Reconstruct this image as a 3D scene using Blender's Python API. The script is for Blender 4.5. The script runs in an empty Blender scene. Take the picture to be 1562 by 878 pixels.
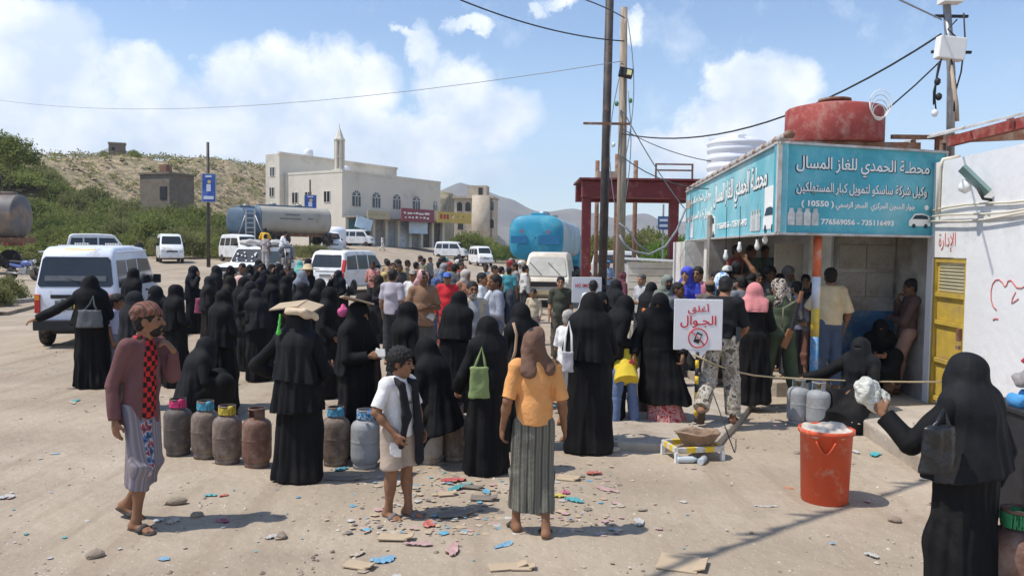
import bpy, math, random
import numpy as np
from mathutils import Vector, Matrix, Euler
random.seed(7); np.random.seed(7)
SC = bpy.context.scene
COL = SC.collection
R = math.radians
# ------------------------------------------------------------------ camera
CAMZ, F, W0, H0, HZ = 2.05, 1215.0, 1562.0, 878.0, 378.0
PITCH = math.atan((H0/2-HZ)/F); ROLL = R(0.75)
cd = bpy.data.cameras.new('camera'); cam = bpy.data.objects.new('camera', cd); COL.objects.link(cam)
cd.sensor_width = 36; cd.lens = 36*F/W0; cd.clip_start = .1; cd.clip_end = 9000
CM = Matrix.Translation((0, 0, CAMZ)) @ Matrix.Rotation(math.pi/2-PITCH, 4, 'X') @ Matrix.Rotation(ROLL, 4, 'Z')
cam.matrix_world = CM
SC.camera = cam
# ------------------------------------------------------------------ sun, sky
SUN_EL, SUN_AZ = R(61), math.atan2(-.97, -.22)     # azimuth measured from +Y towards +X
sd = bpy.data.lights.new('sun', 'SUN'); sd.energy = 3.9; sd.angle = R(.6); sd.color = (1, .945, .86)
sun = bpy.data.objects.new('sun', sd); COL.objects.link(sun)
sv = Vector((math.sin(SUN_AZ)*math.cos(SUN_EL), math.cos(SUN_AZ)*math.cos(SUN_EL), math.sin(SUN_EL)))
sun.rotation_euler = sv.to_track_quat('Z', 'Y').to_euler(); sun.location = (0, 0, 60)
SC.view_settings.view_transform = 'Standard'; SC.view_settings.look = 'None'
SC.view_settings.exposure = 0.32; SC.view_settings.gamma = 1
SC.cycles.max_bounces = 6; SC.cycles.volume_bounces = 0
SC.cycles.transparent_max_bounces = 6
SKY_STRENGTH = .15

def make_world():
    w = bpy.data.worlds.new('World'); SC.world = w; w.use_nodes = True
    nt = w.node_tree; N = nt.nodes; L = nt.links; N.clear()
    out = N.new('ShaderNodeOutputWorld'); bg = N.new('ShaderNodeBackground'); bg.inputs[1].default_value = SKY_STRENGTH
    L.new(bg.outputs[0], out.inputs[0])
    sky = N.new('ShaderNodeTexSky'); sky.sky_type = 'NISHITA'; sky.sun_disc = False
    sky.sun_elevation = SUN_EL; sky.sun_rotation = SUN_AZ % (2*math.pi); sky.dust_density = .25; sky.air_density = 1.0; sky.altitude = 300; sky.ozone_density = 3.0
    tc = N.new('ShaderNodeTexCoord'); sp = N.new('ShaderNodeSeparateXYZ'); L.new(tc.outputs['Generated'], sp.inputs[0])
    def m(op, a, b=None, c=None, clamp=False):
        n = N.new('ShaderNodeMath'); n.operation = op; n.use_clamp = clamp
        for i, v in enumerate((a, b, c)):
            if v is None: continue
            if isinstance(v, (int, float)): n.inputs[i].default_value = v
            else: L.new(v, n.inputs[i])
        return n.outputs[0]
    az = m('ARCTAN2', sp.outputs[0], sp.outputs[1]); el = m('ARCSINE', sp.outputs[2])
    # cumulus banks, given as azimuth, elevation and half sizes in degrees
    blobs = []
    for (px, py, rx, ry, wt) in [(10, 60, 90, 60, 1), (70, 75, 85, 55, 1), (115, 110, 60, 35, .9), (70, 180, 160, 70, .95),
                              (225, 135, 55, 48, 1.0), (260, 200, 150, 60, 1), (345, 125, 50, 55, .95), (425, 135, 60, 62, 1.05), (500, 130, 60, 62, 1.05),
                              (560, 140, 45, 50, .95), (450, 200, 180, 60, 1), (640, 85, 24, 42, .9), (628, 52, 26, 9, .8), (690, 140, 60, 48, 1), (745, 185, 75, 50, .95), (640, 215, 110, 45, .9),
                              (716, 50, 36, 15, 1), (815, 18, 10, 14, .7), (850, 6, 24, 10, .75), (1150, 130, 72, 48, 1.1), (1195, 135, 48, 40, 1), (1110, 190, 80, 45, 1.05), (1050, 225, 90, 35, .95),
                              (1190, 200, 80, 50, .9), (965, 45, 16, 22, .7), (560, 255, 240, 40, .7), (150, 235, 200, 35, .7)]:
        a = math.atan((px-W0/2)/F); r = math.hypot(px-W0/2, F); e = math.atan((HZ-py)/r)
        blobs.append((a, e, rx/F*math.cos(a)**2+.004, ry/F, wt))
    acc = None
    # domain warp gives the billowing outline
    nz = N.new('ShaderNodeTexNoise'); nz.inputs['Scale'].default_value = 11; nz.inputs['Detail'].default_value = 12; nz.inputs['Roughness'].default_value = .68
    L.new(tc.outputs['Generated'], nz.inputs['Vector'])
    nz2 = N.new('ShaderNodeTexNoise'); nz2.inputs['Scale'].default_value = 3.1; nz2.inputs['Detail'].default_value = 7; nz2.inputs['Roughness'].default_value = .6
    L.new(tc.outputs['Generated'], nz2.inputs['Vector'])
    spn = N.new('ShaderNodeSeparateXYZ'); L.new(nz.outputs['Color'], spn.inputs[0])
    azw = m('MULTIPLY_ADD', m('SUBTRACT', spn.outputs[0], .5), .10, az); elw = m('MULTIPLY_ADD', m('SUBTRACT', spn.outputs[1], .5), .085, el)
    for (a, e, ra, re, wt) in blobs:
        dx = m('MULTIPLY', m('SUBTRACT', azw, a), 1/ra); dy = m('MULTIPLY', m('SUBTRACT', elw, e), 1/re)
        d2 = m('MULTIPLY_ADD', dx, dx, m('MULTIPLY', dy, dy))
        g = m('MULTIPLY', m('SUBTRACT', 1.35, d2), wt)
        acc = g if acc is None else m('MAXIMUM', acc, g)
    # the same kind of broken cloud carries on round the rest of the horizon
    away = m('MULTIPLY', m('SUBTRACT', m('ABSOLUTE', az), .72), 4, clamp=True)
    low = m('SUBTRACT', 1.0, m('MULTIPLY', m('ABSOLUTE', m('SUBTRACT', el, .16)), 3.2))
    gen = m('MULTIPLY', m('ADD', m('MULTIPLY', m('SUBTRACT', nz2.outputs[0], .52), 6), m('MULTIPLY', low, .55)), away)
    acc = m('MAXIMUM', acc, gen)
    dens = m('ADD', acc, m('MULTIPLY', m('SUBTRACT', nz.outputs[0], .5), 2.0))
    dens = m('MULTIPLY', m('SUBTRACT', dens, .1), 1.3, clamp=True)
    hz = m('MULTIPLY', m('SUBTRACT', .26, el), 3.2, clamp=True)      # pale air near the horizon
    hz = m('MULTIPLY', hz, .5)
    # cloud body: bright crowns, softer grey-blue undersides and inner relief
    nz3 = N.new('ShaderNodeTexNoise'); nz3.inputs['Scale'].default_value = 16; nz3.inputs['Detail'].default_value = 6
    L.new(tc.outputs['Generated'], nz3.inputs['Vector'])
    rel = m('MULTIPLY', m('SUBTRACT', nz3.outputs[0], .36), 3.0, clamp=True)
    def mix(fac, A, Bc):
        n = N.new('ShaderNodeMix'); n.data_type = 'RGBA'
        for s, v in ((0, fac), (6, A), (7, Bc)):
            if isinstance(v, (float, int)): n.inputs[s].default_value = v
            elif isinstance(v, tuple): n.inputs[s].default_value = (*v, 1)
            else: L.new(v, n.inputs[s])
        return n.outputs[2]
    cl = mix(rel, (4.5, 5.15, 6.2), (7.4, 7.5, 7.7))
    sky2 = mix(hz, sky.outputs[0], (5.1, 6.0, 7.2))
    L.new(mix(m('MULTIPLY', dens, .93), sky2, cl), bg.inputs[0])
make_world()
# ------------------------------------------------------------------ ground heights, pixels to points
def S(t):
    t = min(1., max(0., t)); return t*t*(3-2*t)
def gh(x, y):
    z = 1.9*S((y-30)/80)*S((2-x)/20)+.3*S((y-22)/18)*S((-x-10)/8)
    if x < -16 and y > 45:
        z += 11.2*S(((y-60)-2.2*(x+52))/85)*(1+.3*S((x+70)/20))
    return z
def ray(px, py):
    d = Vector(((px-W0/2)/F, -(py-H0/2)/F, -1.0)); d = CM.to_3x3() @ d
    return d/d.y                                   # one metre of depth along +Y
def at(px, py, Y):
    return Vector((0, 0, CAMZ))+ray(px, py)*Y
def on(px, py, zoff=0.):                           # where the line of sight meets the ground
    r = ray(px, py); o = Vector((0, 0, CAMZ)); lo = 1.
    for i in range(1500):
        lo += .1
        p = o+r*lo
        if p.z < gh(p.x, p.y)+zoff: break
    return Vector((p.x, p.y, gh(p.x, p.y)+zoff))
def stand(px, py, Y):                              # the ground point under a pixel at a depth
    p = at(px, py, Y); return Vector((p.x, Y, gh(p.x, Y)))
# ------------------------------------------------------------------ object helpers
def link(o, parent=None):
    COL.objects.link(o)
    if parent is not None: o.parent = parent
    return o
def tag(o, label=None, cat=None, group=None, kind=None):
    if label: o['label'] = label
    if cat: o['category'] = cat
    if group: o['group'] = group
    if kind: o['kind'] = kind
    return o
def thing(name, loc, label, cat, rz=0., group=None):
    o = bpy.data.objects.new(name, None); o.empty_display_size = .2; link(o)
    o.location = loc; o.rotation_euler = (0, 0, rz)
    return tag(o, label, cat, group)
def setmat(o, m):
    if len(o.data.materials) == 0: o.data.materials.append(m)
    o.material_slots[0].link = 'OBJECT'; o.material_slots[0].material = m
def mobj(name, me, m, parent=None, loc=None, rz=None):
    o = bpy.data.objects.new(name, me); link(o, parent)
    if m is not None: setmat(o, m)
    if loc is not None: o.location = loc
    if rz is not None: o.rotation_euler = (0, 0, rz) if not isinstance(rz, tuple) else rz
    return o
def copy_tree(o, parent=None):
    c = o.copy(); COL.objects.link(c); c.parent = parent
    for ch in list(o.children): copy_tree(ch, c)
    return c
def np_mesh(name, V, Fq, smooth=True):
    me = bpy.data.meshes.new(name); V = np.asarray(V, np.float32); Fq = np.asarray(Fq, np.int32)
    k = Fq.shape[1]
    me.vertices.add(len(V)); me.vertices.foreach_set('co', V.ravel())
    me.loops.add(Fq.size); me.loops.foreach_set('vertex_index', Fq.ravel())
    me.polygons.add(len(Fq)); me.polygons.foreach_set('loop_start', np.arange(0, Fq.size, k, dtype=np.int32))
    me.polygons.foreach_set('loop_total', np.full(len(Fq), k, np.int32))
    me.polygons.foreach_set('use_smooth', np.full(len(Fq), smooth, bool))
    me.update(calc_edges=True); me.validate(); return me
class B:
    """collects boxes, tubes, lathes and prisms for ONE mesh"""
    def __init__(s): s.v = []; s.f = []; s.sm = []
    def add(s, vs, fs, sm=False):
        n = len(s.v); s.v += [tuple(v) for v in vs]; s.f += [tuple(i+n for i in f) for f in fs]; s.sm += [sm]*len(fs); return s
    def box(s, c, d, rz=0., M=None):
        x, y, z = d[0]/2, d[1]/2, d[2]/2
        vs = [Vector((a*x, b*y, e*z)) for e in (-1, 1) for b in (-1, 1) for a in (-1, 1)]
        m = M if M is not None else Matrix.Rotation(rz, 3, 'Z')
        vs = [m @ v+Vector(c) for v in vs]
        return s.add(vs, [(0, 2, 3, 1), (4, 5, 7, 6), (0, 1, 5, 4), (2, 6, 7, 3), (0, 4, 6, 2), (1, 3, 7, 5)])
    def tube(s, pts, r, n=8, cap=True, sm=True):
        pts = [Vector(p) for p in pts]; rs = r if isinstance(r, (list, tuple)) else [r]*len(pts)
        vs = []; u0 = None
        for i, p in enumerate(pts):
            t = (pts[min(i+1, len(pts)-1)]-pts[max(i-1, 0)]).normalized()
            if u0 is None:
                u0 = t.cross(Vector((0, 0, 1)) if abs(t.z) < .9 else Vector((1, 0, 0))).normalized()
            u = (u0-t*u0.dot(t)).normalized(); w = t.cross(u); u0 = u
            vs += [p+(u*math.cos(2*math.pi*k/n)+w*math.sin(2*math.pi*k/n))*rs[i] for k in range(n)]
        fs = [(i*n+k, i*n+(k+1) % n, (i+1)*n+(k+1) % n, (i+1)*n+k) for i in range(len(pts)-1) for k in range(n)]
        s.add(vs, fs, sm)
        if cap:
            m = len(s.v)-len(vs); s.f += [tuple(m+k for k in reversed(range(n))), tuple(m+(len(pts)-1)*n+k for k in range(n))]; s.sm += [False, False]
        return s
    def lathe(s, prof, n=16, c=(0, 0, 0), M=None, sm=True, cap=True):
        m = M if M is not None else Matrix.Identity(3); vs = []
        for (r, z) in prof:
            vs += [m @ Vector((r*math.cos(2*math.pi*k/n), r*math.sin(2*math.pi*k/n), z))+Vector(c) for k in range(n)]
        fs = [(i*n+k, i*n+(k+1) % n, (i+1)*n+(k+1) % n, (i+1)*n+k) for i in range(len(prof)-1) for k in range(n)]
        s.add(vs, fs, sm)
        if cap:
            q = len(s.v)-len(vs); s.f += [tuple(q+k for k in reversed(range(n))), tuple(q+(len(prof)-1)*n+k for k in range(n))]; s.sm += [False, False]
        return s
    def prism(s, poly, z0, z1, f=None):                # poly of (x, y); f maps each (x, y, z)
        n = len(poly); g = f or (lambda x, y, z: (x, y, z))
        vs = [g(x, y, z0) for x, y in poly]+[g(x, y, z1) for x, y in poly]
        fs = [tuple(reversed(range(n))), tuple(range(n, 2*n))]+[(i, (i+1) % n, n+(i+1) % n, n+i) for i in range(n)]
        return s.add(vs, fs)
    def mesh(s, name):
        me = bpy.data.meshes.new(name); me.from_pydata(s.v, [], s.f); me.polygons.foreach_set('use_smooth', s.sm)
        import bmesh
        bm = bmesh.new(); bm.from_mesh(me); bmesh.ops.recalc_face_normals(bm, faces=bm.faces); bm.to_mesh(me); bm.free()
        return me
    def build(s, name, m, parent=None, loc=None, rz=None, bevel=0.):
        o = mobj(name, s.mesh(name), m, parent, loc, rz)
        if bevel:
            md = o.modifiers.new('edge', 'BEVEL'); md.width = bevel; md.segments = 2; md.limit_method = 'ANGLE'; md.angle_limit = R(40)
        return o
# ------------------------------------------------------------------ materials
MATS = {}
def mat(key, col, rough=.75, var=.12, vs=6., bump=0., bs=60., metal=0., bd=.02, thin=0., dirt=None, dirt_amt=.5, ds=3., spec=.35, alpha=None, emit=None, coat=0., stretch=None, coord='Object'):
    """principled base with noise in colour and relief; DIRT is a second colour in patches"""
    if key in MATS: return MATS[key]
    m = bpy.data.materials.new(key); m.use_nodes = True; nt = m.node_tree; N = nt.nodes; L = nt.links; p = N['Principled BSDF']
    p.inputs['Roughness'].default_value = rough; p.inputs['Metallic'].default_value = metal; p.inputs['Specular IOR Level'].default_value = spec
    p.inputs['Coat Weight'].default_value = coat
    tc = N.new('ShaderNodeTexCoord'); src = tc.outputs[coord]
    if stretch:
        mp = N.new('ShaderNodeMapping'); mp.inputs['Scale'].default_value = stretch; L.new(src, mp.inputs[0]); src = mp.outputs[0]
    nz = N.new('ShaderNodeTexNoise'); nz.inputs['Scale'].default_value = vs; nz.inputs['Detail'].default_value = 6; nz.inputs['Roughness'].default_value = .6; L.new(src, nz.inputs['Vector'])
    rp = N.new('ShaderNodeValToRGB'); e = rp.color_ramp.elements; e[0].position = .32; e[1].position = .68
    e[0].color = (*[max(0, c*(1-var)) for c in col], 1); e[1].color = (*[min(1, c*(1+var)) for c in col], 1)
    L.new(nz.outputs[0], rp.inputs[0]); c = rp.outputs[0]
    if dirt:
        n2 = N.new('ShaderNodeTexNoise'); n2.inputs['Scale'].default_value = ds; n2.inputs['Detail'].default_value = 8; n2.inputs['Roughness'].default_value = .7; L.new(src, n2.inputs['Vector'])
        r2 = N.new('ShaderNodeValToRGB'); r2.color_ramp.elements[0].position = .62-.35*dirt_amt; r2.color_ramp.elements[1].position = .78-.2*dirt_amt; L.new(n2.outputs[0], r2.inputs[0])
        mx = N.new('ShaderNodeMix'); mx.data_type = 'RGBA'; L.new(r2.outputs[0], mx.inputs[0]); L.new(c, mx.inputs[6]); mx.inputs[7].default_value = (*dirt, 1); c = mx.outputs[2]
    L.new(c, p.inputs['Base Color'])
    if bump:
        n3 = N.new('ShaderNodeTexNoise'); n3.inputs['Scale'].default_value = bs; n3.inputs['Detail'].default_value = 5; L.new(src, n3.inputs['Vector'])
        bp = N.new('ShaderNodeBump'); bp.inputs['Strength'].default_value = bump; bp.inputs['Distance'].default_value = bd; L.new(n3.outputs[0], bp.inputs['Height']); L.new(bp.outputs[0], p.inputs['Normal'])
    if thin:                                         # thin leaves let light through
        tr = N.new('ShaderNodeBsdfTranslucent'); L.new(c, tr.inputs[0]); ms = N.new('ShaderNodeMixShader'); ms.inputs[0].default_value = thin; L.new(p.outputs[0], ms.inputs[1]); L.new(tr.outputs[0], ms.inputs[2]); L.new(ms.outputs[0], N['Material Output'].inputs[0])
    if emit: p.inputs['Emission Color'].default_value = (*emit[:3], 1); p.inputs['Emission Strength'].default_value = emit[3]
    MATS[key] = m; return m
def pattern(key, kind, cols, scale, rough=.8, stretch=(1, 1, 1), bump=.25):
    """woven or printed cloth: checks, stripes or blotches"""
    if key in MATS: return MATS[key]
    m = bpy.data.materials.new(key); m.use_nodes = True; nt = m.node_tree; N = nt.nodes; L = nt.links; p = N['Principled BSDF']
    p.inputs['Roughness'].default_value = rough; p.inputs['Specular IOR Level'].default_value = .2
    tc = N.new('ShaderNodeTexCoord'); mp = N.new('ShaderNodeMapping'); mp.inputs['Scale'].default_value = stretch; L.new(tc.outputs['Object'], mp.inputs[0])
    if kind == 'check':
        t = N.new('ShaderNodeTexChecker'); t.inputs['Scale'].default_value = scale; L.new(mp.outputs[0], t.inputs[0]); f = t.outputs['Fac']
    elif kind == 'stripe':
        t = N.new('ShaderNodeTexWave'); t.inputs['Scale'].default_value = scale; t.inputs['Distortion'].default_value = 1.2; t.inputs['Detail'].default_value = 3; t.inputs['Detail Scale'].default_value = .6; L.new(mp.outputs[0], t.inputs[0]); f = t.outputs['Fac']
    elif kind == 'spots':
        t = N.new('ShaderNodeTexVoronoi'); t.inputs['Scale'].default_value = scale; L.new(mp.outputs[0], t.inputs[0]); f = t.outputs['Distance']
    else:
        t = N.new('ShaderNodeTexNoise'); t.inputs['Scale'].default_value = scale; t.inputs['Detail'].default_value = 2.5; L.new(mp.outputs[0], t.inputs[0]); f = t.outputs[0]
    rp = N.new('ShaderNodeValToRGB'); cr = rp.color_ramp; cr.interpolation = 'LINEAR' if kind == 'stripe' else 'CONSTANT'
    lo, hi = (.36, .64) if kind == 'blotch' else (0., 1.)
    while len(cr.elements) > 1: cr.elements.remove(cr.elements[-1])
    for i, c in enumerate(cols):
        ps = lo+(hi-lo)*i/len(cols) if kind != 'stripe' else i/(len(cols)-1)
        if i: el = cr.elements.new(ps)
        else: el = cr.elements[0]; el.position = ps
        el.color = (*c, 1)
    L.new(f, rp.inputs[0]); L.new(rp.outputs[0], p.inputs['Base Color'])
    n3 = N.new('ShaderNodeTexNoise'); n3.inputs['Scale'].default_value = 30; L.new(tc.outputs['Object'], n3.inputs['Vector'])
    bp = N.new('ShaderNodeBump'); bp.inputs['Strength'].default_value = bump; bp.inputs['Distance'].default_value = .02; L.new(n3.outputs[0], bp.inputs['Height']); L.new(bp.outputs[0], p.inputs['Normal'])
    MATS[key] = m; return m
def cloth(col, rough=.85, var=.14):
    return mat('cloth_%02d_%02d_%02d' % tuple(int(c*99) for c in col)+('_%d' % int(rough*10)), col, rough, var, 5., .3, 34., spec=.2)
BLACK = mat('black_cloth', (.0065, .0065, .0075), .8, .3, 4., .12, 60., spec=.2, dirt=(.022, .02, .018), dirt_amt=.25)
BLACK2 = mat('washed_black_cloth', (.011, .0115, .0135), .78, .25, 4., .12, 60., spec=.2, dirt=(.03, .027, .024), dirt_amt=.25)
NAVY = mat('navy_black_cloth', (.009, .0105, .017), .8, .25, 4., .12, 60., spec=.2, dirt=(.03, .027, .026), dirt_amt=.3)
UMBER = mat('brown_black_cloth', (.017, .0125, .0105), .8, .25, 4., .12, 60., spec=.2, dirt=(.035, .03, .025), dirt_amt=.3)
BLACK3 = mat('soft_black_cloth', (.018, .018, .021), .85, .2, 5., .15, 50., spec=.2)
SKIN = [mat('skin_brown', (.25, .125, .07), .68, .18, 14., .25, 160., spec=.25), mat('skin_dark', (.15, .072, .042), .68, .18, 14., .25, 160., spec=.25), mat('skin_tan', (.34, .185, .11), .68, .16, 14., .25, 160., spec=.25)]
HAIR = mat('black_hair', (.012, .01, .009), .6, .3, 30., .6, 90.)
HAIRG = mat('grey_hair', (.42, .38, .34), .8, .3, 40., .5, 90.)
EYE = mat('eye', (.02, .015, .012), .2, 0)
def paint(name, col, dirt=(.42, .35, .27), amt=.35, rough=.38, coat=.3, ds=2.5): return mat(name, col, rough, .05, 3., 0, dirt=dirt, dirt_amt=amt, ds=ds, coat=coat)
VANW = paint('white_van_paint', (.74, .75, .76), amt=.3)
GLASS = mat('dark_glass', (.028, .032, .036), .08, .2, 2., spec=.6)
RUBBER = mat('tyre_rubber', (.022, .021, .02), .85, .2, 20, dirt=(.2, .16, .12), dirt_amt=.4)
DARK = mat('dark_plastic', (.025, .025, .026), .6, .2, 10)
STEEL = mat('dull_steel', (.34, .34, .34), .45, .2, 8, metal=.7)
REDL = mat('red_lamp', (.5, .02, .015), .2, .05, 5, spec=.6)
AMBER = mat('amber_lamp', (.75, .28, .03), .25, .05, 5)
WHITE = mat('white_paint', (.78, .77, .74), .6, .05, 4)
YELLOW = mat('yellow_paint', (.72, .5, .04), .5, .1, 6)
# ------------------------------------------------------------------ smooth solid modelling: blended tapered shapes -> one quad mesh
def V3(*a): return np.array(a, np.float32)
def rotm(yaw=0., pitch=0., roll=0.):
    return np.array(Euler((pitch, roll, yaw), 'XYZ').to_matrix(), np.float32)
class Solid:
    """list of shapes added or cut one after another; k is how softly a shape blends in"""
    def __init__(s, k=.03): s.ops = []; s.k = k
    def cone(s, a, b, ra, rb, k=None, sc=(1, 1, 1), flat=False, op='+'):
        s.ops.append((op, 'c', V3(*a), V3(*b), ra, rb, V3(*sc), flat, s.k if k is None else k)); return s
    def ell(s, c, r, rot=None, k=None, op='+'):
        s.ops.append((op, 'e', V3(*c), V3(*r), rot, s.k if k is None else k)); return s
    def plane(s, p, n, k=.004): s.ops.append(('x', 'p', V3(*p), V3(*n)/np.linalg.norm(n), k)); return s
    def mesh(s, name, vox, disp=None):
        lo = np.full(3, 9e9); hi = -lo
        for o in s.ops:
            if o[0] != '+': continue
            if o[1] == 'c':
                r = max(o[4], o[5])*max(1., float(o[6].max())); b0 = np.minimum(o[2], o[3])-r*1.02; b1 = np.maximum(o[2], o[3])+r*1.02
            else: r = float(o[3].max()); b0 = o[2]-r; b1 = o[2]+r
            lo = np.minimum(lo, b0); hi = np.maximum(hi, b1)
        lo -= 3*vox; hi += 3*vox
        n = np.ceil((hi-lo)/vox).astype(int)+1
        D = np.full(n, .25, np.float32); ax = [(lo[i]+vox*np.arange(n[i])).astype(np.float32) for i in range(3)]
        for o in s.ops:
            op = o[0]
            if o[1] == 'p':
                X, Y, Z = np.ix_(*ax); q, nn, k = o[2], o[3], o[4]
                d = (X-q[0])*nn[0]+(Y-q[1])*nn[1]+(Z-q[2])*nn[2]
                D = np.maximum(D, d); continue
            k = o[-1]; mg = k+3*vox
            if o[1] == 'c':
                r = max(o[4], o[5])*max(1., float(o[6].max())); b0 = np.minimum(o[2], o[3])-r-mg; b1 = np.maximum(o[2], o[3])+r+mg
            else: r = float(o[3].max()); b0 = o[2]-r-mg; b1 = o[2]+r+mg
            i0 = np.clip(np.floor((b0-lo)/vox).astype(int), 0, n); i1 = np.clip(np.ceil((b1-lo)/vox).astype(int)+1, 0, n)
            if (i1 <= i0).any(): continue
            sl = tuple(slice(i0[i], i1[i]) for i in range(3)); X, Y, Z = np.ix_(*[ax[i][sl[i]] for i in range(3)])
            if o[1] == 'c':
                a, b, ra, rb, sc, flat = o[2:8]
                x, y, z = (X-a[0])/sc[0], (Y-a[1])/sc[1], (Z-a[2])/sc[2]; ba = (b-a)/sc; l2 = float(ba @ ba)
                t = (x*ba[0]+y*ba[1]+z*ba[2])/l2; h = np.clip(t, 0, 1)
                d = np.sqrt((x-ba[0]*h)**2+(y-ba[1]*h)**2+(z-ba[2]*h)**2)-(ra+(rb-ra)*h)
                if flat:
                    ln = math.sqrt(l2); xx, yy, zz = x-ba[0]*t, y-ba[1]*t, z-ba[2]*t
                    d = np.maximum(np.sqrt(xx*xx+yy*yy+zz*zz)-(ra+(rb-ra)*t), np.maximum(-t, t-1)*ln)
                d = d*float(min(sc))
            else:
                c, r3, rot = o[2], o[3], o[4]; x, y, z = X-c[0], Y-c[1], Z-c[2]
                if rot is not None:
                    q = rot.T; x, y, z = q[0, 0]*x+q[0, 1]*y+q[0, 2]*z, q[1, 0]*x+q[1, 1]*y+q[1, 2]*z, q[2, 0]*x+q[2, 1]*y+q[2, 2]*z
                k0 = np.sqrt((x/r3[0])**2+(y/r3[1])**2+(z/r3[2])**2); k1 = np.sqrt((x/r3[0]**2)**2+(y/r3[1]**2)**2+(z/r3[2]**2)**2)+1e-9
                d = k0*(k0-1)/k1
            A = D[sl]
            if op == '+':
                if k > 0:
                    h = np.maximum(k-np.abs(A-d), 0); D[sl] = np.minimum(A, d)-h*h/(4*k)
                else: D[sl] = np.minimum(A, d)
            else: D[sl] = np.maximum(A, -d)
        # surface nets
        I = D < 0
        I[0] = I[-1] = False; I[:, 0] = I[:, -1] = False; I[:, :, 0] = I[:, :, -1] = False
        D = np.where(I, np.minimum(D, -1e-5), np.maximum(D, 1e-5))
        cs = np.zeros(np.array(n)-1, np.int8)
        off = [(a, b, c) for a in (0, 1) for b in (0, 1) for c in (0, 1)]
        for (a, b, c) in off: cs += I[a:n[0]-1+a, b:n[1]-1+b, c:n[2]-1+c]
        act = np.argwhere((cs > 0) & (cs < 8)); idx = np.full(cs.shape, -1, np.int32); idx[tuple(act.T)] = np.arange(len(act))
        g = np.stack([D[act[:, 0]+a, act[:, 1]+b, act[:, 2]+c] for (a, b, c) in off], 1)
        P = np.zeros((len(act), 3), np.float32); cnt = np.zeros(len(act), np.float32)
        for i in range(8):
            for j in range(i+1, 8):
                if sum(abs(p-q) for p, q in zip(off[i], off[j])) != 1: continue
                m = (g[:, i] < 0) != (g[:, j] < 0); t = np.where(m, g[:, i]/(g[:, i]-g[:, j]+1e-12), 0)
                e = V3(*off[i])+t[:, None]*(V3(*off[j])-V3(*off[i])); P += e*m[:, None]; cnt += m
        P = P/cnt[:, None]; Vt = lo+(act+P)*vox
        Fs = []
        for axn in range(3):
            u, v = (axn+1) % 3, (axn+2) % 3
            s0 = [slice(None)]*3; s1 = [slice(None)]*3; s0[axn] = slice(0, -1); s1[axn] = slice(1, None)
            a, b = I[tuple(s0)], I[tuple(s1)]; e = np.argwhere(a != b)
            e = e[(e[:, u] > 0) & (e[:, v] > 0) & (e[:, u] < n[u]-1) & (e[:, v] < n[v]-1)]
            if len(e) == 0: continue
            du = np.zeros(3, int); du[u] = 1; dv = np.zeros(3, int); dv[v] = 1
            q = np.stack([idx[tuple((e-du-dv).T)], idx[tuple((e-dv).T)], idx[tuple(e.T)], idx[tuple((e-du).T)]], 1)
            ins = a[tuple(e.T)]; q[~ins] = q[~ins][:, ::-1]; Fs.append(q)
        Fq = np.concatenate(Fs); Fq = Fq[(Fq >= 0).all(1)]
        # normals, then folds
        if disp is not None:
            fn = np.cross(Vt[Fq[:, 2]]-Vt[Fq[:, 0]], Vt[Fq[:, 3]]-Vt[Fq[:, 1]]); Nn = np.zeros_like(Vt)
            for c in range(4): np.add.at(Nn, Fq[:, c], fn)
            Nn /= np.linalg.norm(Nn, axis=1)[:, None]+1e-9
            Vt = disp(Vt, Nn)
        return np_mesh(name, Vt, Fq)
def wob(V, f, seed=0):
    """cheap smooth noise in [-1, 1]"""
    r = np.random.RandomState(seed); o = np.zeros(len(V))
    for i in range(5):
        w = r.normal(size=3); w /= np.linalg.norm(w); o += np.sin((V @ (w*f*(.7+.35*i)).astype(np.float32))+r.uniform(0, 6.28))
    return o/2.6
def wrinkles(a=.006, f=22, seed=0, vert=1.):
    def fn(V, N): return V+N*(a*wob(V*V3(1, 1, vert)+.03*np.stack([wob(V, 9, seed+4)]*3, 1), f, seed)+.25*a*wob(V, f*2.1, seed+9))[:, None]
    return fn
def folds(a=.02, n=9, z0=1.0, z1=0., seed=0, c=(0, 0), base=.15):
    """cloth hanging in folds that deepen from z0 down to z1"""
    def fn(V, N):
        th = np.arctan2(V[:, 1]-c[1], V[:, 0]-c[0]); t = np.clip((z0-V[:, 2])/(z0-z1), 0, 1)*(1-base)+base
        ph = wob(V*V3(.4, .4, 1), 2.5, seed)*1.1
        w = 1-2*np.abs(np.sin(.5*n*th+ph+seed))**.8+.5*np.sin(round(n*1.9)*th-1.7*ph+2*seed)+.4*wob(V*V3(1, 1, .25), 26, seed+3)
        w = w*(.75+.5*wob(V*V3(1, 1, .6), 5, seed+7)); Nh = N*V3(1, 1, .25); return V+Nh*(a*t*w*.6)[:, None]+N*(.004*wob(V, 18, seed+5))[:, None]
    return fn
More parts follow.
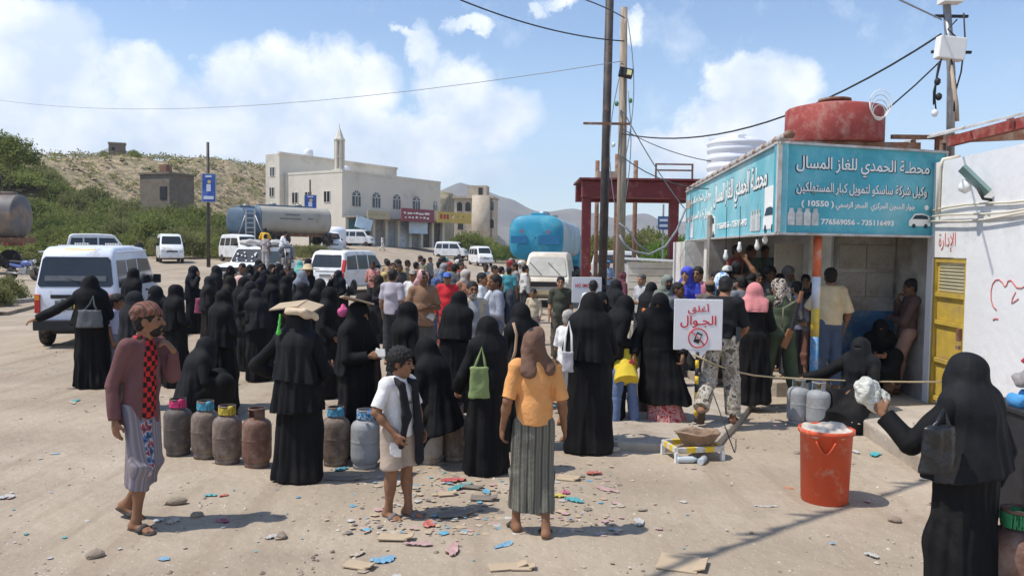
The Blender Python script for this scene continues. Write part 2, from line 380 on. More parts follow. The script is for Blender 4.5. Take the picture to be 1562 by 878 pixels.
# ------------------------------------------------------------------ people
BASE = dict(hd=(0, .02, 1.575), nk=(0, -.015, 1.43), ch=(0, -.01, 1.27), ws=(0, 0, 1.07), pv=(0, -.005, .95),
            sL=(-.158, -.015, 1.39), eL=(-.205, -.035, 1.11), wL=(-.22, .05, .875), sR=(.158, -.015, 1.39), eR=(.205, -.035, 1.11), wR=(.22, .05, .875),
            hL=(-.088, 0, .92), kL=(-.095, .02, .5), aL=(-.1, -.02, .085), hR=(.088, 0, .92), kR=(.095, .02, .5), aR=(.1, -.02, .085))
UP = ('hd', 'nk', 'ch', 'ws', 'sL', 'eL', 'wL', 'sR', 'eR', 'wR')
def skel(pose):
    J = {k: V3(*v) for k, v in BASE.items()}; ln = R(pose.get('lean', 0)); tw = R(pose.get('twist', 0)); side = R(pose.get('side', 0))
    M = rotm(tw, -ln, side); dz = pose.get('drop', 0)
    for k in UP: J[k] = J['pv']+M @ (J[k]-J['pv'])
    J['UM'] = M
    for k in list(BASE):
        if dz and (k in UP or k in ('pv', 'hL', 'hR')): J[k] = J[k]-V3(0, 0, dz)
    if 'shift' in pose:
        for k in list(UP)+['pv', 'hL', 'hR']: J[k] = J[k]+V3(*pose['shift'])
    for k, v in pose.items():
        if k in BASE: J[k] = V3(*v)
    if pose.get('kid'):
        for k in BASE: J[k] = J[k]*V3(.9, .9, .84)
        J['hd'] = J['nk']+(J['hd']-J['nk'])*1.22
    J['HM'] = rotm(R(pose.get('yaw', 0))+.6*tw, R(pose.get('nod', 0))-.55*ln, R(pose.get('tilt', 0))+.5*side)
    return J
def unit(v): return v/(np.linalg.norm(v)+1e-9)
def add_hand(s, w, e, sgn, hd, fat=1.):
    d = unit(w-e)
    if hd and 'd' in hd: d = unit(V3(*hd['d']))
    n = V3(-sgn, 0, 0) if not hd or 'n' not in hd else V3(*hd['n'])
    n = unit(n-d*(n @ d)); sd = np.cross(d, n)*sgn; curl = (hd or {}).get('curl', .55)
    s.ell(w+d*.045, (.017*fat, .042*fat, .05*fat), np.stack([n, sd, d], 1), k=.02)
    for i, ln in ((-1.5, .8), (-.5, 1.), (.5, 1.06), (1.5, .95)):
        b = w+d*.082+sd*(.0185*i); c1, c2 = curl*(1.1-.12*i), curl*2.1
        m = b+(d*math.cos(c1)+n*math.sin(c1))*.038*ln; t = m+(d*math.cos(c2)+n*math.sin(c2))*.034*ln
        s.cone(b, m, .0098*fat, .009*fat, k=.006); s.cone(m, t, .009*fat, .0075*fat, k=.003)
    b = w+d*.025+sd*.03; m = b+unit(d*.8+sd*.62+n*.3)*.042; t = m+unit(d+sd*.05+n*.35)*.03
    s.cone(b, m, .0135*fat, .0105*fat, k=.012); s.cone(m, t, .0105*fat, .0085*fat, k=.004)
def head_at(J, *p): return J['hd']+J['HM'] @ V3(*p)
def body(J, pose, thin=1., face=True):
    s = Solid(.03); HM = J['HM']; f = pose.get('fat', 1.)*thin
    s.cone(J['hL'], J['hR'], .07*f, .07*f, sc=(1, .95, 1)); s.cone(J['pv'], J['ws'], .085*f, .085*f, sc=(1.15, .85, 1))
    s.cone(J['ws'], J['ch'], .09*f, .115*f, sc=(1.12, .8, 1)); s.cone(J['sL'], J['sR'], .052*f, .052*f, k=.06); s.cone(J['ch'], J['nk'], .11*f, .05, k=.05)
    s.cone(J['nk']-V3(0, 0, .03), head_at(J, 0, -.02, -.05), .056, .052, k=.03)
    s.ell(head_at(J, 0, -.012, .03), (.074, .094, .088), HM); s.ell(head_at(J, 0, .03, -.045), (.058, .062, .08), HM, k=.04); s.ell(head_at(J, 0, .062, -.1), (.026, .024, .02), HM, k=.03)
    if face:
        s.cone(head_at(J, 0, .09, .012), head_at(J, 0, .113, -.03), .009, .015, k=.014)
        s.ell(head_at(J, 0, .08, .026), (.052, .018, .012), HM, k=.015); s.ell(head_at(J, 0, .09, -.066), (.024, .01, .011), HM, k=.01)
        for sg in (-1, 1):
            s.ell(head_at(J, .075*sg, -.01, -.012), (.011, .022, .034), HM, k=.008); s.ell(head_at(J, .042*sg, .07, -.03), (.02, .016, .02), HM, k=.02)
            s.ell(head_at(J, .033*sg, .098, .006), (.017, .014, .009), HM, op='-')
    for q, sg in (('L', -1), ('R', 1)):
        s.cone(J['s'+q], J['e'+q], .05*f, .04*f, k=.03); s.cone(J['e'+q], J['w'+q], .041*f, .027*f, k=.02); s.ell(J['e'+q]+.3*(J['w'+q]-J['e'+q]), (.04*f, .04*f, .05), k=.03)
        add_hand(s, J['w'+q], J['e'+q], sg, pose.get('hand'+q))
        s.cone(J['h'+q], J['k'+q], .068*f, .055*f, k=.04); c = J['k'+q]+.35*(J['a'+q]-J['k'+q]); s.cone(J['k'+q], J['a'+q], .052*f, .033, k=.03); s.ell(c+V3(0, -.015, 0), (.05*f, .052*f, .1), k=.05)
        a = J['a'+q]; fy = R(pose.get('foot'+q, -8*sg)); fp = R(pose.get('fpitch'+q, 0)); FM = rotm(fy, fp, 0)
        g = lambda *p: a+FM @ V3(*p)
        s.cone(a, g(0, -.035, -.045), .036, .032, k=.02); s.cone(g(0, -.03, -.052), g(-.005*sg, .11, -.06), .031, .026, k=.03, sc=(1.25, 1, .9)); s.cone(g(-.01*sg, .12, -.063), g(-.014*sg, .165, -.066), .02, .014, k=.02); s.cone(g(.018*sg, .1, -.065), g(.022*sg, .145, -.068), .016, .012, k=.02)
    return s
def make_hair(J, style, vox):
    s = Solid(.02); HM = J['HM']
    if style in ('short', 'curly', 'bald'):
        t = {'short': .009, 'curly': .024, 'bald': .006}[style]
        s.ell(head_at(J, 0, -.014, .036), (.074+t, .093+t, .086+t), HM); s.ell(head_at(J, 0, -.045, -.03), (.064+t*.5, .055+t*.6, .06), HM)
        n = HM @ V3(0, 1, -.62); s.plane(head_at(J, 0, .062+t*.4, .035), n)
        s.ell(head_at(J, 0, .1, -.03), (.07, .09, .075), HM, op='-')
        for sg in (-1, 1): s.ell(head_at(J, .078*sg, .0, -.02), (.02, .03, .036), HM, op='-')
        a, f = (.0075, 120) if style == 'curly' else (.003, 90)
        return s.mesh('hair', vox, lambda V, N: V+N*(a*wob(V, f, 3)+a*.5*wob(V, f*2, 5))[:, None])
    if style == 'beard':
        s.ell(head_at(J, 0, .03, -.045), (.0625, .0655, .0845), HM); s.ell(head_at(J, 0, .062, -.1), (.029, .027, .023), HM)
        s.ell(head_at(J, 0, .1, -.01), (.05, .07, .05), HM, op='-'); s.plane(head_at(J, 0, .0, -.01), HM @ V3(0, -1, .3)); s.plane(head_at(J, 0, .06, -.06), HM @ V3(0, -.5, 1)); s.ell(head_at(J, 0, .115, -.066), (.022, .02, .008), HM, op='-')
        s.cone(head_at(J, -.028, .093, -.05), head_at(J, .028, .093, -.05), .008, .008)
        return s.mesh('beard', vox)
def make_headwear(J, style, vox):
    s = Solid(.025); HM = J['HM']
    if style == 'turban':
        for i in range(7):
            a = i/7*6.283; b = a+1.5
            s.cone(head_at(J, .08*math.cos(a), -.014+.094*math.sin(a), .045+.02*math.sin(2*a)), head_at(J, .08*math.cos(b), -.014+.094*math.sin(b), .066+.014*math.cos(2*b)), .024, .029, k=.012)
        s.ell(head_at(J, 0, -.015, .085), (.085, .1, .062), HM)
        return s.mesh('turban', vox, wrinkles(.003, 40, 4))
    if style == 'cap':
        s.ell(head_at(J, 0, -.014, .05), (.086, .106, .082), HM); s.plane(head_at(J, 0, 0, .04), HM @ V3(0, .1, -1)); s.ell(head_at(J, 0, .1, .045), (.07, .075, .012), HM, k=.01)
        return s.mesh('cap', vox)
    if style == 'beret':
        s.ell(head_at(J, 0, -.01, .085), (.105, .118, .036), HM); s.cone(head_at(J, 0, -.012, .05), head_at(J, 0, -.012, .075), .088, .092, sc=(1, 1.12, 1), flat=True)
        return s.mesh('beret', vox, wrinkles(.003, 40))
    if style == 'headscarf':                         # a cloth wound over crown and nape, ends falling on the shoulders
        s.ell(head_at(J, 0, -.018, .035), (.092, .112, .1), HM); s.ell(head_at(J, 0, -.05, -.06), (.085, .075, .1), HM, k=.05)
        s.cone(head_at(J, -.03, -.08, -.06), J['nk']+V3(-.07, -.09, -.07), .06, .05, k=.05, sc=(1.2, .7, 1)); s.cone(head_at(J, .05, -.075, -.06), J['nk']+V3(.1, -.06, -.05), .055, .045, k=.04)
        s.ell(head_at(J, 0, .105, -.035), (.062, .09, .09), HM, op='-')
        return s.mesh('headscarf', vox, wrinkles(.011, 30, 2))
    if style in ('hood', 'keffiyeh', 'hijab'):
        w = 1. if style != 'keffiyeh' else 1.06
        s.ell(head_at(J, 0, -.015, .035), (.094*w, .115*w, .106*w), HM); s.cone(head_at(J, 0, -.02, -.03), J['nk']+V3(0, 0, -.02), .088, .1, k=.05); s.cone(J['nk'], J['ch']+V3(0, -.03, .06), .105, .15 if style != 'hood' else .11, k=.06, sc=(1.15, .9, 1))
        s.ell(head_at(J, 0, .11, -.03), (.056, .075, .078), HM, op='-')
        return s.mesh('hood' if style == 'hood' else 'headscarf', vox, wrinkles(.008, 26, 6))
def make_shirt(J, pose, sleeve, hem, loose, vox, seed=0, openf=False):
    s = Solid(.035); l = loose; f = pose.get('fat', 1.)
    up = unit(J['ch']-J['pv'])
    s.cone(J['pv']-up*.22, J['ws'], .132*f+l, .12*f+l, sc=(1.15, .94, 1)); s.cone(J['ws'], J['ch'], .115*f+l, .13*f+l*.7, sc=(1.12, .8, 1)); s.cone(J['sL']*.9+J['sR']*.1, J['sR']*.9+J['sL']*.1, .06*f+l*.25, .06*f+l*.25, k=.06)
    s.cone(J['ch'], J['nk']-V3(0, 0, .005), .125*f, .075, k=.05)
    s.plane(J['pv']+up*(hem-.95), -up); s.plane(J['nk']+up*.035, unit(up+V3(0, -.25, 0)))
    if openf: s.cone(J['pv']+V3(0, .2, -.2), J['nk']+V3(0, .17, 0), .15, .115, sc=(.85, 1, 1), op='-')
    for q in 'LR':
        a, e, w = J['s'+q], J['e'+q], J['w'+q]
        if sleeve <= 0: continue
        if sleeve <= .6: s.cone(a, a+(e-a)*sleeve*1.7, .057*f+l*.3, .058*f+l*.5, k=.02, flat=True); s.ell(a, (.058*f+l*.3,)*3)
        else: s.cone(a, e, .058*f+l*.35, .052*f+l*.35, k=.03); s.cone(e, e+(w-e)*.95, .052*f+l*.35, .038*f+l*.3, k=.015, flat=True)
    return s.mesh('shirt', vox, wrinkles(.007, 17, seed, .8))
def make_trousers(J, pose, length, loose, vox, seed=0, top=1.02):
    s = Solid(.03); f = pose.get('fat', 1.)
    s.cone(J['hL'], J['hR'], .106*f+loose*.15, .106*f+loose*.15, sc=(1, .95, 1)); s.cone(J['pv'], J['ws'], .116*f, .11*f, sc=(1.13, .86, 1))
    up = unit(J['ws']-J['pv']); s.plane(J['pv']+up*(top-.95), up)
    for q in 'LR':
        h, k, a = J['h'+q], J['k'+q], J['a'+q]
        if length >= 1: s.cone(h, k, .09*f+loose*.3, .066+loose, k=.03); s.cone(k, k+(a-k)*(.97 if length == 1 else 1.08), .07+loose, .058+loose, k=.03, flat=True)
        else: s.cone(h, h+(k-h)*length, .1*f+loose*.4, .085+loose, k=.03, flat=True)
    return s.mesh('trousers' if length >= 1 else 'shorts', vox, wrinkles(.008, 16, seed, .7))
def make_sarong(J, pose, hem, vox, seed=0, wide=.128):
    s = Solid(.06); up = unit(J['ws']-J['pv']); f = pose.get('fat', 1.)
    s.cone(J['pv']+up*.1, J['pv']-up*.12, .108*f, .118*f, sc=(1.1, .85, 1), k=.02)
    for q in 'LR':
        h, k, a = J['h'+q], J['k'+q], J['a'+q]; L = np.linalg.norm(k-h); e = k+(a-k)*max(.01, hem)
        s.cone(h, k, .088*f, .085*f, k=.04); s.cone(k, e, .085*f, .078*f, k=.06, flat=True)
    m = (J['kL']+J['kR'])/2; s.cone(J['pv'], m+((J['aL']+J['aR'])/2-m)*max(.01, hem), .108*f, wide, k=.04, sc=(1, .8, 1), flat=True)
    s.plane(J['pv']+up*.1, up)
    return s.mesh('sarong', vox, folds(.02, 5, 1.0, .3, seed, base=.25))
def make_shoes(J, pose, q, vox, kind):
    sg = -1 if q == 'L' else 1; a = J['a'+q]; FM = rotm(R(pose.get('foot'+q, -8*sg)), R(pose.get('fpitch'+q, 0)), 0); g = lambda *p: a+FM @ V3(*p)
    s = Solid(.01)
    s.cone(g(0, -.045, -.078), g(-.005*sg, .15, -.08), .04, .047, sc=(1, 1, .3), k=.01)
    if kind == 'sandal':
        s.cone(g(-.05, .085, -.06), g(.05, .085, -.06), .01, .01, sc=(1, 2.2, 1)); s.cone(g(-.045, .085, -.055), g(0, .09, -.026), .011, .011, sc=(1, 2, 1)); s.cone(g(.045, .085, -.055), g(0, .09, -.026), .011, .011, sc=(1, 2, 1))
    else: s.cone(g(0, -.03, -.05), g(0, .13, -.06), .045, .04, k=.03)
    return s.mesh('sandal' if kind == 'sandal' else 'shoe', vox)
GEO = {}; POSES = {}
def part_mesh(pk, p, vox):
    key = (pk, p[:2] if p[0] == 'fn' else p, vox)
    if key in GEO: return GEO[key]
    pose = POSES[pk]; J = skel(pose); k = p[0]; sd_ = len(GEO); r = []
    if k == 'body': r.append(('person', body(J, pose, p[1]).mesh('body', vox)))
    elif k == 'hair': r.append(('hair', make_hair(J, p[1], vox)))
    elif k == 'beard': r.append(('beard', make_hair(J, 'beard', vox)))
    elif k == 'head': r.append((p[1] if p[1] in ('turban', 'cap', 'beret', 'hood') else 'headscarf', make_headwear(J, p[1], vox)))
    elif k == 'shirt': r.append(('shirt', make_shirt(J, pose, p[1], p[2], p[3], vox, sd_)))
    elif k == 'jacket': r.append(('jacket', make_shirt(J, pose, p[1], p[2], p[3], vox, sd_, True)))
    elif k == 'trousers': r.append(('trousers' if p[1] >= 1 else 'shorts', make_trousers(J, pose, p[1], p[2], vox, sd_)))
    elif k == 'sarong': r.append(('sarong', make_sarong(J, pose, p[1], vox, sd_)))
    elif k == 'shoes':
        for q in 'LR': r.append(('sandal' if p[1] == 'sandal' else 'shoe', make_shoes(J, pose, q, min(vox, .011), p[1])))
    elif k == 'eyes':
        for sg in (-1, 1):
            s = Solid(.0); s.ell(head_at(J, .033*sg, .085, .006), (.015, .012, .008), J['HM']); r.append(('eye', s.mesh('eye', .005)))
            s = Solid(.004); s.cone(head_at(J, .016*sg, .097, .03), head_at(J, .052*sg, .086, .03), .007, .005); r.append(('eyebrow', s.mesh('eyebrow', .004)))
    elif k == 'fn': r.append((p[2], p[3](J, pose, vox)))
    GEO[key] = r; return r
def build_person(pk, parts, H, loc, az, label, cols=None, group=None, vox=.014, skin=0, thin=1.):
    """one figure: body mesh, clothing and hair as its parts; people of one pose share part meshes"""
    sc = H/(1.47 if POSES[pk].get('kid') else 1.7); cols = cols or {}; root = None
    for p in [('body', thin)]+list(parts):
        for nm, me in part_mesh(pk, p, vox):
            if root is None:
                root = bpy.data.objects.new('person', me); COL.objects.link(root); setmat(root, SKIN[skin]); tag(root, label, 'person', group)
                root.location = loc; root.rotation_euler = (0, 0, -R(az)); root.scale = (sc, sc, sc); continue
            m = cols.get(nm) or DEFC.get(nm) or BLACK
            mobj(nm, me, cloth(m) if isinstance(m, tuple) else m, root)
    return root
DEFC = {'hair': HAIR, 'beard': HAIR, 'eyebrow': HAIR, 'eye': EYE, 'sandal': (.06, .055, .05), 'shoe': (.06, .055, .05)}
def wpt(root, p):                                  # a point of the figure's own space, in the world
    s = root.scale.x; return Vector(root.location)+Matrix.Rotation(root.rotation_euler.z, 3, 'Z') @ (Vector([float(v) for v in p])*s)
# veiled women: abaya and veil
def abaya_fn(hem=.015, flare=.25, seed=0, nf=8, sleeve=.068, a=.034):
    def fn(J, pose, vox):
        s = Solid(.06); pv = J['pv']
        fx = (J['aL'][0]+J['aR'][0])/2; fy = (J['aL'][1]+J['aR'][1])/2
        s.cone(pv+V3(0, 0, .02), (fx, fy, hem), .165, flare, sc=(1, .82, 1), flat=True, k=.05); s.cone(pv, J['ch'], .16, .155, sc=(1.05, .82, 1)); s.cone(J['sL'], J['sR'], .075, .075, k=.08); s.cone(J['ch'], J['nk'], .13, .075)
        for q in 'LR':
            h, k, a2 = J['h'+q], J['k'+q], J['a'+q]; s.cone(h, k, .12, .12, k=.1); s.cone(k, (a2[0], a2[1], max(hem+.03, a2[2])), .12, .13, k=.1)
        s.plane((0, 0, hem), (0, 0, -1))
        for q in 'LR': s.cone(J['s'+q], J['e'+q], .07, .066, k=.04); s.cone(J['e'+q], J['e'+q]+(J['w'+q]-J['e'+q])*.93, .066, sleeve, k=.02, flat=True)
        s.plane(J['nk']+V3(0, 0, .05), (0, 0, 1))
        fd = folds(a, nf, pv[2]+.1, 0, seed, (float(fx), float(fy)), .2)
        wr = wrinkles(.008, 11, seed, .35)
        return s.mesh('abaya', vox, lambda V, N: wr(fd(V, N), N))
    return fn
def veil_fn(bottom=1.0, seed=0, spread=.235, slit=True, back=.03, nf=7, face=True):
    def fn(J, pose, vox):
        s = Solid(.05); HM = J['HM']; UM = J['UM']
        s.ell(head_at(J, 0, -.012, .03), (.098, .12, .112), HM); s.ell(head_at(J, 0, .03, -.05), (.085, .09, .11), HM, k=.05)
        b = J['pv']+UM @ V3(0, -back, bottom-.95)
        s.cone(head_at(J, 0, -.02, .0), J['nk']+UM @ V3(0, -.02, -.1), .098, .165, sc=(1.15, .92, 1)); s.cone(J['nk']+UM @ V3(0, -.02, -.1), b, .165, spread, k=.05, sc=(1.15, .84, 1))
        s.cone(J['sL']*.9+J['nk']*.1, J['sR']*.9+J['nk']*.1, .09, .09, k=.08)
        if face: s.cone(head_at(J, 0, .06, -.06), J['ch']+UM @ V3(0, .09, .02), .06, .08, k=.05, sc=(1.2, .8, 1))
        s.plane(b+UM @ V3(0, 0, .02), UM @ V3(.12*math.sin(seed), .1*math.cos(seed*2), -1))
        if slit: s.ell(head_at(J, 0, .125, .008), (.05, .055, .0135), HM, op='-')
        fd = folds(.034, nf, float(J['nk'][2])+.05, float(b[2]), seed+1, (float(J['pv'][0]), float(J['pv'][1])), .1)
        wr = wrinkles(.006, 15, seed+2, .35)
        return s.mesh('veil', vox, lambda V, N: wr(fd(V, N), N))
    return fn
# ------------------------------------------------------------------ ground, hill, mountains
def build_ground():
    def axis(lo, hi, n, c, k):
        t = np.linspace(-1, 1, n); s = np.sinh(k*t)/np.sinh(k); return np.where(s < 0, c+s*(c-lo), c+s*(hi-c))
    xs = axis(-2600, 2600, 300, 1, 6.3); ys = axis(-300, 2900, 330, 9, 6.0)
    X, Y = np.meshgrid(xs, ys); n = X.size
    Z = np.array([gh(x, y) for x, y in zip(X.ravel(), Y.ravel())]); P = np.stack([X.ravel(), Y.ravel(), Z], 1)
    hill = Z > 2.4
    near = np.exp(-((P[:, 1]-9)/26)**2)
    P[:, 2] += .008*wob(P*V3(1, 1, 0), 5.5, 1)*near+.005*wob(P*V3(1, 1, 0), 17, 2)*near
    hz = np.clip((Z-2)/5, 0, 1); P[:, 2] += hz*(.4*wob(P*V3(1, 1, 0), .3, 4)+.2*wob(P*V3(1, 1, 0), 1.1, 5))
    r, c = X.shape; i = np.arange(n).reshape(r, c); Q = np.stack([i[:-1, :-1], i[:-1, 1:], i[1:, 1:], i[1:, :-1]], -1).reshape(-1, 4)
    isH = hill[Q].any(1)
    g = mat('dusty_earth', (.365, .298, .222), .95, .2, 1.6, .9, 11., dirt=(.45, .372, .285), dirt_amt=.5, ds=.35, spec=.15)
    nt = g.node_tree; N = nt.nodes; L = nt.links; pb = N['Principled BSDF']; old = pb.inputs['Base Color'].links[0].from_socket; tc = [x for x in N if x.type == 'TEX_COORD'][0]
    # trodden dark patches and a fine scatter of grit
    n1 = N.new('ShaderNodeTexNoise'); n1.inputs['Scale'].default_value = .8; n1.inputs['Detail'].default_value = 10; n1.inputs['Roughness'].default_value = .72; L.new(tc.outputs['Object'], n1.inputs['Vector'])
    r1 = N.new('ShaderNodeValToRGB'); r1.color_ramp.elements[0].position = .46; r1.color_ramp.elements[1].position = .7; r1.color_ramp.elements[1].color = (.75, .75, .75, 1); L.new(n1.outputs[0], r1.inputs[0])
    m1 = N.new('ShaderNodeMix'); m1.data_type = 'RGBA'; L.new(r1.outputs[0], m1.inputs[0]); L.new(old, m1.inputs[6]); m1.inputs[7].default_value = (.215, .163, .12, 1)
    v = N.new('ShaderNodeTexVoronoi'); v.inputs['Scale'].default_value = 26; L.new(tc.outputs['Object'], v.inputs['Vector'])
    r2 = N.new('ShaderNodeValToRGB'); r2.color_ramp.elements[0].position = .06; r2.color_ramp.elements[0].color = (.55, .55, .55, 1); r2.color_ramp.elements[1].position = .2; r2.color_ramp.elements[1].color = (0, 0, 0, 1); L.new(v.outputs['Distance'], r2.inputs[0])
    m2 = N.new('ShaderNodeMix'); m2.data_type = 'RGBA'; L.new(r2.outputs[0], m2.inputs[0]); L.new(m1.outputs[2], m2.inputs[6]); L.new(v.outputs['Color'], m2.inputs[7])
    hs = N.new('ShaderNodeHueSaturation'); hs.inputs['Saturation'].default_value = .12; hs.inputs['Value'].default_value = .75; L.new(v.outputs['Color'], hs.inputs['Color']); L.new(hs.outputs[0], m2.inputs[7])
    # faint wheel streaks crossing the yard towards the road
    mpg = N.new('ShaderNodeMapping'); mpg.inputs['Rotation'].default_value = (0, 0, R(28)); mpg.inputs['Scale'].default_value = (1.9, .12, 1); L.new(tc.outputs['Object'], mpg.inputs[0])
    n5 = N.new('ShaderNodeTexNoise'); n5.inputs['Scale'].default_value = 1.3; n5.inputs['Detail'].default_value = 5; n5.inputs['Roughness'].default_value = .6; L.new(mpg.outputs[0], n5.inputs['Vector'])
    r5 = N.new('ShaderNodeValToRGB'); r5.color_ramp.elements[0].position = .52; r5.color_ramp.elements[1].position = .66; r5.color_ramp.elements[1].color = (.5, .5, .5, 1); L.new(n5.outputs[0], r5.inputs[0])
    m5 = N.new('ShaderNodeMix'); m5.data_type = 'RGBA'; L.new(r5.outputs[0], m5.inputs[0]); L.new(m2.outputs[2], m5.inputs[6]); m5.inputs[7].default_value = (.26, .195, .14, 1)
    L.new(m5.outputs[2], pb.inputs['Base Color'])
    h = mat('rubble_slope', (.36, .28, .18), .95, .45, .9, 1.0, 1.3, bd=.5, dirt=(.17, .165, .085), dirt_amt=.5, ds=.3, spec=.1)
    for nm, msk, m in (('ground', ~isH, g), ('hill', isH, h)):
        q = Q[msk]; u, inv = np.unique(q, return_inverse=True)
        o = mobj(nm, np_mesh(nm, P[u], inv.reshape(-1, 4)), m); tag(o, kind='structure')
def ridge(name, prof, D, depth, seed, m):
    """a mountain chain: crest heights from (x, z) pairs at distance D, falling to the plain on both sides"""
    xs = np.linspace(prof[0][0], prof[-1][0], 240); hz = np.interp(xs, [p[0] for p in prof], [p[1] for p in prof]); t = np.linspace(-1, 1, 27)
    X, T = np.meshgrid(xs, t); Hh = np.broadcast_to(hz, X.shape); fall = 1-np.abs(T)**.85
    P = np.stack([X.ravel(), (D+T*depth+60*np.sin(X/170)).ravel(), (Hh*fall).ravel()], 1)
    P[:, 2] += (fall*(Hh*.16+6)).ravel()*wob(P*V3(1, 1, 0), .022, seed)*.55+(fall*8).ravel()*wob(P*V3(1, 1, 0), .07, seed+1)*.4
    P[:, 2] -= 4*(1-fall).ravel()
    r, c = X.shape; i = np.arange(X.size).reshape(r, c); Q = np.stack([i[:-1, :-1], i[:-1, 1:], i[1:, 1:], i[1:, :-1]], -1).reshape(-1, 4)
    o = mobj(name, np_mesh(name, P, Q), m); tag(o, kind='structure')
build_ground()
MTN = mat('mountain_rock', (.2, .17, .14), .95, .25, .012, 0, spec=.1)
k = 2000/F
ridge('mountain', [(-250, 60), (-184, 125), (-130, 158), (-92, 164), (-60, 146), (-5, 134), (32, 118), (80, 96), (145, 96), (200, 97), (280, 92), (440, 86), (700, 70), (1200, 60), (1800, 30)], 2000, 420, 1, MTN)
ridge('mountain', [(-2100, 40), (-1500, 150), (-1350, 205), (-1180, 240), (-1110, 252), (-1060, 230), (-950, 180), (-700, 140), (-400, 90), (-150, 40)], 2250, 350, 5, MTN)
# ------------------------------------------------------------------ Arabic lettering: joined letter forms, set right to left
_AR = {'ا': 'FE8D FE8E', 'أ': 'FE83 FE84', 'إ': 'FE87 FE88', 'ب': 'FE8F FE90 FE91 FE92', 'ة': 'FE93 FE94', 'ت': 'FE95 FE96 FE97 FE98', 'ج': 'FE9D FE9E FE9F FEA0', 'ح': 'FEA1 FEA2 FEA3 FEA4', 'د': 'FEA9 FEAA',
       'ر': 'FEAD FEAE', 'ز': 'FEAF FEB0', 'س': 'FEB1 FEB2 FEB3 FEB4', 'ش': 'FEB5 FEB6 FEB7 FEB8', 'ط': 'FEC1 FEC2 FEC3 FEC4', 'ع': 'FEC9 FECA FECB FECC', 'غ': 'FECD FECE FECF FED0', 'ق': 'FED5 FED6 FED7 FED8', 'ك': 'FED9 FEDA FEDB FEDC',
       'ل': 'FEDD FEDE FEDF FEE0', 'م': 'FEE1 FEE2 FEE3 FEE4', 'ن': 'FEE5 FEE6 FEE7 FEE8', 'ه': 'FEE9 FEEA FEEB FEEC', 'و': 'FEED FEEE', 'ي': 'FEF1 FEF2 FEF3 FEF4', 'لإ': 'FEF9 FEFA', 'لا': 'FEFB FEFC', 'ـ': '0640 0640 0640 0640'}
def arabic(t):
    u = []; i = 0
    while i < len(t):
        if t[i:i+2] in ('لإ', 'لا'): u.append(t[i:i+2]); i += 2
        else: u.append(t[i]); i += 1
    out = []
    for i, ch in enumerate(u):
        if ch not in _AR: out.append(ch); continue
        f = _AR[ch].split(); prev = i > 0 and u[i-1] in _AR and len(_AR[u[i-1]].split()) == 4; nxt = len(f) == 4 and i+1 < len(u) and u[i+1] in _AR
        out.append(chr(int(f[(1 if prev else 0) if not nxt else (3 if prev else 2)], 16)))
    r = ''.join(reversed(out))
    import re
    return re.sub(r'[0-9]+', lambda q: q.group()[::-1], r).replace('(', '\0').replace(')', '(').replace('\0', ')') if any(c in _AR for c in t) else t
def text(s, h, m, parent, M, bold=.0, ext=.003, width=None, name='lettering'):
    """lettering as thin solid letters; M places its centre (x right, y up, z out) in the parent's space"""
    c = bpy.data.curves.new('t', 'FONT'); c.body = arabic(s); c.size = 1; c.offset = bold; c.extrude = ext; c.resolution_u = 2; c.align_x = 'CENTER'; c.align_y = 'CENTER'
    o = bpy.data.objects.new('t', c); COL.objects.link(o); dg = bpy.context.evaluated_depsgraph_get(); dg.update()
    me = bpy.data.meshes.new_from_object(o.evaluated_get(dg)); bpy.data.objects.remove(o)
    n = len(me.vertices); V = np.zeros(n*3, np.float32); me.vertices.foreach_get('co', V); V = V.reshape(-1, 3)
    mid = (V.max(0)+V.min(0))/2; sz = V.max(0)-V.min(0); V[:, :2] -= mid[:2]
    ky = h/sz[1]; kx = ky if width is None else width/sz[0]; V[:, 0] *= kx; V[:, 1] *= ky
    me.vertices.foreach_set('co', V.ravel()); me.materials.clear()
    me.polygons.foreach_set('material_index', np.zeros(len(me.polygons), np.int32)); me.update()
    q = mobj(name, me, m, parent); q.matrix_local = M; return q
def face(o, r, u, n):
    """matrix with x along r, y along u, z along n at origin o"""
    r, u, n = Vector(r), Vector(u), Vector(n); M = Matrix((r, u, n)).transposed().to_4x4(); M.translation = Vector(o); return M
# ------------------------------------------------------------------ kerbs and pavements
CONC = mat('worn_concrete', (.4, .345, .28), .92, .12, 3., .6, 16., dirt=(.29, .235, .18), dirt_amt=.4, ds=1.7)
def slab(name, poly, h, m):
    b = B(); n = len(poly)
    b.prism(poly, -.25, h); o = b.build(name, m, bevel=.025); tag(o, kind='structure'); return o
slab('pavement', [(.75, 8.3), (1.1, 8.05), (2.05, 7.95), (2.75, 9.4), (3.5, 11.1), (3.6, 15.5), (.9, 15.5), (.6, 11)], .085, CONC)
slab('pavement', [(3.75, 5.2), (3.82, 7.2), (4.02, 9.35), (4.3, 9.75), (5.7, 9.75), (5.7, 5.2)], .17, CONC)
KERB = mat('kerb_stone', (.33, .3, .26), .9, .15, 4., .5, 20., dirt=(.22, .19, .15), dirt_amt=.4)
kd = thing('kerb', on(0, 470), 'low concrete kerb edging the road verge behind the white minibus', 'kerb')
p0 = on(-260, 500); p1 = on(58, 462)
for i in range(9):
    a = p0.lerp(p1, i/9); b_ = p0.lerp(p1, (i+1)/9); d = b_-a
    B().box((0, 0, .05+random.uniform(-.01, .01)), (d.length-.03, .22, .3)).build('kerb_stone', KERB, kd, (a+b_)/2-kd.location, math.atan2(d.y, d.x), bevel=.02)
slab('verge', [(-18, 14.6), tuple(p0.xy+Vector((-2, .25))), tuple(p1.xy+Vector((0, .25))), (p1.x-.7, p1.y+4), (-14, 22), (-30, 24)], .1, MATS['dusty_earth'])
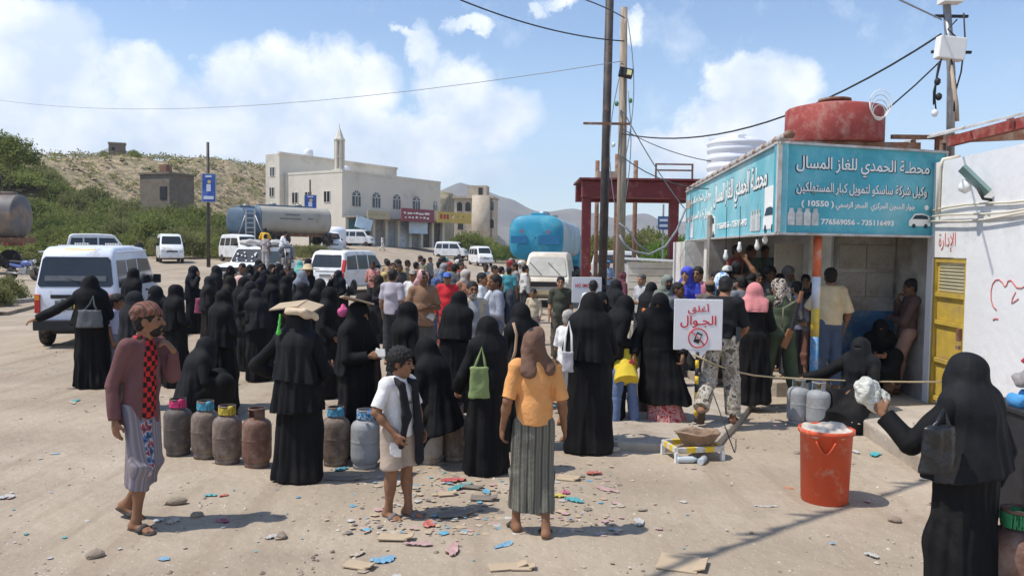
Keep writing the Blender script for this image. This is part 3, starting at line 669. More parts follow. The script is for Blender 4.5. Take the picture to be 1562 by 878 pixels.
# ------------------------------------------------------------------ gas shop: sign boards, roof, walls
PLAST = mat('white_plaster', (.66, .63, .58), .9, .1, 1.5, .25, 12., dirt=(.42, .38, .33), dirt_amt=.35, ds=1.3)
DIRTY_SHADED = mat('grimy_shaded_plaster', (.36, .335, .3), .9, .2, 2.5, .3, 10., dirt=(.2, .17, .14), dirt_amt=.6, ds=1.8)  # real grime, its colours also darkened to stand in for interior shade
BLUEP = mat('blue_wall_paint', (.06, .14, .26), .8, .25, 4., .2, 12., dirt=(.25, .24, .22), dirt_amt=.35)
RUST = mat('rusty_steel', (.2, .1, .06), .8, .35, 9., .4, 40., dirt=(.35, .3, .26), dirt_amt=.3)
SA, SBf, SL = Vector((3.38, 10.2)), Vector((5.92, 10.98)), Vector((4.12, 19.0))
Z0, Z1 = 2.29, 3.42
shop = thing('gas_shop', (4.2, 12, 0), 'small gas filling shop with open dark front under turquoise signs', 'shop')
def sp(b, nm, m, **k): return b.build(nm, m, shop, -shop.location, **k)
u = (SL-SA).normalized(); w = (SBf-SA).normalized()
# roof slab follows the two sign boards
b = B(); b.prism([tuple(SA+u*.1+w*.1), tuple(SBf+u*.12), (6.35, 19), tuple(SL)], 3.02, 3.2); sp(b, 'roof', CONC)
b = B(); b.prism([tuple(SA+u*.1+w*.1), tuple(SBf+u*.12), (6.35, 19), tuple(SL)], 2.72, 2.8); sp(b, 'ceiling', DIRTY_SHADED)
b = B(); b.box((5.3, 15.3, 1.4), (3.1, .2, 2.64)); sp(b, 'back_wall', DIRTY_SHADED)
b = B(); b.box((3.96, 17.6, 1.12), (.42, .45, 2.24)); b.box((4.05, 18.6, 1.12), (.3, 1.5, 2.24)); sp(b, 'pillar', PLAST)
# dirty block wall behind the leaning youth, blue below, and the jamb beside it
b = B(); b.box((5.3, 12.02, 1.95), (.86, .18, 1.55)); sp(b, 'partition_wall', DIRTY_SHADED)
b = B(); b.box((5.3, 12.015, .59), (.86, .186, 1.18)); sp(b, 'painted_dado', BLUEP)
b = B(); b.box((5.82, 11.85, 1.37), (.16, 1.6, 2.75)); sp(b, 'jamb', DIRTY_SHADED)
for i in range(2): 
    for j in range(2): B().box((0, 0, 0), (.4, .03, .36)).build('wall_panel', DIRTY_SHADED, shop, (5.09+.41*j-4.2, 11.926-12, 1.45+.42*i+.12), bevel=.01)
b = B(); b.box((4.92, 14.2, 1.72), (.5, .06, .95)); sp(b, 'notice_board', mat('beige_board', (.5, .44, .35), .8, .12, 3., dirt=(.33, .28, .22), dirt_amt=.4))
b = B(); b.box((5.42, 14.05, 1.75), (.36, .08, 1.3)); sp(b, 'plastic_sheet', mat('pale_sheet', (.62, .58, .47), .5, .2, 3., .5, 9.))
b = B(); b.box((3.55, 15.6, .27), (2.2, 2.6, .54)); sp(b, 'loading_platform', CONC)
b = B(); b.prism([(3.75, 11.15), (5.7, 11.75), (5.7, 15.2), (2.6, 15.2), (2.75, 11.9)], .0, .2); sp(b, 'floor', CONC)
# post, painted in bands
pp = thing('painted_post', (4.06, 10.62, 0), 'thin post with peeling orange, white, yellow and blue bands under the front sign', 'post')
for a_, b_, c in ((1.72, 2.29, (.62, .14, .06)), (1.3, 1.72, (.6, .62, .68)), (.92, 1.3, (.72, .5, .06)), (0, .92, (.1, .3, .55))):
    B().lathe([(.055, a_), (.055, b_)], 12).build('band', mat('post_%d' % int(c[0]*100), c, .5, .15, 12, dirt=(.5, .42, .34), dirt_amt=.35, ds=6), pp)
# sign boards
AQUA = mat('turquoise_print', (.06, .36, .44), .45, .2, 1.1, dirt=(.22, .5, .56), dirt_amt=.42, ds=.9)
AQUAF = mat('faded_turquoise_print', (.15, .5, .58), .5, .25, .7, dirt=(.42, .66, .68), dirt_amt=.55, ds=.5)
TXT = mat('white_print', (.86, .84, .8), .6, .05); TXD = mat('dark_print', (.03, .06, .08), .6, .05); TRIM = mat('tin_trim', (.5, .5, .49), .5, .15, 5, dirt=(.3, .22, .16), dirt_amt=.4)
def board(name, a, b_, label, m):
    d = (b_-a); ln = d.length; ux = d/ln; out = Vector((ux.y, -ux.x))
    t = thing(name, (a.x, a.y, Z0), label, 'sign', math.atan2(d.y, d.x))
    B().box((ln/2, .06, (Z1-Z0)/2), (ln, .1, Z1-Z0)).build('panel', m, t)
    for z in (-.012, Z1-Z0+.012): B().box((ln/2, .045, z), (ln+.02, .15, .03)).build('trim', TRIM, t)
    for x in (-.012, ln+.012): B().box((x, .01, (Z1-Z0)/2), (.022, .04, Z1-Z0-.01)).build('trim', TRIM, t)
    return t, ln
def fl(x, z, y=.006): return face((x, y, z), (1, 0, 0), (0, 0, 1), (0, -1, 0))
def cylinder_print(t, x, z, h, n):
    for i in range(n):
        b = B(); x0 = x+i*h*.55; w_ = h*.24
        b.prism([(x0-w_, z-h/2), (x0+w_, z-h/2), (x0+w_*1.05, z+h*.2), (x0+w_*.6, z+h*.32), (x0+w_*.6, z+h*.5), (x0-w_*.6, z+h*.5), (x0-w_*.6, z+h*.32), (x0-w_*1.05, z+h*.2)], 0, .004+.001*i, lambda X, Y, Z_: (X, .008-Z_-.004, Y)); b.build('printed_cylinder', mat('print_grey_%d' % (i % 2), (.6-.12*(i % 2), .6-.1*(i % 2), .58-.1*(i % 2)), .6, .25, 14), t)
def van_print(t, x, z, w_):
    b = B(); pts = [(-.5, -.2), (.5, -.2), (.5, .02), (.42, .2), (.1, .28), (-.25, .26), (-.42, .06), (-.5, 0)]
    b.prism([(x+p[0]*w_, z+p[1]*w_) for p in pts], 0, .006, lambda X, Y, Z_: (X, .006-Z_, Y)); o = b.build('printed_van', TXT, t)
    b = B(); pts = [(-.36, .06), (.38, .06), (.34, .18), (.08, .22), (-.22, .2)]
    b.prism([(x+p[0]*w_, z+p[1]*w_) for p in pts], 0, .002, lambda X, Y, Z_: (X, -.002-Z_, Y)); b.build('printed_window', TXD, t)
    for q in (-.28, .28): 
        b = B(); b.lathe([(.085*w_, 0), (.085*w_, .003)], 10, M=Matrix.Rotation(math.pi/2, 3, 'X'), c=(x+q*w_, -.001, z-.2*w_)); b.build('printed_wheel', TXD, t)
fs, ln = board('front_sign_board', SA, SBf, 'turquoise sign board facing the yard with big white Arabic lettering and phone numbers', AQUA)
def line(t, s, x, z, h, w_, dark=True, bold=.012):
    if dark: text(s, h*1.08, TXD, t, fl(x+.006, z-.006, .009), bold=bold+.03, width=w_*1.02)
    text(s, h, TXT, t, fl(x, z, .004), bold=bold, width=w_)
line(fs, 'محطـة الحمدي للغاز المسال', 1.32, .87, .25, 2.12)
line(fs, 'وكيل شركة ساسكو لتمويل كبار المستهلكين', 1.31, .58, .165, 2.08)
line(fs, 'جوار السجن المركزي  السعر الرسمي', 1.52, .365, .12, 1.28, False, .02)
line(fs, '( 10550 )', .6, .375, .1, .5, False, .03)
line(fs, '776569056 - 735116493', 1.24, .155, .075, 1.16, False, .03)
cylinder_print(fs, .2, .21, .22, 4); van_print(fs, 2.25, .2, .36)
b = B(); b.lathe([(.035, 0), (.035, .004)], 12, M=Matrix.Rotation(math.pi/2, 3, 'X'), c=(2.36, .008, .38)); b.build('printed_badge', TXT, fs)
ss, ln2 = board('side_sign_board', SL, SA, 'long faded turquoise sign board along the side of the gas shop', AQUAF)
line(ss, 'محطـة الحمدي للغاز المسال', 6.0, .72, .5, 4.3)
line(ss, 'وكيل شركة ساسكو', 2.0, .85, .2, 2.9, False); line(ss, 'لتمويل كبار المستهلكين', 2.0, .5, .2, 3.3, False)
line(ss, '776569056 - 735116493', 5.6, .2, .11, 2.6, False, .03); cylinder_print(ss, 7.25, .2, .3, 4); van_print(ss, 3.7, .22, .8); van_print(ss, 8.35, .2, .7)
b = B(); b.box((8.3, .006, .34), (.5, .004, .58)); b.build('printed_panel', TXT, ss)
b = B(); b.box((.9, .006, .22), (.5, .004, .36)); b.build('printed_panel', TXT, ss)
# scalloped tin edging on top of the side board
eg = thing('tin_edging', (SL.x, SL.y, Z1+.03), 'row of dark tin scallops along the top of the long side sign', 'edging', math.atan2((SA-SL).y, (SA-SL).x))
for i in range(46): B().lathe([(.06, -.05), (.075, 0), (.03, .045), (.004, .05)], 8).build('scallop', TRIM if i % 3 else RUST, eg, (.15+i*.2, .03, .045))
# bulbs under the sign
for i, (px, py, Y) in enumerate([(1107, 388, 12.2), (1128, 376, 12), (1155, 372, 11.4), (1167, 362, 11)]):
    p = at(px, py, Y); t = thing('hanging_bulb', p, ['white bulb hanging lowest, by the pale pillar under the side sign', 'tilted lamp on a bent bracket under the side sign', 'bell shaped bulb hanging under the side sign, third from the pillar', 'small bulb tucked against the corner where both signs meet'][i], 'light bulb', group='bulbs under the shop sign')
    B().lathe([(.005, -.09), (.032, -.07), (.04, -.03), (.022, .03), (.02, .07)], 10).build('bulb', WHITE, t); B().tube([(0, 0, .06), (0, 0, 2.72-p.z)], .006, 5).build('flex', DARK, t)
# red tank on its stand
REDT = mat('red_tank_paint', (.3, .055, .045), .7, .2, 3., .12, 25., dirt=(.36, .2, .16), dirt_amt=.4, ds=6)
tp = at(1271, 222, 12.3); rk = thing('red_water_tank', tp, 'round red painted water tank on the roof above the front sign', 'water tank')
B().lathe([(.70, 0), (.715, .03), (.715, .52), (.69, .545), (.45, .6), (.2, .64), (.2, .66)], 40).build('drum', REDT, rk)
B().lathe([(.23, .66), (.24, .67), (.24, .7), (.1, .72)], 20).build('lid', RUST, rk)
b = B()
for j in range(4):
    r0 = .11+.03*j; b.tube([(.35+r0*math.cos(a)*.8, -.74-.012*j, .38+.12*j/3+r0*math.sin(a)*1.0) for a in [x*.45+j for x in range(15)]], .007, 5)
b.build('coiled_hose', WHITE, rk)
st = thing('tank_stand', (tp.x, tp.y, 3.2), 'rusty steel frame carrying the red roof tank', 'stand')
for y in (-.5, 0, .5): B().box((.12, y, tp.z-3.2-.06), (1.9, .07, .1)).build('beam', RUST, st)
for x in (-.55, .75): 
    for y in (-.5, .5): B().box((x, y, (tp.z-3.2-.11)/2), (.07, .07, tp.z-3.31)).build('leg', WHITE if x < 0 else RUST, st)
for x, h in ((1.0, .42), (1.35, .5)): B().box((x, -.45, (tp.z-3.2)*.5+.02), (.05, .05, h+.1)).build('post', RUST, st)
B().box((1.05, -.45, tp.z-3.2+.08), (.75, .06, .06)).build('rail', RUST, st); B().tube([(.55, -.45, .12), (1.02, -.45, .5)], .03, 6).build('brace', RUST, st)
# ribbed white plastic tank behind
wt = thing('white_water_tank', at(1122, 278, 20.5), 'ribbed white plastic water tank behind the side sign', 'water tank')
pr = [(.70, -1.2)]
for i in range(9): z = -1.05+i*.22; pr += [(.70, z), (.735, z+.06), (.735, z+.12), (.70, z+.17)]
pr += [(.74, .93), (.74, 1.0), (.5, 1.1), (.24, 1.13), (.24, 1.2), (.05, 1.22)]
B().lathe(pr, 36).build('tank', mat('white_plastic', (.72, .74, .8), .4, .06, 2), wt)
for a in (.4, 1.6, 3.0, 4.6): B().box((.55*math.cos(a), .55*math.sin(a), 1.06), (.28, .16, .1), a).build('rib', MATS['white_plastic'], wt)
B().box((0, 0, -1.32), (1.9, 1.9, .24)).build('base', CONC, wt)
B().box((0, .2, -2.9), (1.6, 1.6, 2.92)).build('pier', PLAST, wt)
# white wall with the yellow door
WA, WB = Vector((5.74, 11.0)), Vector((5.46, 4.6)); wd = (WB-WA).normalized(); ang = math.atan2(wd.y, wd.x); wl = (WB-WA).length
WHW = mat('whitewash', (.74, .735, .74), .92, .05, 1.2, .35, 8., dirt=(.55, .53, .52), dirt_amt=.22, ds=1.1)
wall = thing('white_wall', (WA.x, WA.y, 0), 'whitewashed wall with red writing beside the yellow door', 'wall', ang)
b = B(); D0, D1, DH = .12, 1.0, 2.0
b.box((D0/2-.02, .14, 1.64), (D0+.04, .28, 3.28)); b.box(((D0+D1)/2, .14, (DH+3.28)/2), (D1-D0, .278, 3.28-DH)); b.box(((D1+wl)/2, .14, 1.64), (wl-D1, .28, 3.28)); b.build('masonry', WHW, wall)
REDW = mat('red_writing', (.58, .16, .14), .7, .2, 20)
def wf(x, z, y=-.004): return face((x, y, z), (1, 0, 0), (0, 0, 1), (0, -1, 0))
text('الإدارة', .25, REDW, wall, wf(.5, 2.2), bold=-.005, ext=.002, width=.44)
b = B()
SC_ = lambda pts, r: b.tube([(1.55+(x-1.55)*.85, -.004, z-.22) for x, z in pts], r, 5)
SC_([(1.75, 1.62), (1.66, 1.66), (1.61, 1.74), (1.6, 1.83), (1.63, 1.92), (1.7, 1.97), (1.78, 1.98), (1.86, 1.95), (1.92, 1.9), (1.97, 1.92), (2.0, 1.97), (2.06, 1.98), (2.12, 1.95), (2.2, 1.9), (2.3, 1.9), (2.45, 1.95)], .007); SC_([(2.25, 1.78), (2.16, 1.74), (2.1, 1.72), (2.12, 1.78), (2.18, 1.85)], .007); SC_([(1.68, 1.5), (1.74, 1.52), (1.8, 1.52)], .009); b.build('scrawl', REDW, wall)
door = thing('yellow_door', (WA.x+wd.x*D0, WA.y+wd.y*D0, 0), 'narrow yellow metal door with louvred top panel and blue smear', 'door', ang)
YD = mat('yellow_door_paint', (.52, .36, .06), .55, .15, 5., .1, 20., dirt=(.36, .25, .12), dirt_amt=.4, ds=4)
dw = D1-D0
for x in (.03, dw-.03): B().box((x, .05, DH/2), (.055, .07, DH-.01)).build('stile', YD, door)
for z in (.1, .62, 1.13, 1.5, 1.96): B().box((dw/2, .05, z), (dw-.115, .068, .055)).build('rail', YD, door)
for a_, b_ in ((.13, .59), (.65, 1.1), (1.16, 1.47)): B().box((dw/2, .065, (a_+b_)/2), (dw-.116, .02, b_-a_)).build('panel', YD, door, bevel=.008)
for i in range(9): B().box((dw/2, .055, 1.545+i*.045), (dw-.24, .012, .05), M=Matrix.Rotation(R(35), 3, 'X')).build('louvre_slat', mat('pale_slat', (.6, .55, .38), .6, .1), door)
for x in (.1, dw-.1): B().box((x, .06, 1.73), (.055, .03, .4)).build('louvre_stile', YD, door)
B().box((dw-.1, .0, 1.02), (.05, .06, .16)).build('latch', RUST, door); B().box((dw-.1, -.01, .86), (.08, .03, .05)).build('bolt', RUST, door)
B().box((dw*.55, .052, .35), (.3, .004, .35)).build('paint_smear', mat('blue_smear', (.35, .45, .5), .7, .3, 9), door)
# wall lamp, pipes on the wall
t = thing('wall_floodlight', at(1487, 275, 9.55), 'tilted floodlight with a white bulb on the whitewashed wall', 'floodlight', ang)
B().box((0, 0, 0), (.12, .05, .42), M=Matrix.Rotation(R(-25), 3, 'Y') @ Matrix.Rotation(R(35), 3, 'X')).build('reflector', mat('lamp_back', (.2, .3, .28), .4, .1), t); B().lathe([(.01, -.09), (.07, -.05), (.075, 0), (.03, .08)], 14, c=(-.12, -.05, -.06)).build('bulb', WHITE, t); B().tube([(.02, .03, -.1), (.05, .08, -.22), (.05, .3, -.25)], .02, 6).build('bracket', DARK, t)
PIPE = mat('cream_pipe', (.68, .62, .5), .5, .08, 3)
for i, (z, lab) in enumerate(((2.62, 'highest cream pipe sagging along the whitewashed wall'), (2.52, 'middle cream pipe sagging along the whitewashed wall'), (2.46, 'lowest cream pipe sagging along the whitewashed wall'))):
    o = B().tube([(x, -.03-.012*i, z+.03*math.sin(x*2+i)+.02*x) for x in np.linspace(.02, wl-.05, 14)], .014, 6).build('wall_pipe', PIPE, None, (WA.x, WA.y, 0), ang); tag(o, lab, 'pipe', 'pipes along the white wall')
o = B().tube([(.28, -.03, 2.6), (.28, -.03, 3.2), (.3, .0, 3.3), (.34, .2, 3.34)], .025, 7).build('wall_pipe', PIPE, None, (WA.x, WA.y, 0), ang); tag(o, 'short upright cream pipe bending over the top of the white wall', 'pipe', 'pipes along the white wall')
# lean-to roof and beams beyond the wall
aw = thing('tin_awning', at(1440, 215, 12.4), 'tin awning on red and rusty beams beyond the white wall', 'awning')
o_ = Vector(aw.location); e1 = at(1424, 206, 11.6)-o_; e2 = at(1575, 168, 9.4)-o_
ex = (e2-e1); b = B()
for i in range(8):
    a, c = e1+ex*(i/8), e1+ex*((i+.97)/8); up = Vector((.25, 2.6, .12)); B().add([a, c, c+up, a+up, a+Vector((0, 0, -.03)), c+Vector((0, 0, -.03)), c+up-Vector((0, 0, .03)), a+up-Vector((0, 0, .03))], [(0, 1, 2, 3), (7, 6, 5, 4), (0, 4, 5, 1), (1, 5, 6, 2), (2, 6, 7, 3), (3, 7, 4, 0)]).build('roof_sheet', TRIM, aw)
def beam(p, q, w_, h, nm, m):
    d = (q-p); B().box((p+q)/2, (d.length, w_, h), M=d.to_track_quat('X', 'Z').to_matrix()).build(nm, m, aw)
beam(at(1450, 216, 11.9)-o_, at(1575, 184, 9.8)-o_, .1, .14, 'beam', REDT); beam(at(1440, 212, 12.4)-o_, at(1575, 205, 10.3)-o_, .1, .13, 'beam', RUST); beam(at(1440, 212, 12.4)-o_, at(1441, 240, 12.4)-o_, .1, .1, 'post', RUST); beam(at(1541, 178, 10.1)-o_, at(1541, 196, 10.1)-o_, .06, .06, 'post', REDT)
beam(at(1575, 184, 9.8)-o_, at(1575, 400, 9.8)-o_, .12, .12, 'post', REDT); beam(at(1445, 235, 12.4)-o_, at(1445, 440, 12.4)-o_, .12, .12, 'post', RUST); beam(at(1575, 205, 10.3)-o_, at(1575, 420, 10.3)-o_, .12, .12, 'post', RUST)
# ------------------------------------------------------------------ red canopy
RC = mat('canopy_red', (.15, .024, .026), .55, .12, 3., dirt=(.3, .14, .11), dirt_amt=.25)
c0 = at(895, 285, 24.); cn = thing('red_canopy', (c0.x, 24, 0), 'dark red steel portal canopy behind the tall poles', 'canopy')
B().box((0, 0, 1.78), (.26, .3, 3.56)).build('column', RC, cn); B().box((2.7, .4, 1.78), (.26, .3, 3.56)).build('column', RC, cn)
B().box((1.55, 0, 3.83), (3.4, .4, .5)).build('beam', RC, cn, bevel=.02); B().box((1.55, 1.6, 3.8), (3.5, .4, .5)).build('beam', RC, cn); B().box((1.55, .8, 4.12), (3.6, 2.4, .06)).build('roof', RC, cn)
B().box((.85, 1.2, 4.35), (.9, .7, .22)).build('box', mat('tan_steel', (.42, .33, .24), .7, .2), cn)
for x in (2.1, 3.2): B().box((x, .2, 4.4), (.05, .05, .5)).build('post', RUST, cn)
for z in (4.45, 4.63): B().box((2.65, .2, z), (1.15, .045, .045)).build('rail', RUST, cn)
b = B(); b.box((0, 0, 0), (.42, .06, .5)); t = thing('hanging_sign', at(1012, 340, 30), 'small blue and white sign hung on a pole beyond the canopy', 'sign'); b.build('panel', mat('sign_blue', (.06, .12, .25), .5, .2), t)
for z in (.1, -.1): B().box((0, -.035, z), (.3, .01, .09)).build('lettering', mat('print_pale', (.55, .6, .68), .6, .2, 25), t)
B().box((0, .05, -1.0), (.06, .05, 3.4)).build('pole', STEEL, t)
# ------------------------------------------------------------------ mosque with shops
MW = mat('mosque_plaster', (.67, .615, .52), .9, .07, .5, .2, 4., dirt=(.4, .37, .32), dirt_amt=.3, ds=.25)
SHUT = mat('roller_shutter', (.3, .28, .26), .6, .2, 2, dirt=(.2, .16, .12), dirt_amt=.4)
C0 = at(522, 262, 98); C1 = at(672, 280, 114); dv = (C1-C0).xy.normalized(); ma = math.atan2(dv.y, dv.x); ML = (C1-C0).xy.length; MT = C0.z; MB_ = 1.9
mq = thing('mosque', (C0.x, C0.y, MB_), 'plastered two storey mosque with a slim minaret over a row of shops', 'mosque', ma)
Hm = MT-MB_
def mp(b, nm, m, **k): return b.build(nm, m, mq, **k)
mp(B().box((ML/2, 5.2, Hm/2), (ML, 10.4, Hm)), 'main_block', MW)
mp(B().box((ML/2, .1, Hm+.12), (ML+.1, .3, .3)), 'parapet', MW); mp(B().box((.1, 5.2, Hm+.121), (.3, 10, .298)), 'parapet', MW)
mp(B().box((10.4, 11.8, Hm/2+1.35), (22.4, 2.7, Hm+2.7)), 'rear_block', MW); mp(B().box((10.4, 10.5, Hm+2.78), (22.6, .4, .3)), 'parapet', MW)
def arch_window(x, z, w_, h, n='window'):
    f = B(); pts = [(x-w_/2, z), (x+w_/2, z)]+[(x+w_/2*math.cos(a), z+h-w_/2+w_/2*math.sin(a)) for a in np.linspace(0, math.pi, 9)]
    f.prism([(x+(p[0]-x)*1.16, z+(p[1]-z)*1.06-.05) for p in pts], 0, .08, lambda X, Y, Z_: (X, -.05+Z_, Y)); o = f.build(n, MW, mq)
    g = B(); g.prism(pts, 0, .03, lambda X, Y, Z_: (X, -.075+Z_, Y)); g.build('pane', GLASS, o)
    q = B()
    for xx in (x-w_/6, x+w_/6): q.box((xx, -.08, z+h*.32), (.07, .03, h*.64))
    q.box((x, -.08, z+h*.66), (w_, .03, .07))
    for a in (.8, 1.57, 2.34): q.box((x+.25*w_*math.cos(a), -.08, z+h*.7+.25*w_*math.sin(a)), (.45*w_, .03, .06), M=Matrix.Rotation(-a, 3, 'Y'))
    q.build('frame', WHITE, o)
for x in (2.4, 6.0, 9.9, 13.9): arch_window(x, 5.1, 1.45, 1.95)
arch_window(18, 5.3, .8, 1.3)
def sq_window(y, z, w_, h, x=-.02):
    o = B().box((x, y, z), (.1, w_+.15, h+.15)).build('window', MW, mq); B().box((x-.045, y, z), (.03, w_, h)).build('pane', GLASS, o); B().box((x-.065, y, z), (.02, .07, h)).build('frame', WHITE, o)
for y in (2.6, 6.0, 8.4): sq_window(y, 6.2, 1.0, 1.3)
for y, z in ((11.8, 9.6), (11.9, 7.0)): sq_window(y, z, .8, 1.1, x=-.82)
# minaret: square base, four open piers, cap
mn = thing('minaret', tuple(mq.matrix_basis @ Vector((1.4, 2.6, Hm))) , 'slender open minaret with pointed cap rising from the mosque roof', 'minaret', ma)
mn.scale = (.82, .82, .74); mn.location = Vector((C0.x, C0.y, MB_))+Matrix.Rotation(ma, 3, 'Z') @ Vector((1.0, 1.5, Hm))
B().box((0, 0, .25), (1.7, 1.7, .5)).build('base', MW, mn)
for i in range(6):
    a = i*math.pi/3; B().box((.62*math.cos(a), .62*math.sin(a), 2.9), (.3, .3, 4.9), a).build('pier', MW, mn)
B().lathe([(.85, 5.35), (.9, 5.45), (.9, 5.6), (.7, 5.62)], 6, sm=False).build('cornice', MW, mn); B().lathe([(.8, .5), (.8, .75)], 6, sm=False).build('cornice', MW, mn); B().lathe([(.8, 2.6), (.8, 2.75)], 6, sm=False).build('cornice', MW, mn)
B().lathe([(.78, 5.62), (.62, 5.95), (.36, 6.7), (.1, 7.5), (.02, 7.7)], 6, sm=False).build('cap', MW, mn); B().lathe([(.03, 7.65), (.07, 7.8), (.02, 8.0), (.012, 8.5)], 6).build('finial', STEEL, mn)
for i, (px, py, lab) in enumerate(((531, 253, 'white roof tank standing alone on the tall rear block of the mosque'), (535, 262, 'white roof tank half hidden behind the minaret'))):
    pos = Vector((C0.x, C0.y, MB_))+Matrix.Rotation(ma, 3, 'Z') @ (Vector((5.4, 11.9, Hm+2.7)) if i == 0 else Vector((4.6, 4.2, Hm)))
    t = thing('roof_tank', pos, lab, 'water tank', group='tanks on the mosque roof'); B().lathe([(.62, 0), (.62, 1.05), (.5, 1.25), (.2, 1.32), (.2, 1.4)], 18).build('tank', MATS['white_plastic'], t)
# shop row under the windows
row = thing('shop_row', tuple(mq.location), 'row of shuttered shops with tin awnings along the foot of the mosque', 'shops', ma)
B().box((ML/2, -1.3, 3.72), (ML, 2.7, .16)).build('awning', mat('tin_sheet', (.35, .32, .28), .6, .25, 2, dirt=(.25, .17, .11), dirt_amt=.4), row)
for i in range(9): B().box((.25+i*2.37, -.3, 1.8), (.5, .6, 3.6)).build('pier', MW, row)
cols_ = [(.1, .3, .36), SHUT, SHUT, (.3, .33, .36), (.55, .58, .62), SHUT, (.1, .08, .07), (.09, .08, .08)]
for i, c in enumerate(cols_):
    m = c if not isinstance(c, tuple) else mat('shutter_%d' % i, c, .6, .15, 2, dirt=(.25, .2, .16), dirt_amt=.35)
    o = B().box((1.43+i*2.37, -.1, 1.75), (1.86, .06, 3.4)).build('shutter', m, row)
    q = B()
    for j in range(10): q.box((1.43+i*2.37, -.14, .3+j*.34), (1.84, .03, .05))
    tag(q.build('shutter_ribs', m, o), kind='stuff')
def shop_sign(x0, x1, z0, z1, y, col, lab, marks, tilt=0):
    t = thing('shop_sign', Vector(mq.location)+Matrix.Rotation(ma, 3, 'Z') @ Vector(((x0+x1)/2, y, (z0+z1)/2)), lab, 'sign', ma, 'signs over the shops')
    B().box((0, 0, 0), (x1-x0, .12, z1-z0)).build('panel', mat('sign_'+lab.split()[0], col, .5, .12, 1.2), t)
    for (a_, b_, c, d, cc) in marks: B().box((a_*(x1-x0)/2, -.065, b_*(z1-z0)/2), (c*(x1-x0)/2, .02, d*(z1-z0)/2)).build('lettering', mat('mark_%02d%02d' % (cc[0]*99, cc[2]*99), cc, .6, .3, 5), t)
    return t
random.seed(3)
wm = lambda y, n, w_, cc=(.8, .75, .7): [(-.8+1.6*i/n+random.uniform(-.04, .04), y+random.uniform(-.05, .05), w_*random.uniform(.6, 1), random.uniform(.18, .34), cc) for i in range(n)]
shop_sign(7.6, 14.2, 3.4, 5.1, -2.9, (.24, .05, .065), 'maroon sign with two rows of white lettering above the shops', wm(.3, 9, .17)+wm(-.35, 7, .15))
shop_sign(14.9, 22.6, 3.5, 5.0, -2.9, (.55, .39, .09), 'yellow sign with red and brown marks at the far end of the shops', [(-.8, .1, .12, .9, (.5, .05, .04)), (-.6, .1, .14, .8, (.5, .05, .04)), (-.42, .1, .12, .9, (.4, .04, .04)), (-.1, .1, .16, .5, (.75, .6, .4))]+wm(.3, 5, .1, (.35, .2, .05)))
shop_sign(1.4, 5.4, 3.5, 4.5, -2.85, (.42, .35, .22), 'faded tan sign above the first shop by the mosque corner', wm(.1, 5, .2, (.3, .24, .15)))
t = shop_sign(-.2, 2.0, 2.2, 3.6, -2.8, (.5, .62, .72), 'pale blue board hanging tilted at the mosque corner', []); t.rotation_euler = (0, R(14), ma-.3)
shop_sign(10.6, 14.4, 1.9, 3.6, -1.6, (.6, .66, .72), 'pale plastic sheet hung below the maroon shop sign', [])
# ------------------------------------------------------------------ villa with round tower, hut, ruined house
VS = mat('villa_stone', (.47, .4, .31), .9, .12, 1, .3, 3, dirt=(.32, .26, .19), dirt_amt=.3, ds=.6)
vp = at(728, 345, 150); vp.z = 1.2; vl = thing('stone_villa', vp, 'unfinished stone villa with a round stair tower beyond the shops', 'house', R(-8))
zt = at(728, 303, 150).z-vp.z
B().box((-.6, 2, zt/2), (7.2, 6, zt)).build('body', VS, vl); B().lathe([(1.75, 0), (1.75, zt+.5)], 20, c=(.9, -1, 0)).build('stair_tower', VS, vl); B().box((-.6, 1.9, zt+.2), (7.8, 6.8, .4)).build('cornice', VS, vl)
B().box((-.2, 2, zt+1.4), (3.6, 3.4, 2.2)).build('roof_room', VS, vl); B().box((.5, .28, zt+1.4), (.8, .1, 1.4)).build('doorway', DARK, vl)
B().box((2.85, 1.5, zt*.5), (.8, 5, zt*.98)).build('wing', VS, vl)
for x, z in ((-3.2, zt-2.4), (-1.6, zt-2.4), (2.75, zt-2.2), (2.8, zt-5.5), (-3.0, zt-5.8)):
    q = [(x-.5, z), (x+.5, z)]+[(x+.5*math.cos(a), z+1.2+.5*math.sin(a)) for a in np.linspace(0, math.pi, 7)]
    yy = -1.0 if x < 2 else -1.02
    B().prism([(x+(p[0]-x)*1.25, z+(p[1]-z)*1.12-.1) for p in q], 0, .1, lambda X, Y, Z_: (X, yy-.03+Z_, Y)).build('window', VS, vl); B().prism(q, 0, .05, lambda X, Y, Z_: (X, yy-.06+Z_, Y)).build('pane', GLASS, vl)
GBLK = mat('grey_blocks', (.19, .155, .12), .9, .2, 1.5, .4, 5, dirt=(.2, .17, .13), dirt_amt=.4)
hp = at(179, 243, 122); ht = thing('hilltop_hut', (hp.x, 122, hp.z-1.5), 'small square block hut on the ridge of the hill', 'hut', R(25))
B().box((0, 0, 1.9), (2.3, 2.3, 3.8)).build('walls', GBLK, ht); B().box((0, 0, 3.85), (2.5, 2.5, .15)).build('roof', CONC, ht); B().box((-.5, -1.16, 2.9), (.4, .06, .5)).build('window', DARK, ht); B().box((-1.16, .3, 2.9), (.06, .5, .6)).build('window', DARK, ht)
hp = at(262, 300, 84); rh = thing('roofless_house', (hp.x, 84, gh(hp.x, 84)-.5), 'low brown block house half sunk among the green bushes', 'house', R(-22))
zz = at(262, 268, 84).z-rh.location.z
B().box((-.6, 0, zz/2), (4.0, 3.4, zz)).build('walls', GBLK, rh); B().box((-.6, 0, zz+.1), (4.3, 3.7, .2)).build('roof', GBLK, rh); B().box((.6, -1.72, zz-1.9), (.9, .08, 1.3)).build('window', DARK, rh); B().box((-1.6, .8, zz+.7), (.9, .9, 1.1)).build('chimney', RUST, rh)
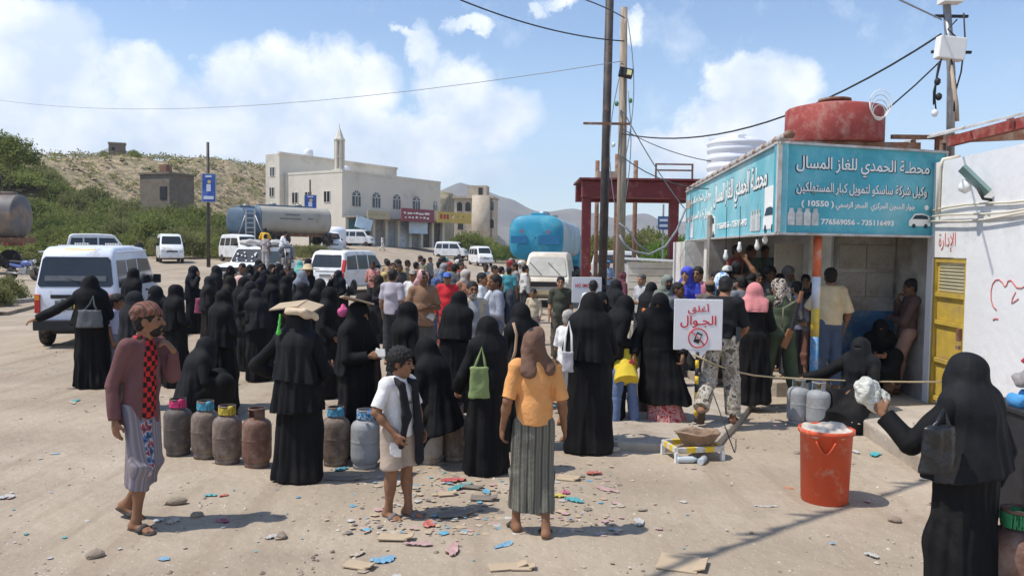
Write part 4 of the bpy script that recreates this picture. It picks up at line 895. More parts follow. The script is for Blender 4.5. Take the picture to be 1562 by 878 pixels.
# corrugated sheet lying on the slope
cs = thing('corrugated_fence', stand(150, 365, 50), 'grey corrugated sheets propped on the verge under the bushes', 'fence', R(-6))
for i in range(5):
    o = B()
    for j in range(6): o.lathe([(.075, 0), (.075, 1.3+.12*(i % 2))], 6, c=(-2.6+i*1.02+j*.165, .1*(i % 2), 0))
    o.build('sheet', mat('zinc_sheet', (.36, .37, .38), .5, .15, 2, dirt=(.3, .22, .15), dirt_amt=.3), cs)
# ------------------------------------------------------------------ poles and wires
WOOD = mat('weathered_wood', (.3, .24, .18), .9, .2, 3, .5, 20, dirt=(.42, .36, .28), dirt_amt=.4, stretch=(6, 6, .6))
IRON = mat('black_iron', (.05, .042, .04), .6, .3, 5, dirt=(.16, .1, .07), dirt_amt=.35)
WIRE = mat('black_wire', (.03, .03, .032), .6, 0); WIREG = mat('grey_wire', (.25, .26, .28), .6, 0)
b0 = stand(917, 500, 18.7); bp_ = thing('iron_pole', b0, 'tall black iron pole standing beside the wooden pole', 'pole')
top = at(931, -40, 18.7)-b0; bt = Vector((top.x*1.0, 0, top.z))
B().tube([(0, 0, -.2), bt*.5, bt], [.105, .1, .095], 14).build('shaft', IRON, bp_)
b1 = stand(943, 505, 18.0); wp_ = thing('wooden_pole', b1, 'weathered wooden utility pole with a small floodlight and loose wires', 'pole'); wt_ = at(952, 12, 18.0)-b1
B().tube([(0, 0, -.2), Vector(wt_)*.5+Vector((.02, 0, 0)), wt_], [.115, .1, .075], 12).build('shaft', WOOD, wp_)
def onpole(py, dx=0, dy=-.12): p = at(948, py, 18.0)-b1; t = (p.z)/wt_.z; return Vector((wt_.x*t+dx, dy, p.z))
B().box(onpole(190, -.35, -.1), (1.05, .05, .05)).build('crossbar', RUST, wp_); B().tube([onpole(115, -.05, -.12), onpole(118, .12, -.3)], .02, 6).build('bracket', DARK, wp_)
lf = onpole(116, .02, -.32); o = B().box((0, 0, 0), (.3, .1, .2), M=Matrix.Rotation(R(12), 3, 'Y') @ Matrix.Rotation(R(-20), 3, 'X')).build('lamp_housing', DARK, wp_, lf)
for sx in (-.07, .07): B().box((sx, -.052, 0), (.1, .012, .13), M=Matrix.Rotation(R(12), 3, 'Y') @ Matrix.Rotation(R(-20), 3, 'X')).build('lens', mat('lamp_lens', (.6, .58, .3), .3, .3, 30), o)
for py, dx in ((155, .16), (160, -.14), (222, -.2)): B().lathe([(.03, -.05), (.05, 0), (.03, .05)], 8, c=onpole(py, dx)).build('insulator', WHITE if py > 200 else mat('green_glass', (.06, .2, .1), .3, .1), wp_)
for k, (pa, pb, sg, lab) in enumerate((((30, .06), (250, .05), .5, 1), ((105, -.05), (330, -.1), .7, 1), ((140, .1), (300, .1), .25, 1))):
    P0, P1 = onpole(pa[0], pa[1]), onpole(pb[0], pb[1]); B().tube([P0.lerp(P1, t)+Vector((math.sin(t*math.pi)*(.35 if k != 1 else -.3)*sg, -.02, 0)) for t in [i/8 for i in range(9)]], .011, 5).build('loose_wire', WIREG, wp_)
def wire(pts, r, lab, m=WIRE, sag=0., n=18):
    P0, P1 = Vector(pts[0]), Vector(pts[1]); q = [P0.lerp(P1, i/n)-Vector((0, 0, sag*4*(i/n)*(1-i/n))) for i in range(n+1)]
    o = B().tube([p-P0 for p in q], r, 6).build('overhead_wire', m, None, P0); tag(o, lab, 'wire', 'overhead wires'); return o
WPx = lambda py: b1+onpole(py)
UP_ = at(1444, 60, 12.2)
wire((WPx(205), at(1436, 52, 12.2)), .016, 'thick wire rising from the wooden pole to the top of the transformer box pole', sag=.62)
wire((WPx(240), at(1436, 92, 12.2)), .012, 'slack wire looping low behind the turquoise sign up to the box on the pole', sag=1.25)
wire((WPx(198), at(1085, 246, 17.)), .01, 'short wire from the wooden pole down to the shop roof edge', sag=.1)
wire((WPx(170), at(1044, 318, 19.)), .012, 'thin wire dropping steeply from the wooden pole to the canopy', WIREG, sag=.1)
wire((WPx(65), at(690, -5, 15)), .014, 'twisted wire leaving the wooden pole for the upper edge of the sky', sag=.15)
wire((WPx(95), at(-60, 143, 40)), .008, 'long faint wire crossing the clouds from the wooden pole', WIREG, sag=.9)
wire((WPx(30), at(860, -10, 14)), .012, 'wire bending over the top of the wooden pole', sag=-.05)
wire((at(1436, 30, 12.2), at(1330, -20, 9)), .012, 'thin wire leaving the transformer box pole at the top', WIREG)
o = B().tube([at(x, y, 17.7)-b1 for x, y in ((945, 358), (952, 372), (965, 383), (990, 388), (1015, 376), (1033, 350), (1046, 318))], .025, 7).build('hanging_cable', WIREG, None, b1); tag(o, 'loop of grey cable hanging between wooden pole and shop wall', 'cable')
o = B().tube([at(x, y, 17.72)-b1 for x, y in ((944, 340), (958, 350), (972, 372), (990, 384))], .018, 7).build('hanging_cable', WIREG, None, b1); tag(o, 'short pale cable end dangling beside the wooden pole', 'cable')
# the thick wrapped cable overhead whose ragged shadow crosses the yard
sh0, sh1 = on(1040, 880), on(1430, 730); hgt = 6.0; off = Vector((sv.x, sv.y, 0))*(hgt/sv.z)
q0 = Vector((sh0.x, sh0.y, 0))+off+Vector((0, 0, hgt)); q1 = Vector((sh1.x, sh1.y, 0))+off+Vector((0, 0, hgt)); dq = (q1-q0); q0 -= dq*.8; q1 += dq*.25; dq = q1-q0
cb = thing('cable_bundle', q0, 'thick wrapped cable bundle strung high over the yard', 'cable')
B().tube([dq*(i/30)-Vector((0, 0, .25*math.sin(i/30*math.pi))) for i in range(31)], .028, 7).build('cable', WIRE, cb)
for i in range(34):
    t = (i+.5)/34; p = dq*t-Vector((0, 0, .25*math.sin(t*math.pi))); a = i*1.9
    B().tube([p, p+Vector((.09*math.cos(a)-.12, .05*math.sin(a)+.02, .05*math.sin(a*2))), p+dq*.012], .02, 5).build('wrap_end', WIRE, cb)
# transformer box pole on the shop
base = at(1452, 245, 12.2); tpole = thing('box_pole', base, 'leaning steel utility pole with a white meter box above the white wall', 'pole')
tt = at(1442, -25, 12.2)-base
B().tube([(0, 0, -.9), tt*.5+Vector((.04, 0, 0)), tt], [.06, .06, .055], 10).build('shaft', STEEL, tpole)
o = at(1446, 76, 12.1)-base; B().box((o.x, -.16, o.z), (.4, .16, .33), M=Matrix.Rotation(R(6), 3, 'Y')).build('meter_box', WHITE, tpole, bevel=.015)
o = at(1450, 0, 12.1)-base; B().box((o.x, -.1, o.z), (.3, .2, .1)).build('meter_box', WHITE, tpole)
for py, l in ((23, .5), (78, .6)): o = at(1455, py, 12.15)-base; B().box((o.x, .02, o.z), (l, .04, .04)).build('crossbar', DARK, tpole)
for k, (pts) in enumerate([[(1432, 95), (1428, 120), (1426, 150), (1428, 172)], [(1470, 20), (1472, 60), (1466, 110), (1456, 145)], [(1450, 85), (1458, 130), (1455, 170)], [(1436, 90), (1424, 140), (1424, 160)], [(1460, 30), (1446, 45), (1462, 60)]]):
    B().tube([at(x, y, 12.0)-base for x, y in pts], .012, 5).build('loose_wire', WIRE, tpole)
B().tube([at(1450, 100, 12.0)-base, at(1459, 160, 12.0)-base, at(1460, 185, 12.0)-base], .03, 6).build('conduit', mat('tan_steel', (.42, .33, .24), .7), tpole)
for x, y in ((1430, 125), (1432, 148), (1426, 173)): B().lathe([(.02, -.05), (.045, -.02), (.045, .03), (.015, .06)], 8, c=at(x, y, 12.0)-base).build('insulator', WHITE if y > 160 else DARK, tpole)
# far poles with portrait-format banners
BLUEB = mat('blue_banner', (.03, .08, .33), .5, .25, 1.1, dirt=(.18, .28, .6), dirt_amt=.25, ds=1.4)
def banner_pole(px, ptop, pbase, Y, bx, by, lab, lab2):
    b_ = stand(px, pbase, Y); b_.z = min(b_.z, at(px, pbase, Y).z); s = Y/F; t = thing('street_pole', b_, lab, 'pole'); hgt_ = at(px, ptop, Y).z-b_.z
    B().tube([(0, 0, -1), (.0, 0, hgt_)], [.13, .09], 8).build('shaft', IRON, t)
    bw, bh = (bx[1]-bx[0])*s, (by[1]-by[0])*s; c = at((bx[0]+bx[1])/2, (by[0]+by[1])/2, Y-.2)
    bn = thing('banner', c, lab2, 'banner'); B().box((0, 0, 0), (bw, .06, bh)).build('panel', BLUEB, bn); B().box((0, .02, 0), (bw+.1, .05, bh+.1)).build('frame', STEEL, bn)
    B().lathe([(bw*.14, 0), (bw*.14, .01)], 12, M=Matrix.Rotation(math.pi/2, 3, 'X'), c=(.05*bw, -.03, bh*.22)).build('printed_shape', mat('print_gold', (.6, .42, .15), .6, .3, 12), bn)
    B().box((0, -.036, 0), (bw*.34, .01, bh*.26)).build('printed_shape', mat('print_pale', (.55, .6, .68), .6), bn); B().box((0, -.036, -bh*.36), (bw*.8, .01, bh*.12)).build('printed_shape', mat('print_pale', (.55, .6, .68), .6), bn)
    B().box((0, -.036, bh*.42), (bw*.5, .01, bh*.07)).build('printed_shape', MATS['print_pale'], bn)
banner_pole(318, 217, 380, 50, (309, 328), (266, 307), 'dark street pole rising from the green slope with a blue banner', 'blue printed banner on the street pole before the bushes')
banner_pole(473, 274, 372, 85, (465, 482), (298, 325), 'dark street pole standing in front of the mosque', 'blue printed banner on the pole before the mosque wall')
for px, pt, Y in ((880+28, 245, 34), (938, 235, 30), (966, 245, 32)):
    b_ = stand(px, 440, Y); o = B().tube([(0, 0, -.3), (0, 0, at(px, pt, Y).z-b_.z)], .09, 8).build('steel_post', RUST, None, b_); tag(o, {908: 'thin rusty post standing beyond the red canopy by its column', 938: 'tallest rusty post behind the canopy between the two big poles', 966: 'rusty post behind the canopy just past the wooden pole'}[px], 'post', 'posts behind the canopy')
# ------------------------------------------------------------------ vehicles, length along local Y, front at +Y
def shell(outline, wz, belt, inset=.07):
    """body from a side outline of (y, z); wz(z) is the half width; edges rounded over"""
    pts = []
    n = len(outline)
    for i in range(n):
        a, c = outline[i], outline[(i+1) % n]; pts.append(a)
        if (a[1]-belt)*(c[1]-belt) < 0: t = (belt-a[1])/(c[1]-a[1]); pts.append((a[0]+(c[0]-a[0])*t, belt))
    n = len(pts); cy = sum(p[0] for p in pts)/n; nrm = []
    ar = sum(pts[i][0]*pts[(i+1) % n][1]-pts[(i+1) % n][0]*pts[i][1] for i in range(n)); sg = 1 if ar > 0 else -1
    for i in range(n):
        a, p, c = pts[i-1], pts[i], pts[(i+1) % n]
        e1 = Vector((p[0]-a[0], p[1]-a[1])); e2 = Vector((c[0]-p[0], c[1]-p[1])); e1.normalize(); e2.normalize(); t = (e1+e2).normalized() if (e1+e2).length > .01 else e1
        nrm.append(Vector((-t.y, t.x))*sg)
    b = B(); rings = []
    for xs, ins in ((-1, inset), (-1, inset*.3), (-1, 0), (1, 0), (1, inset*.3), (1, inset)):
        back = {inset: 0, inset*.3: inset*.28, 0: inset*.95}[ins]
        r = []
        for i, p in enumerate(pts):
            q = (p[0]+nrm[i].x*ins, p[1]+(nrm[i].y*ins if abs(p[1]-belt) > 1e-6 else 0)); r.append((xs*(wz(q[1])-back), q[0], q[1]))
        rings.append(r)
    if xs < 0: pass
    vs = [v for r in rings for v in r]; fs = []
    for k in range(5): fs += [(k*n+i, k*n+(i+1) % n, (k+1)*n+(i+1) % n, (k+1)*n+i) for i in range(n)]
    b.add(vs, fs, True)
    for k in (0, 5):
        up = [k*n+i for i in range(n) if pts[i][1] >= belt-1e-6]; dn = [k*n+i for i in range(n) if pts[i][1] <= belt+1e-6]
        b.f += [tuple(up), tuple(dn)]; b.sm += [False, False]
    return b
def wheels(t, ys, x, r, w_=.17, hub=STEEL):
    for y in ys:
        for s in (-1, 1):
            M = Matrix.Rotation(s*math.pi/2, 3, 'Y')
            o = B().lathe([(r*.55, -w_/2), (r*.9, -w_/2), (r, -w_*.3), (r, w_*.3), (r*.9, w_/2), (r*.6, w_/2)], 20, M=M).build('wheel', RUBBER, t, (s*x, y, r)); B().lathe([(r*.62, w_*.3), (r*.5, w_*.42), (r*.2, w_*.36), (.02, w_*.45)], 16, M=M).build('rim', hub, o)
def side_panes(t, wz, panes, m=GLASS):
    for s in (-1, 1):
        for poly in panes:
            b = B(); n = len(poly); vs = [(s*(wz(z)+.006), y, z) for y, z in poly]+[(s*(wz(z)-.02), y, z) for y, z in poly]
            b.add(vs, [tuple(range(n)), tuple(range(n, 2*n))]+[(i, (i+1) % n, n+(i+1) % n, n+i) for i in range(n)]); b.build('side_window', m, t)
def end_pane(t, a, c, wa, wc, out, nm='rear_window', m=GLASS, th=.012):
    """pane across the body between outline points a (low) and c (high), half widths wa and wc"""
    d = Vector((c[0]-a[0], c[1]-a[1])).normalized(); nr = Vector((-d.y, d.x))
    if nr.x*out < 0: nr = -nr
    a = Vector(a)+nr*th; c = Vector(c)+nr*th; r = .12; P = lambda u, v: (u*(wa+(wc-wa)*v), a.x+(c.x-a.x)*v, a.y+(c.y-a.y)*v)
    pts = [P(-.93, 0), P(.93, 0), P(1, .09), P(1, .91), P(.93, 1), P(-.93, 1), P(-1, .91), P(-1, .09)]; k = len(pts)
    vs = pts+[(x, y-nr.x*.03, z-nr.y*.03) for x, y, z in pts]
    return B().add(vs, [tuple(range(k)), tuple(range(k, 2*k))]+[(i, (i+1) % k, k+(i+1) % k, k+i) for i in range(k)]).build(nm, m, t)
def micro_van(loc, az, label, detail=False, paint_=None, group='minivans on the far road', L=3.6, H=1.9, tint=GLASS):
    t = thing('minivan', loc, label, 'van', -R(az), group); pt = paint_ or VANW; k = H/1.9
    wz = lambda z: .74 if z < 1.06*k else .74-.115*min(1, (z-1.06*k)/(.85*k))
    y0, y1 = -L/2, L/2
    out = [(y0+.04, .36), (y0, .5), (y0+.0, .95), (y0+.03, 1.12*k), (y0+.16, 1.68*k), (y0+.24, 1.82*k), (y0+.42, 1.89*k), (-.2, 1.92*k), (.75, 1.88*k), (.95, 1.8*k), (y1-.42, 1.15*k), (y1-.18, 1.02*k), (y1-.03, .86), (y1, .6), (y1-.04, .36), (y1-.45, .3), (y0+.4, .3)]
    shell(out, wz, 1.06*k).build('body', pt, t)
    zb, zt = 1.12*k, 1.64*k
    side_panes(t, wz, [[(y0+.22, zb), (y0+.3+.02, zt), (y0+.95, zt), (y0+.95, zb)], [(y0+1.04, zb), (y0+1.04, zt), (y0+1.78, zt+.02), (y0+1.78, zb)], [(y0+1.88, zb), (y0+1.88, zt+.02), (.92, zt), (y1-.62, zb+.05), (y1-.62, zb)]], tint)
    end_pane(t, (y0+.04, 1.14*k), (y0+.155, 1.7*k), .68, .6, -1, 'rear_window', tint); end_pane(t, (y1-.48, 1.22*k), (1.02, 1.74*k), .63, .56, 1, 'windscreen', tint)
    for s in (-1, 1):
        B().box((s*.665, y0-.003, .86), (.1, .05, .36)).build('tail_light', REDL, t, bevel=.01 if detail else 0); B().box((s*.55, y1-.045, .8), (.24, .08, .16)).build('headlight', mat('lamp_glass', (.6, .62, .62), .12, .05, 5, spec=.7), t)
        if detail: B().box((s*.665, y0-.031, .98), (.085, .012, .09)).build('indicator', AMBER, t)
        B().box((s*.84, y1-.78, 1.2*k), (.16, .08, .2)).build('mirror', DARK, t, bevel=.02 if detail else 0)
    B().box((0, y0-.02, .45), (1.47, .12, .2)).build('rear_bumper', DARK, t, bevel=.02); B().box((0, y1-.01, .47), (1.47, .12, .22)).build('front_bumper', pt, t, bevel=.02); B().box((0, y1-.008, .78), (.7, .03, .1)).build('grille', DARK, t)
    wheels(t, (y0+.55, y1-.62), .68, .27)
    B().box((0, 0, .3), (1.1, L*.8, .12)).build('underbody', DARK, t)
    if detail:
        B().box((0, y0-.01, 1.0), (.85, .05, .07)).build('garnish', DARK, t); B().box((-.1, y0-.012, .84), (.3, .02, .2)).build('plate_recess', DARK, t); o = B().box((.12, y0-.02, .84), (.28, .02, .17)).build('number_plate', YELLOW, t)
        B().box((-.2, y0-.026, .84), (.3, .02, .16)).build('number_plate', mat('dull_plate', (.2, .2, .2), .6, .3, 20), t)
        B().box((.02, y0+.27, 1.80*k), (.55, .05, .1), M=Matrix.Rotation(R(-40), 3, 'X')).build('roof_badge', YELLOW, t)
        B().tube([(.1, y0+.02, 1.2*k), (-.3, y0+.07, 1.36*k)], .01, 5).build('rear_wiper', DARK, t); B().box((-.35, y0-.012, .72), (.34, .012, .03)).build('emblem', STEEL, t)
        for s in (-1, 1):
            for y in (y0+1.0, y0+1.83): B().box((s*(.741), y, .78), (.006, .012, .62)).build('door_seam', DARK, t)
            for y in (y0+1.12, y0+2.35): B().box((s*.75, y, 1.02), (.03, .15, .035)).build('handle', DARK, t)
            B().tube([(s*.7, y0+.2, 1.79*k), (s*.685, .7, 1.82*k)], .012, 5).build('roof_gutter', pt, t)
        # seats and headrests seen through the rear pane are hinted by lighter seat backs
        B().box((0, y0+.055, 1.3*k), (1.1, .02, .1), M=Matrix.Rotation(R(-12), 3, 'X')).build('parcel_shelf', mat('seat_grey', (.12, .13, .14), .6), t)
    return t
micro_van(stand(128, 520, 17.2)+Vector((.45, 0, 0)), -11.5, 'white minibus seen from behind with yellow badge over its rear window', True, paint('near_van_paint', (.68, .72, .82), amt=.22), None, 3.7, 1.97)
for px, Y, az, lab in ((150, 52, 60, 'white minivan just behind the roof of the near minibus'), (259, 55, 152, 'white minivan driving towards the yard below the bushes'), (366, 57, 135, 'white minivan half hidden behind the station wagon roof load'),
                       (546, 96, 100, 'white minivan parked before the shuttered shops by the mosque'), (688, 93, 105, 'white minivan parked alone on the open dusty lot beyond the crowd'), (733, 80, 160, 'white minivan coming towards the crowd beside the blue tanker'),
                       (502, 74, 150, 'small pale minivan beside the white roadside tank below the mosque'), (945, 52, 95, 'white minivan behind the red canopy column')):
    micro_van(stand(px, 400, Y), az, lab, L=3.7, H=1.95)
tk = thing('roadside_tank', stand(512, 378, 84), 'white square tank standing at the corner of the mosque shops', 'water tank'); B().lathe([(1.1, 0), (1.1, 1.9), (.9, 2.2), (.3, 2.3)], 18).build('tank', MATS['white_plastic'], tk); B().box((0, 0, -.1), (2.4, 2.4, .5)).build('base', CONC, tk)
# white people carrier with tall tail lights
def carrier(loc, az, label):
    t = thing('people_carrier', loc, label, 'van', -R(az)); L, H = 4.6, 1.85; y0, y1 = -L/2, L/2
    wz = lambda z: .86 if z < 1.0 else .86-.14*min(1, (z-1.0)/.85)
    shell([(y0+.08, .35), (y0, .5), (y0, .95), (y0+.06, 1.1), (y0+.28, 1.7), (y0+.42, 1.8), (y0+.7, 1.85), (.4, 1.84), (.75, 1.76), (y1-1.0, 1.12), (y1-.25, .95), (y1-.02, .75), (y1, .45), (y1-.3, .3), (y0+.5, .3)], wz, 1.0, .09).build('body', VANW, t)
    side_panes(t, wz, [[(y0+.3, 1.05), (y0+.45, 1.6), (y0+1.2, 1.65), (y0+1.2, 1.05)], [(y0+1.3, 1.05), (y0+1.3, 1.65), (y0+2.2, 1.66), (y0+2.2, 1.05)], [(y0+2.3, 1.05), (y0+2.3, 1.66), (.7, 1.62), (1.2, 1.1)]])
    end_pane(t, (y0+.08, 1.14), (y0+.27, 1.66), .7, .62, -1); end_pane(t, (y1-1.0, 1.14), (.85, 1.72), .72, .62, 1, 'windscreen')
    for s in (-1, 1): B().box((s*.8, y0+.12, 1.2), (.13, .1, .5), M=Matrix.Rotation(R(-18), 3, 'X')).build('tail_light', REDL, t); B().box((s*.79, y0-.004, .82), (.15, .05, .22)).build('reflector', REDL, t); B().box((s*.95, .9, 1.12), (.2, .1, .16)).build('mirror', DARK, t); B().box((s*.65, y1-.08, .72), (.35, .1, .16)).build('headlight', MATS['lamp_glass'], t)
    B().box((0, y0-.02, .45), (1.7, .12, .22)).build('rear_bumper', VANW, t, bevel=.03); B().box((0, y0-.012, .8), (.52, .02, .12)).build('number_plate', MATS['dull_plate'], t); B().box((0, y0+.02, .98), (.9, .05, .05)).build('garnish', STEEL, t)
    wheels(t, (y0+.85, y1-.9), .77, .33, .2)
carrier(stand(537, 455, 35), 17, 'white people carrier with tall red tail lights parked behind the veiled women')
# dusty wrecked-looking white van facing the crowd
def dusty_van(loc, az, label):
    t = thing('dusty_van', loc, label, 'van', -R(az)); dp = mat('dusty_white_paint', (.62, .58, .5), .7, .12, 2, dirt=(.48, .39, .28), dirt_amt=.5, ds=1.5); y0, y1 = -2.1, 2.1
    wz = lambda z: .82 if z < 1.0 else .82-.13*min(1, (z-1.0)/.8)
    shell([(y0, .4), (y0, 1.0), (y0+.1, 1.7), (y0+.25, 1.85), (.2, 1.92), (1.0, 1.86), (1.2, 1.74), (1.74, 1.06), (2.02, .98), (2.1, .8), (2.1, .42), (1.7, .34), (y0+.3, .34)], wz, 1.0, .07).build('body', dp, t)
    end_pane(t, (1.76, 1.08), (1.23, 1.74), .72, .6, 1, 'windscreen', mat('dusty_glass', (.4, .39, .35), .55, .12, 2, dirt=(.3, .28, .24), dirt_amt=.3))
    for x0, x1 in ((-.5, -.05), (.15, .6)): B().tube([(x0, 1.75, 1.11), (x1, 1.42, 1.55)], .012, 5).build('wiper', DARK, t)
    side_panes(t, wz, [[(-1.9, 1.05), (-1.85, 1.6), (-.6, 1.65), (-.6, 1.05)], [(-.5, 1.05), (-.5, 1.65), (1.1, 1.62), (1.5, 1.1)]], MATS['dusty_glass'])
    B().box((0, 2.1, .82), (1.1, .04, .17)).build('grille', DARK, t)
    for s in (-1, 1): B().box((s*.62, 2.1, .82), (.22, .06, .18)).build('headlight', MATS['lamp_glass'], t); B().box((s*.95, 1.45, 1.15), (.14, .08, .24)).build('mirror', DARK, t)
    B().box((0, 2.14, .52), (1.64, .14, .2)).build('bumper', MATS['dull_plate'], t, bevel=.02); B().box((0, 2.22, .53), (.5, .02, .13)).build('number_plate', mat('tan_plate', (.5, .4, .22), .6, .2), t); wheels(t, (-1.4, 1.35), .73, .32)
    B().box((0, 0, .36), (1.4, 3.6, .1)).build('underbody', DARK, t)
dusty_van(stand(838, 465, 29.5), 187, 'dust covered white van facing the crowd below the blue tanker')
# tankers
def tanker(loc, az, label, cbody, cend, r=(1.22, 1.05), L=9.5, zc=2.45, nm='tanker_truck', ladder=False, cab=True, rear_marks=None, square=.72):
    t = thing(nm, loc, label, 'tanker', -R(az)); n = 36
    def ringp(sc, y): return [(sc*r[0]*np.sign(math.cos(a))*abs(math.cos(a))**square, y, zc+sc*r[1]*np.sign(math.sin(a))*abs(math.sin(a))**square) for a in [2*math.pi*k/n for k in range(n)]]
    def surf(rs): return B().add([v for q in rs for v in q], [(i*n+k, i*n+(k+1) % n, (i+1)*n+(k+1) % n, (i+1)*n+k) for i in range(len(rs)-1) for k in range(n)], True)
    y0, y1 = -L/2, L/2; surf([ringp(1, y0+L*i/6) for i in range(7)]).build('tank_body', cbody, t)
    for y, s in ((y0, -1), (y1, 1)):
        b = surf([ringp(1, y), ringp(.93, y+s*.1), ringp(.6, y+s*.2), ringp(.02, y+s*.25)]); b.build('tank_end', cend, t)
    for i in range(4 if L > 6 else 2): surf([ringp(1.012, y0+.02+i*(L-.12)/3), ringp(1.012, y0+.1+i*(L-.12)/3)]).build('band', cend if i == 0 else cbody, t)
    B().box((0, -L*.1, zc+r[1]+.05), (.62, L*.72, .16)).build('catwalk', cend, t, bevel=.03)
    for y in (-L*.25, L*.12): B().lathe([(.3, 0), (.3, .12), (.2, .16)], 14, c=(0, y, zc+r[1]+.12)).build('hatch', STEEL, t)
    B().box((0, .3, zc-r[1]-.12), (.9, L+1.6, .28)).build('chassis', RUST, t); B().box((0, y0+.4, zc-r[1]-.32), (2.3, .1, .16)).build('rear_bar', RUST, t)
    wheels(t, (y0+1.0, y0+2.25, y1-.2), 1.0, .52, .42, RUST)
    for s in (-1, 1): B().box((s*.85, y0+.34, zc-r[1]-.3), (.2, .06, .14)).build('tail_light', REDL, t)
    if cab: B().box((0, y1+1.5, 1.75), (2.3, 1.9, 2.3)).build('cab', cend, t, bevel=.12); B().box((0, y1+2.46, 2.2), (2.0, .03, .8)).build('windscreen', GLASS, t); wheels(t, (y1+1.7,), 1.0, .5, .34, RUST)
    if ladder:
        b = B()
        for x in (-.3, .3): b.box((x, y0-.5, zc+.2), (.09, .06, 3.0))
        for i in range(9): b.box((0, y0-.5, zc-1.1+i*.33), (.52, .05, .06))
        b.build('ladder', STEEL, t)
        for s in (-1, 1): B().tube([(s*.95, y0-.3, zc-r[1]), (s*.35, y0-.5, zc+r[1]*1.0)], .035, 6).build('stay', STEEL, t)
    if rear_marks:
        for (x, z, w_, h, m) in rear_marks: B().box((x, y0-.262, zc+z), (w_, .02, h)).build('printed_mark', m, t)
    return t
BT = mat('blue_tank_paint', (.03, .27, .42), .5, .15, .7, dirt=(.12, .42, .5), dirt_amt=.4, ds=.9); BD = mat('dark_blue_print', (.025, .16, .32), .5, .1, 4)
BTB = mat('pale_blue_tank_side', (.28, .42, .5), .55, .25, .5, dirt=(.45, .42, .36), dirt_amt=.5, ds=.7)
tk_ = tanker(stand(836, 480, 41.2), 9, 'bright blue tanker truck parked with its flat tank end towards the crowd', BTB, BT, (1.22, 1.02), 10.5, 2.52, rear_marks=[(-.75, -.1, .75, .32, BD), (.6, -.1, .95, .4, BD), (.45, -.78, 1.3, .2, BD)], square=.55)
for x, z in ((-.62, .28), (.55, .26)): B().lathe([(.07, 0), (.09, .01)], 12, M=Matrix.Rotation(math.pi/2, 3, 'X'), c=(x, -5.51, 2.52+z)).build('printed_ring', mat('print_red', (.25, .16, .25), .6), tk_)
GT = mat('grey_tank_paint', (.42, .4, .35), .6, .15, .6, dirt=(.3, .27, .22), dirt_amt=.5, ds=.6); GB = mat('slate_blue_paint', (.1, .145, .2), .55, .15, 1)
tanker(stand(391, 400, 68)+Vector((0, 0, .6)), 32, 'slate blue tanker with a ladder against its end below the bushes', GB, GB, (1.2, 1.15), 4.2, 2.2, ladder=False, cab=False)
t2 = tanker(stand(443, 400, 70)+Vector((0, 0, .75)), 47, 'long beige tanker with blue end parked in front of the mosque', GT, GB, (1.2, 1.15), 6.6, 2.2, cab=False)
for i, (y, z, w_) in enumerate(((-.4, .45, 1.3), (-.6, .1, 2.0), (1.3, .15, .5))): B().box((1.22, y, 2.2+z), (.03, w_, .13)).build('lettering', mat('dim_print', (.2, .2, .2), .7, .4, 14), t2)
ld = thing('steel_ladder', stand(382, 400, 60.5), 'pale steel ladder standing against the slate blue tanker', 'ladder', R(-10))
zl = at(382, 319, 60.5).z-ld.location.z
for x in (-.36, .36): B().box((x, 0, zl/2), (.1, .08, zl)).build('rail', STEEL, ld)
for i in range(int(zl/.36)): B().box((0, 0, .25+i*.36), (.62, .06, .07)).build('rung', STEEL, ld)
for s in (-1, 1): B().tube([(s*1.35, .1, zl*.28), (s*.4, 0, zl*.88)], .045, 6).build('stay', STEEL, ld)
DT = mat('dark_tank_paint', (.13, .125, .125), .6, .2, 1.5, dirt=(.3, .2, .13), dirt_amt=.45, ds=1.2)
tanker(stand(-4, 410, 40)+Vector((-2.3, .5, .2)), 262, 'dark sooty tanker with a rounded end at the edge of the road', DT, DT, (1.15, 1.1), 6, 2.75, cab=False, square=.95)
# station wagon with men and a load on it
sw = thing('station_wagon', stand(392, 425, 37), 'old white station wagon with decorated windscreen and a heaped roof rack', 'car', -R(192))
wz = lambda z: .84 if z < 1.05 else .84-.12*min(1, (z-1.05)/.8)
shell([(-2.2, .45), (-2.2, 1.05), (-2.1, 1.7), (-1.9, 1.85), (.3, 1.86), (.52, 1.8), (.95, 1.18), (2.0, 1.06), (2.15, .95), (2.15, .5), (1.8, .42), (-1.9, .42)], wz, 1.05, .06).build('body', VANW, sw)
end_pane(sw, (.97, 1.2), (.56, 1.76), .74, .65, 1, 'windscreen'); side_panes(sw, wz, [[(-2.0, 1.12), (-1.95, 1.66), (-.9, 1.68), (-.9, 1.12)], [(-.8, 1.12), (-.8, 1.68), (.4, 1.68), (.78, 1.14)]])
random.seed(5)
for i in range(14):
    q = random.uniform(-.2, .2); B().lathe([(.045, 0), (.03, .012)], 7, M=Matrix.Rotation(R(-55), 3, 'X'), c=(random.uniform(-.55, .55), .86-q*.6+.03, 1.44+q)).build('sticker', WHITE, sw)
wheels(sw, (-1.35, 1.4), .76, .36, .22)
B().box((0, 2.16, .62), (1.72, .12, .18)).build('bumper', STEEL, sw); B().box((0, 2.16, .88), (1.0, .03, .2)).build('grille', DARK, sw)
for s in (-1, 1): B().lathe([(.1, 0), (.09, .04)], 12, M=Matrix.Rotation(-math.pi/2, 3, 'X'), c=(s*.62, 2.15, .88)).build('headlight', MATS['lamp_glass'], sw)
b = B()
for x in (-.65, .65): b.tube([(x, -1.8, 1.98), (x, .3, 1.98)], .025, 6)
for y in (-1.8, -1.1, -.4, .3): b.tube([(-.65, y, 1.98), (.65, y, 1.98)], .02, 6)
tag(b.build('roof_rack', STEEL, sw), kind='stuff')
so = Solid(.12); random.seed(2)
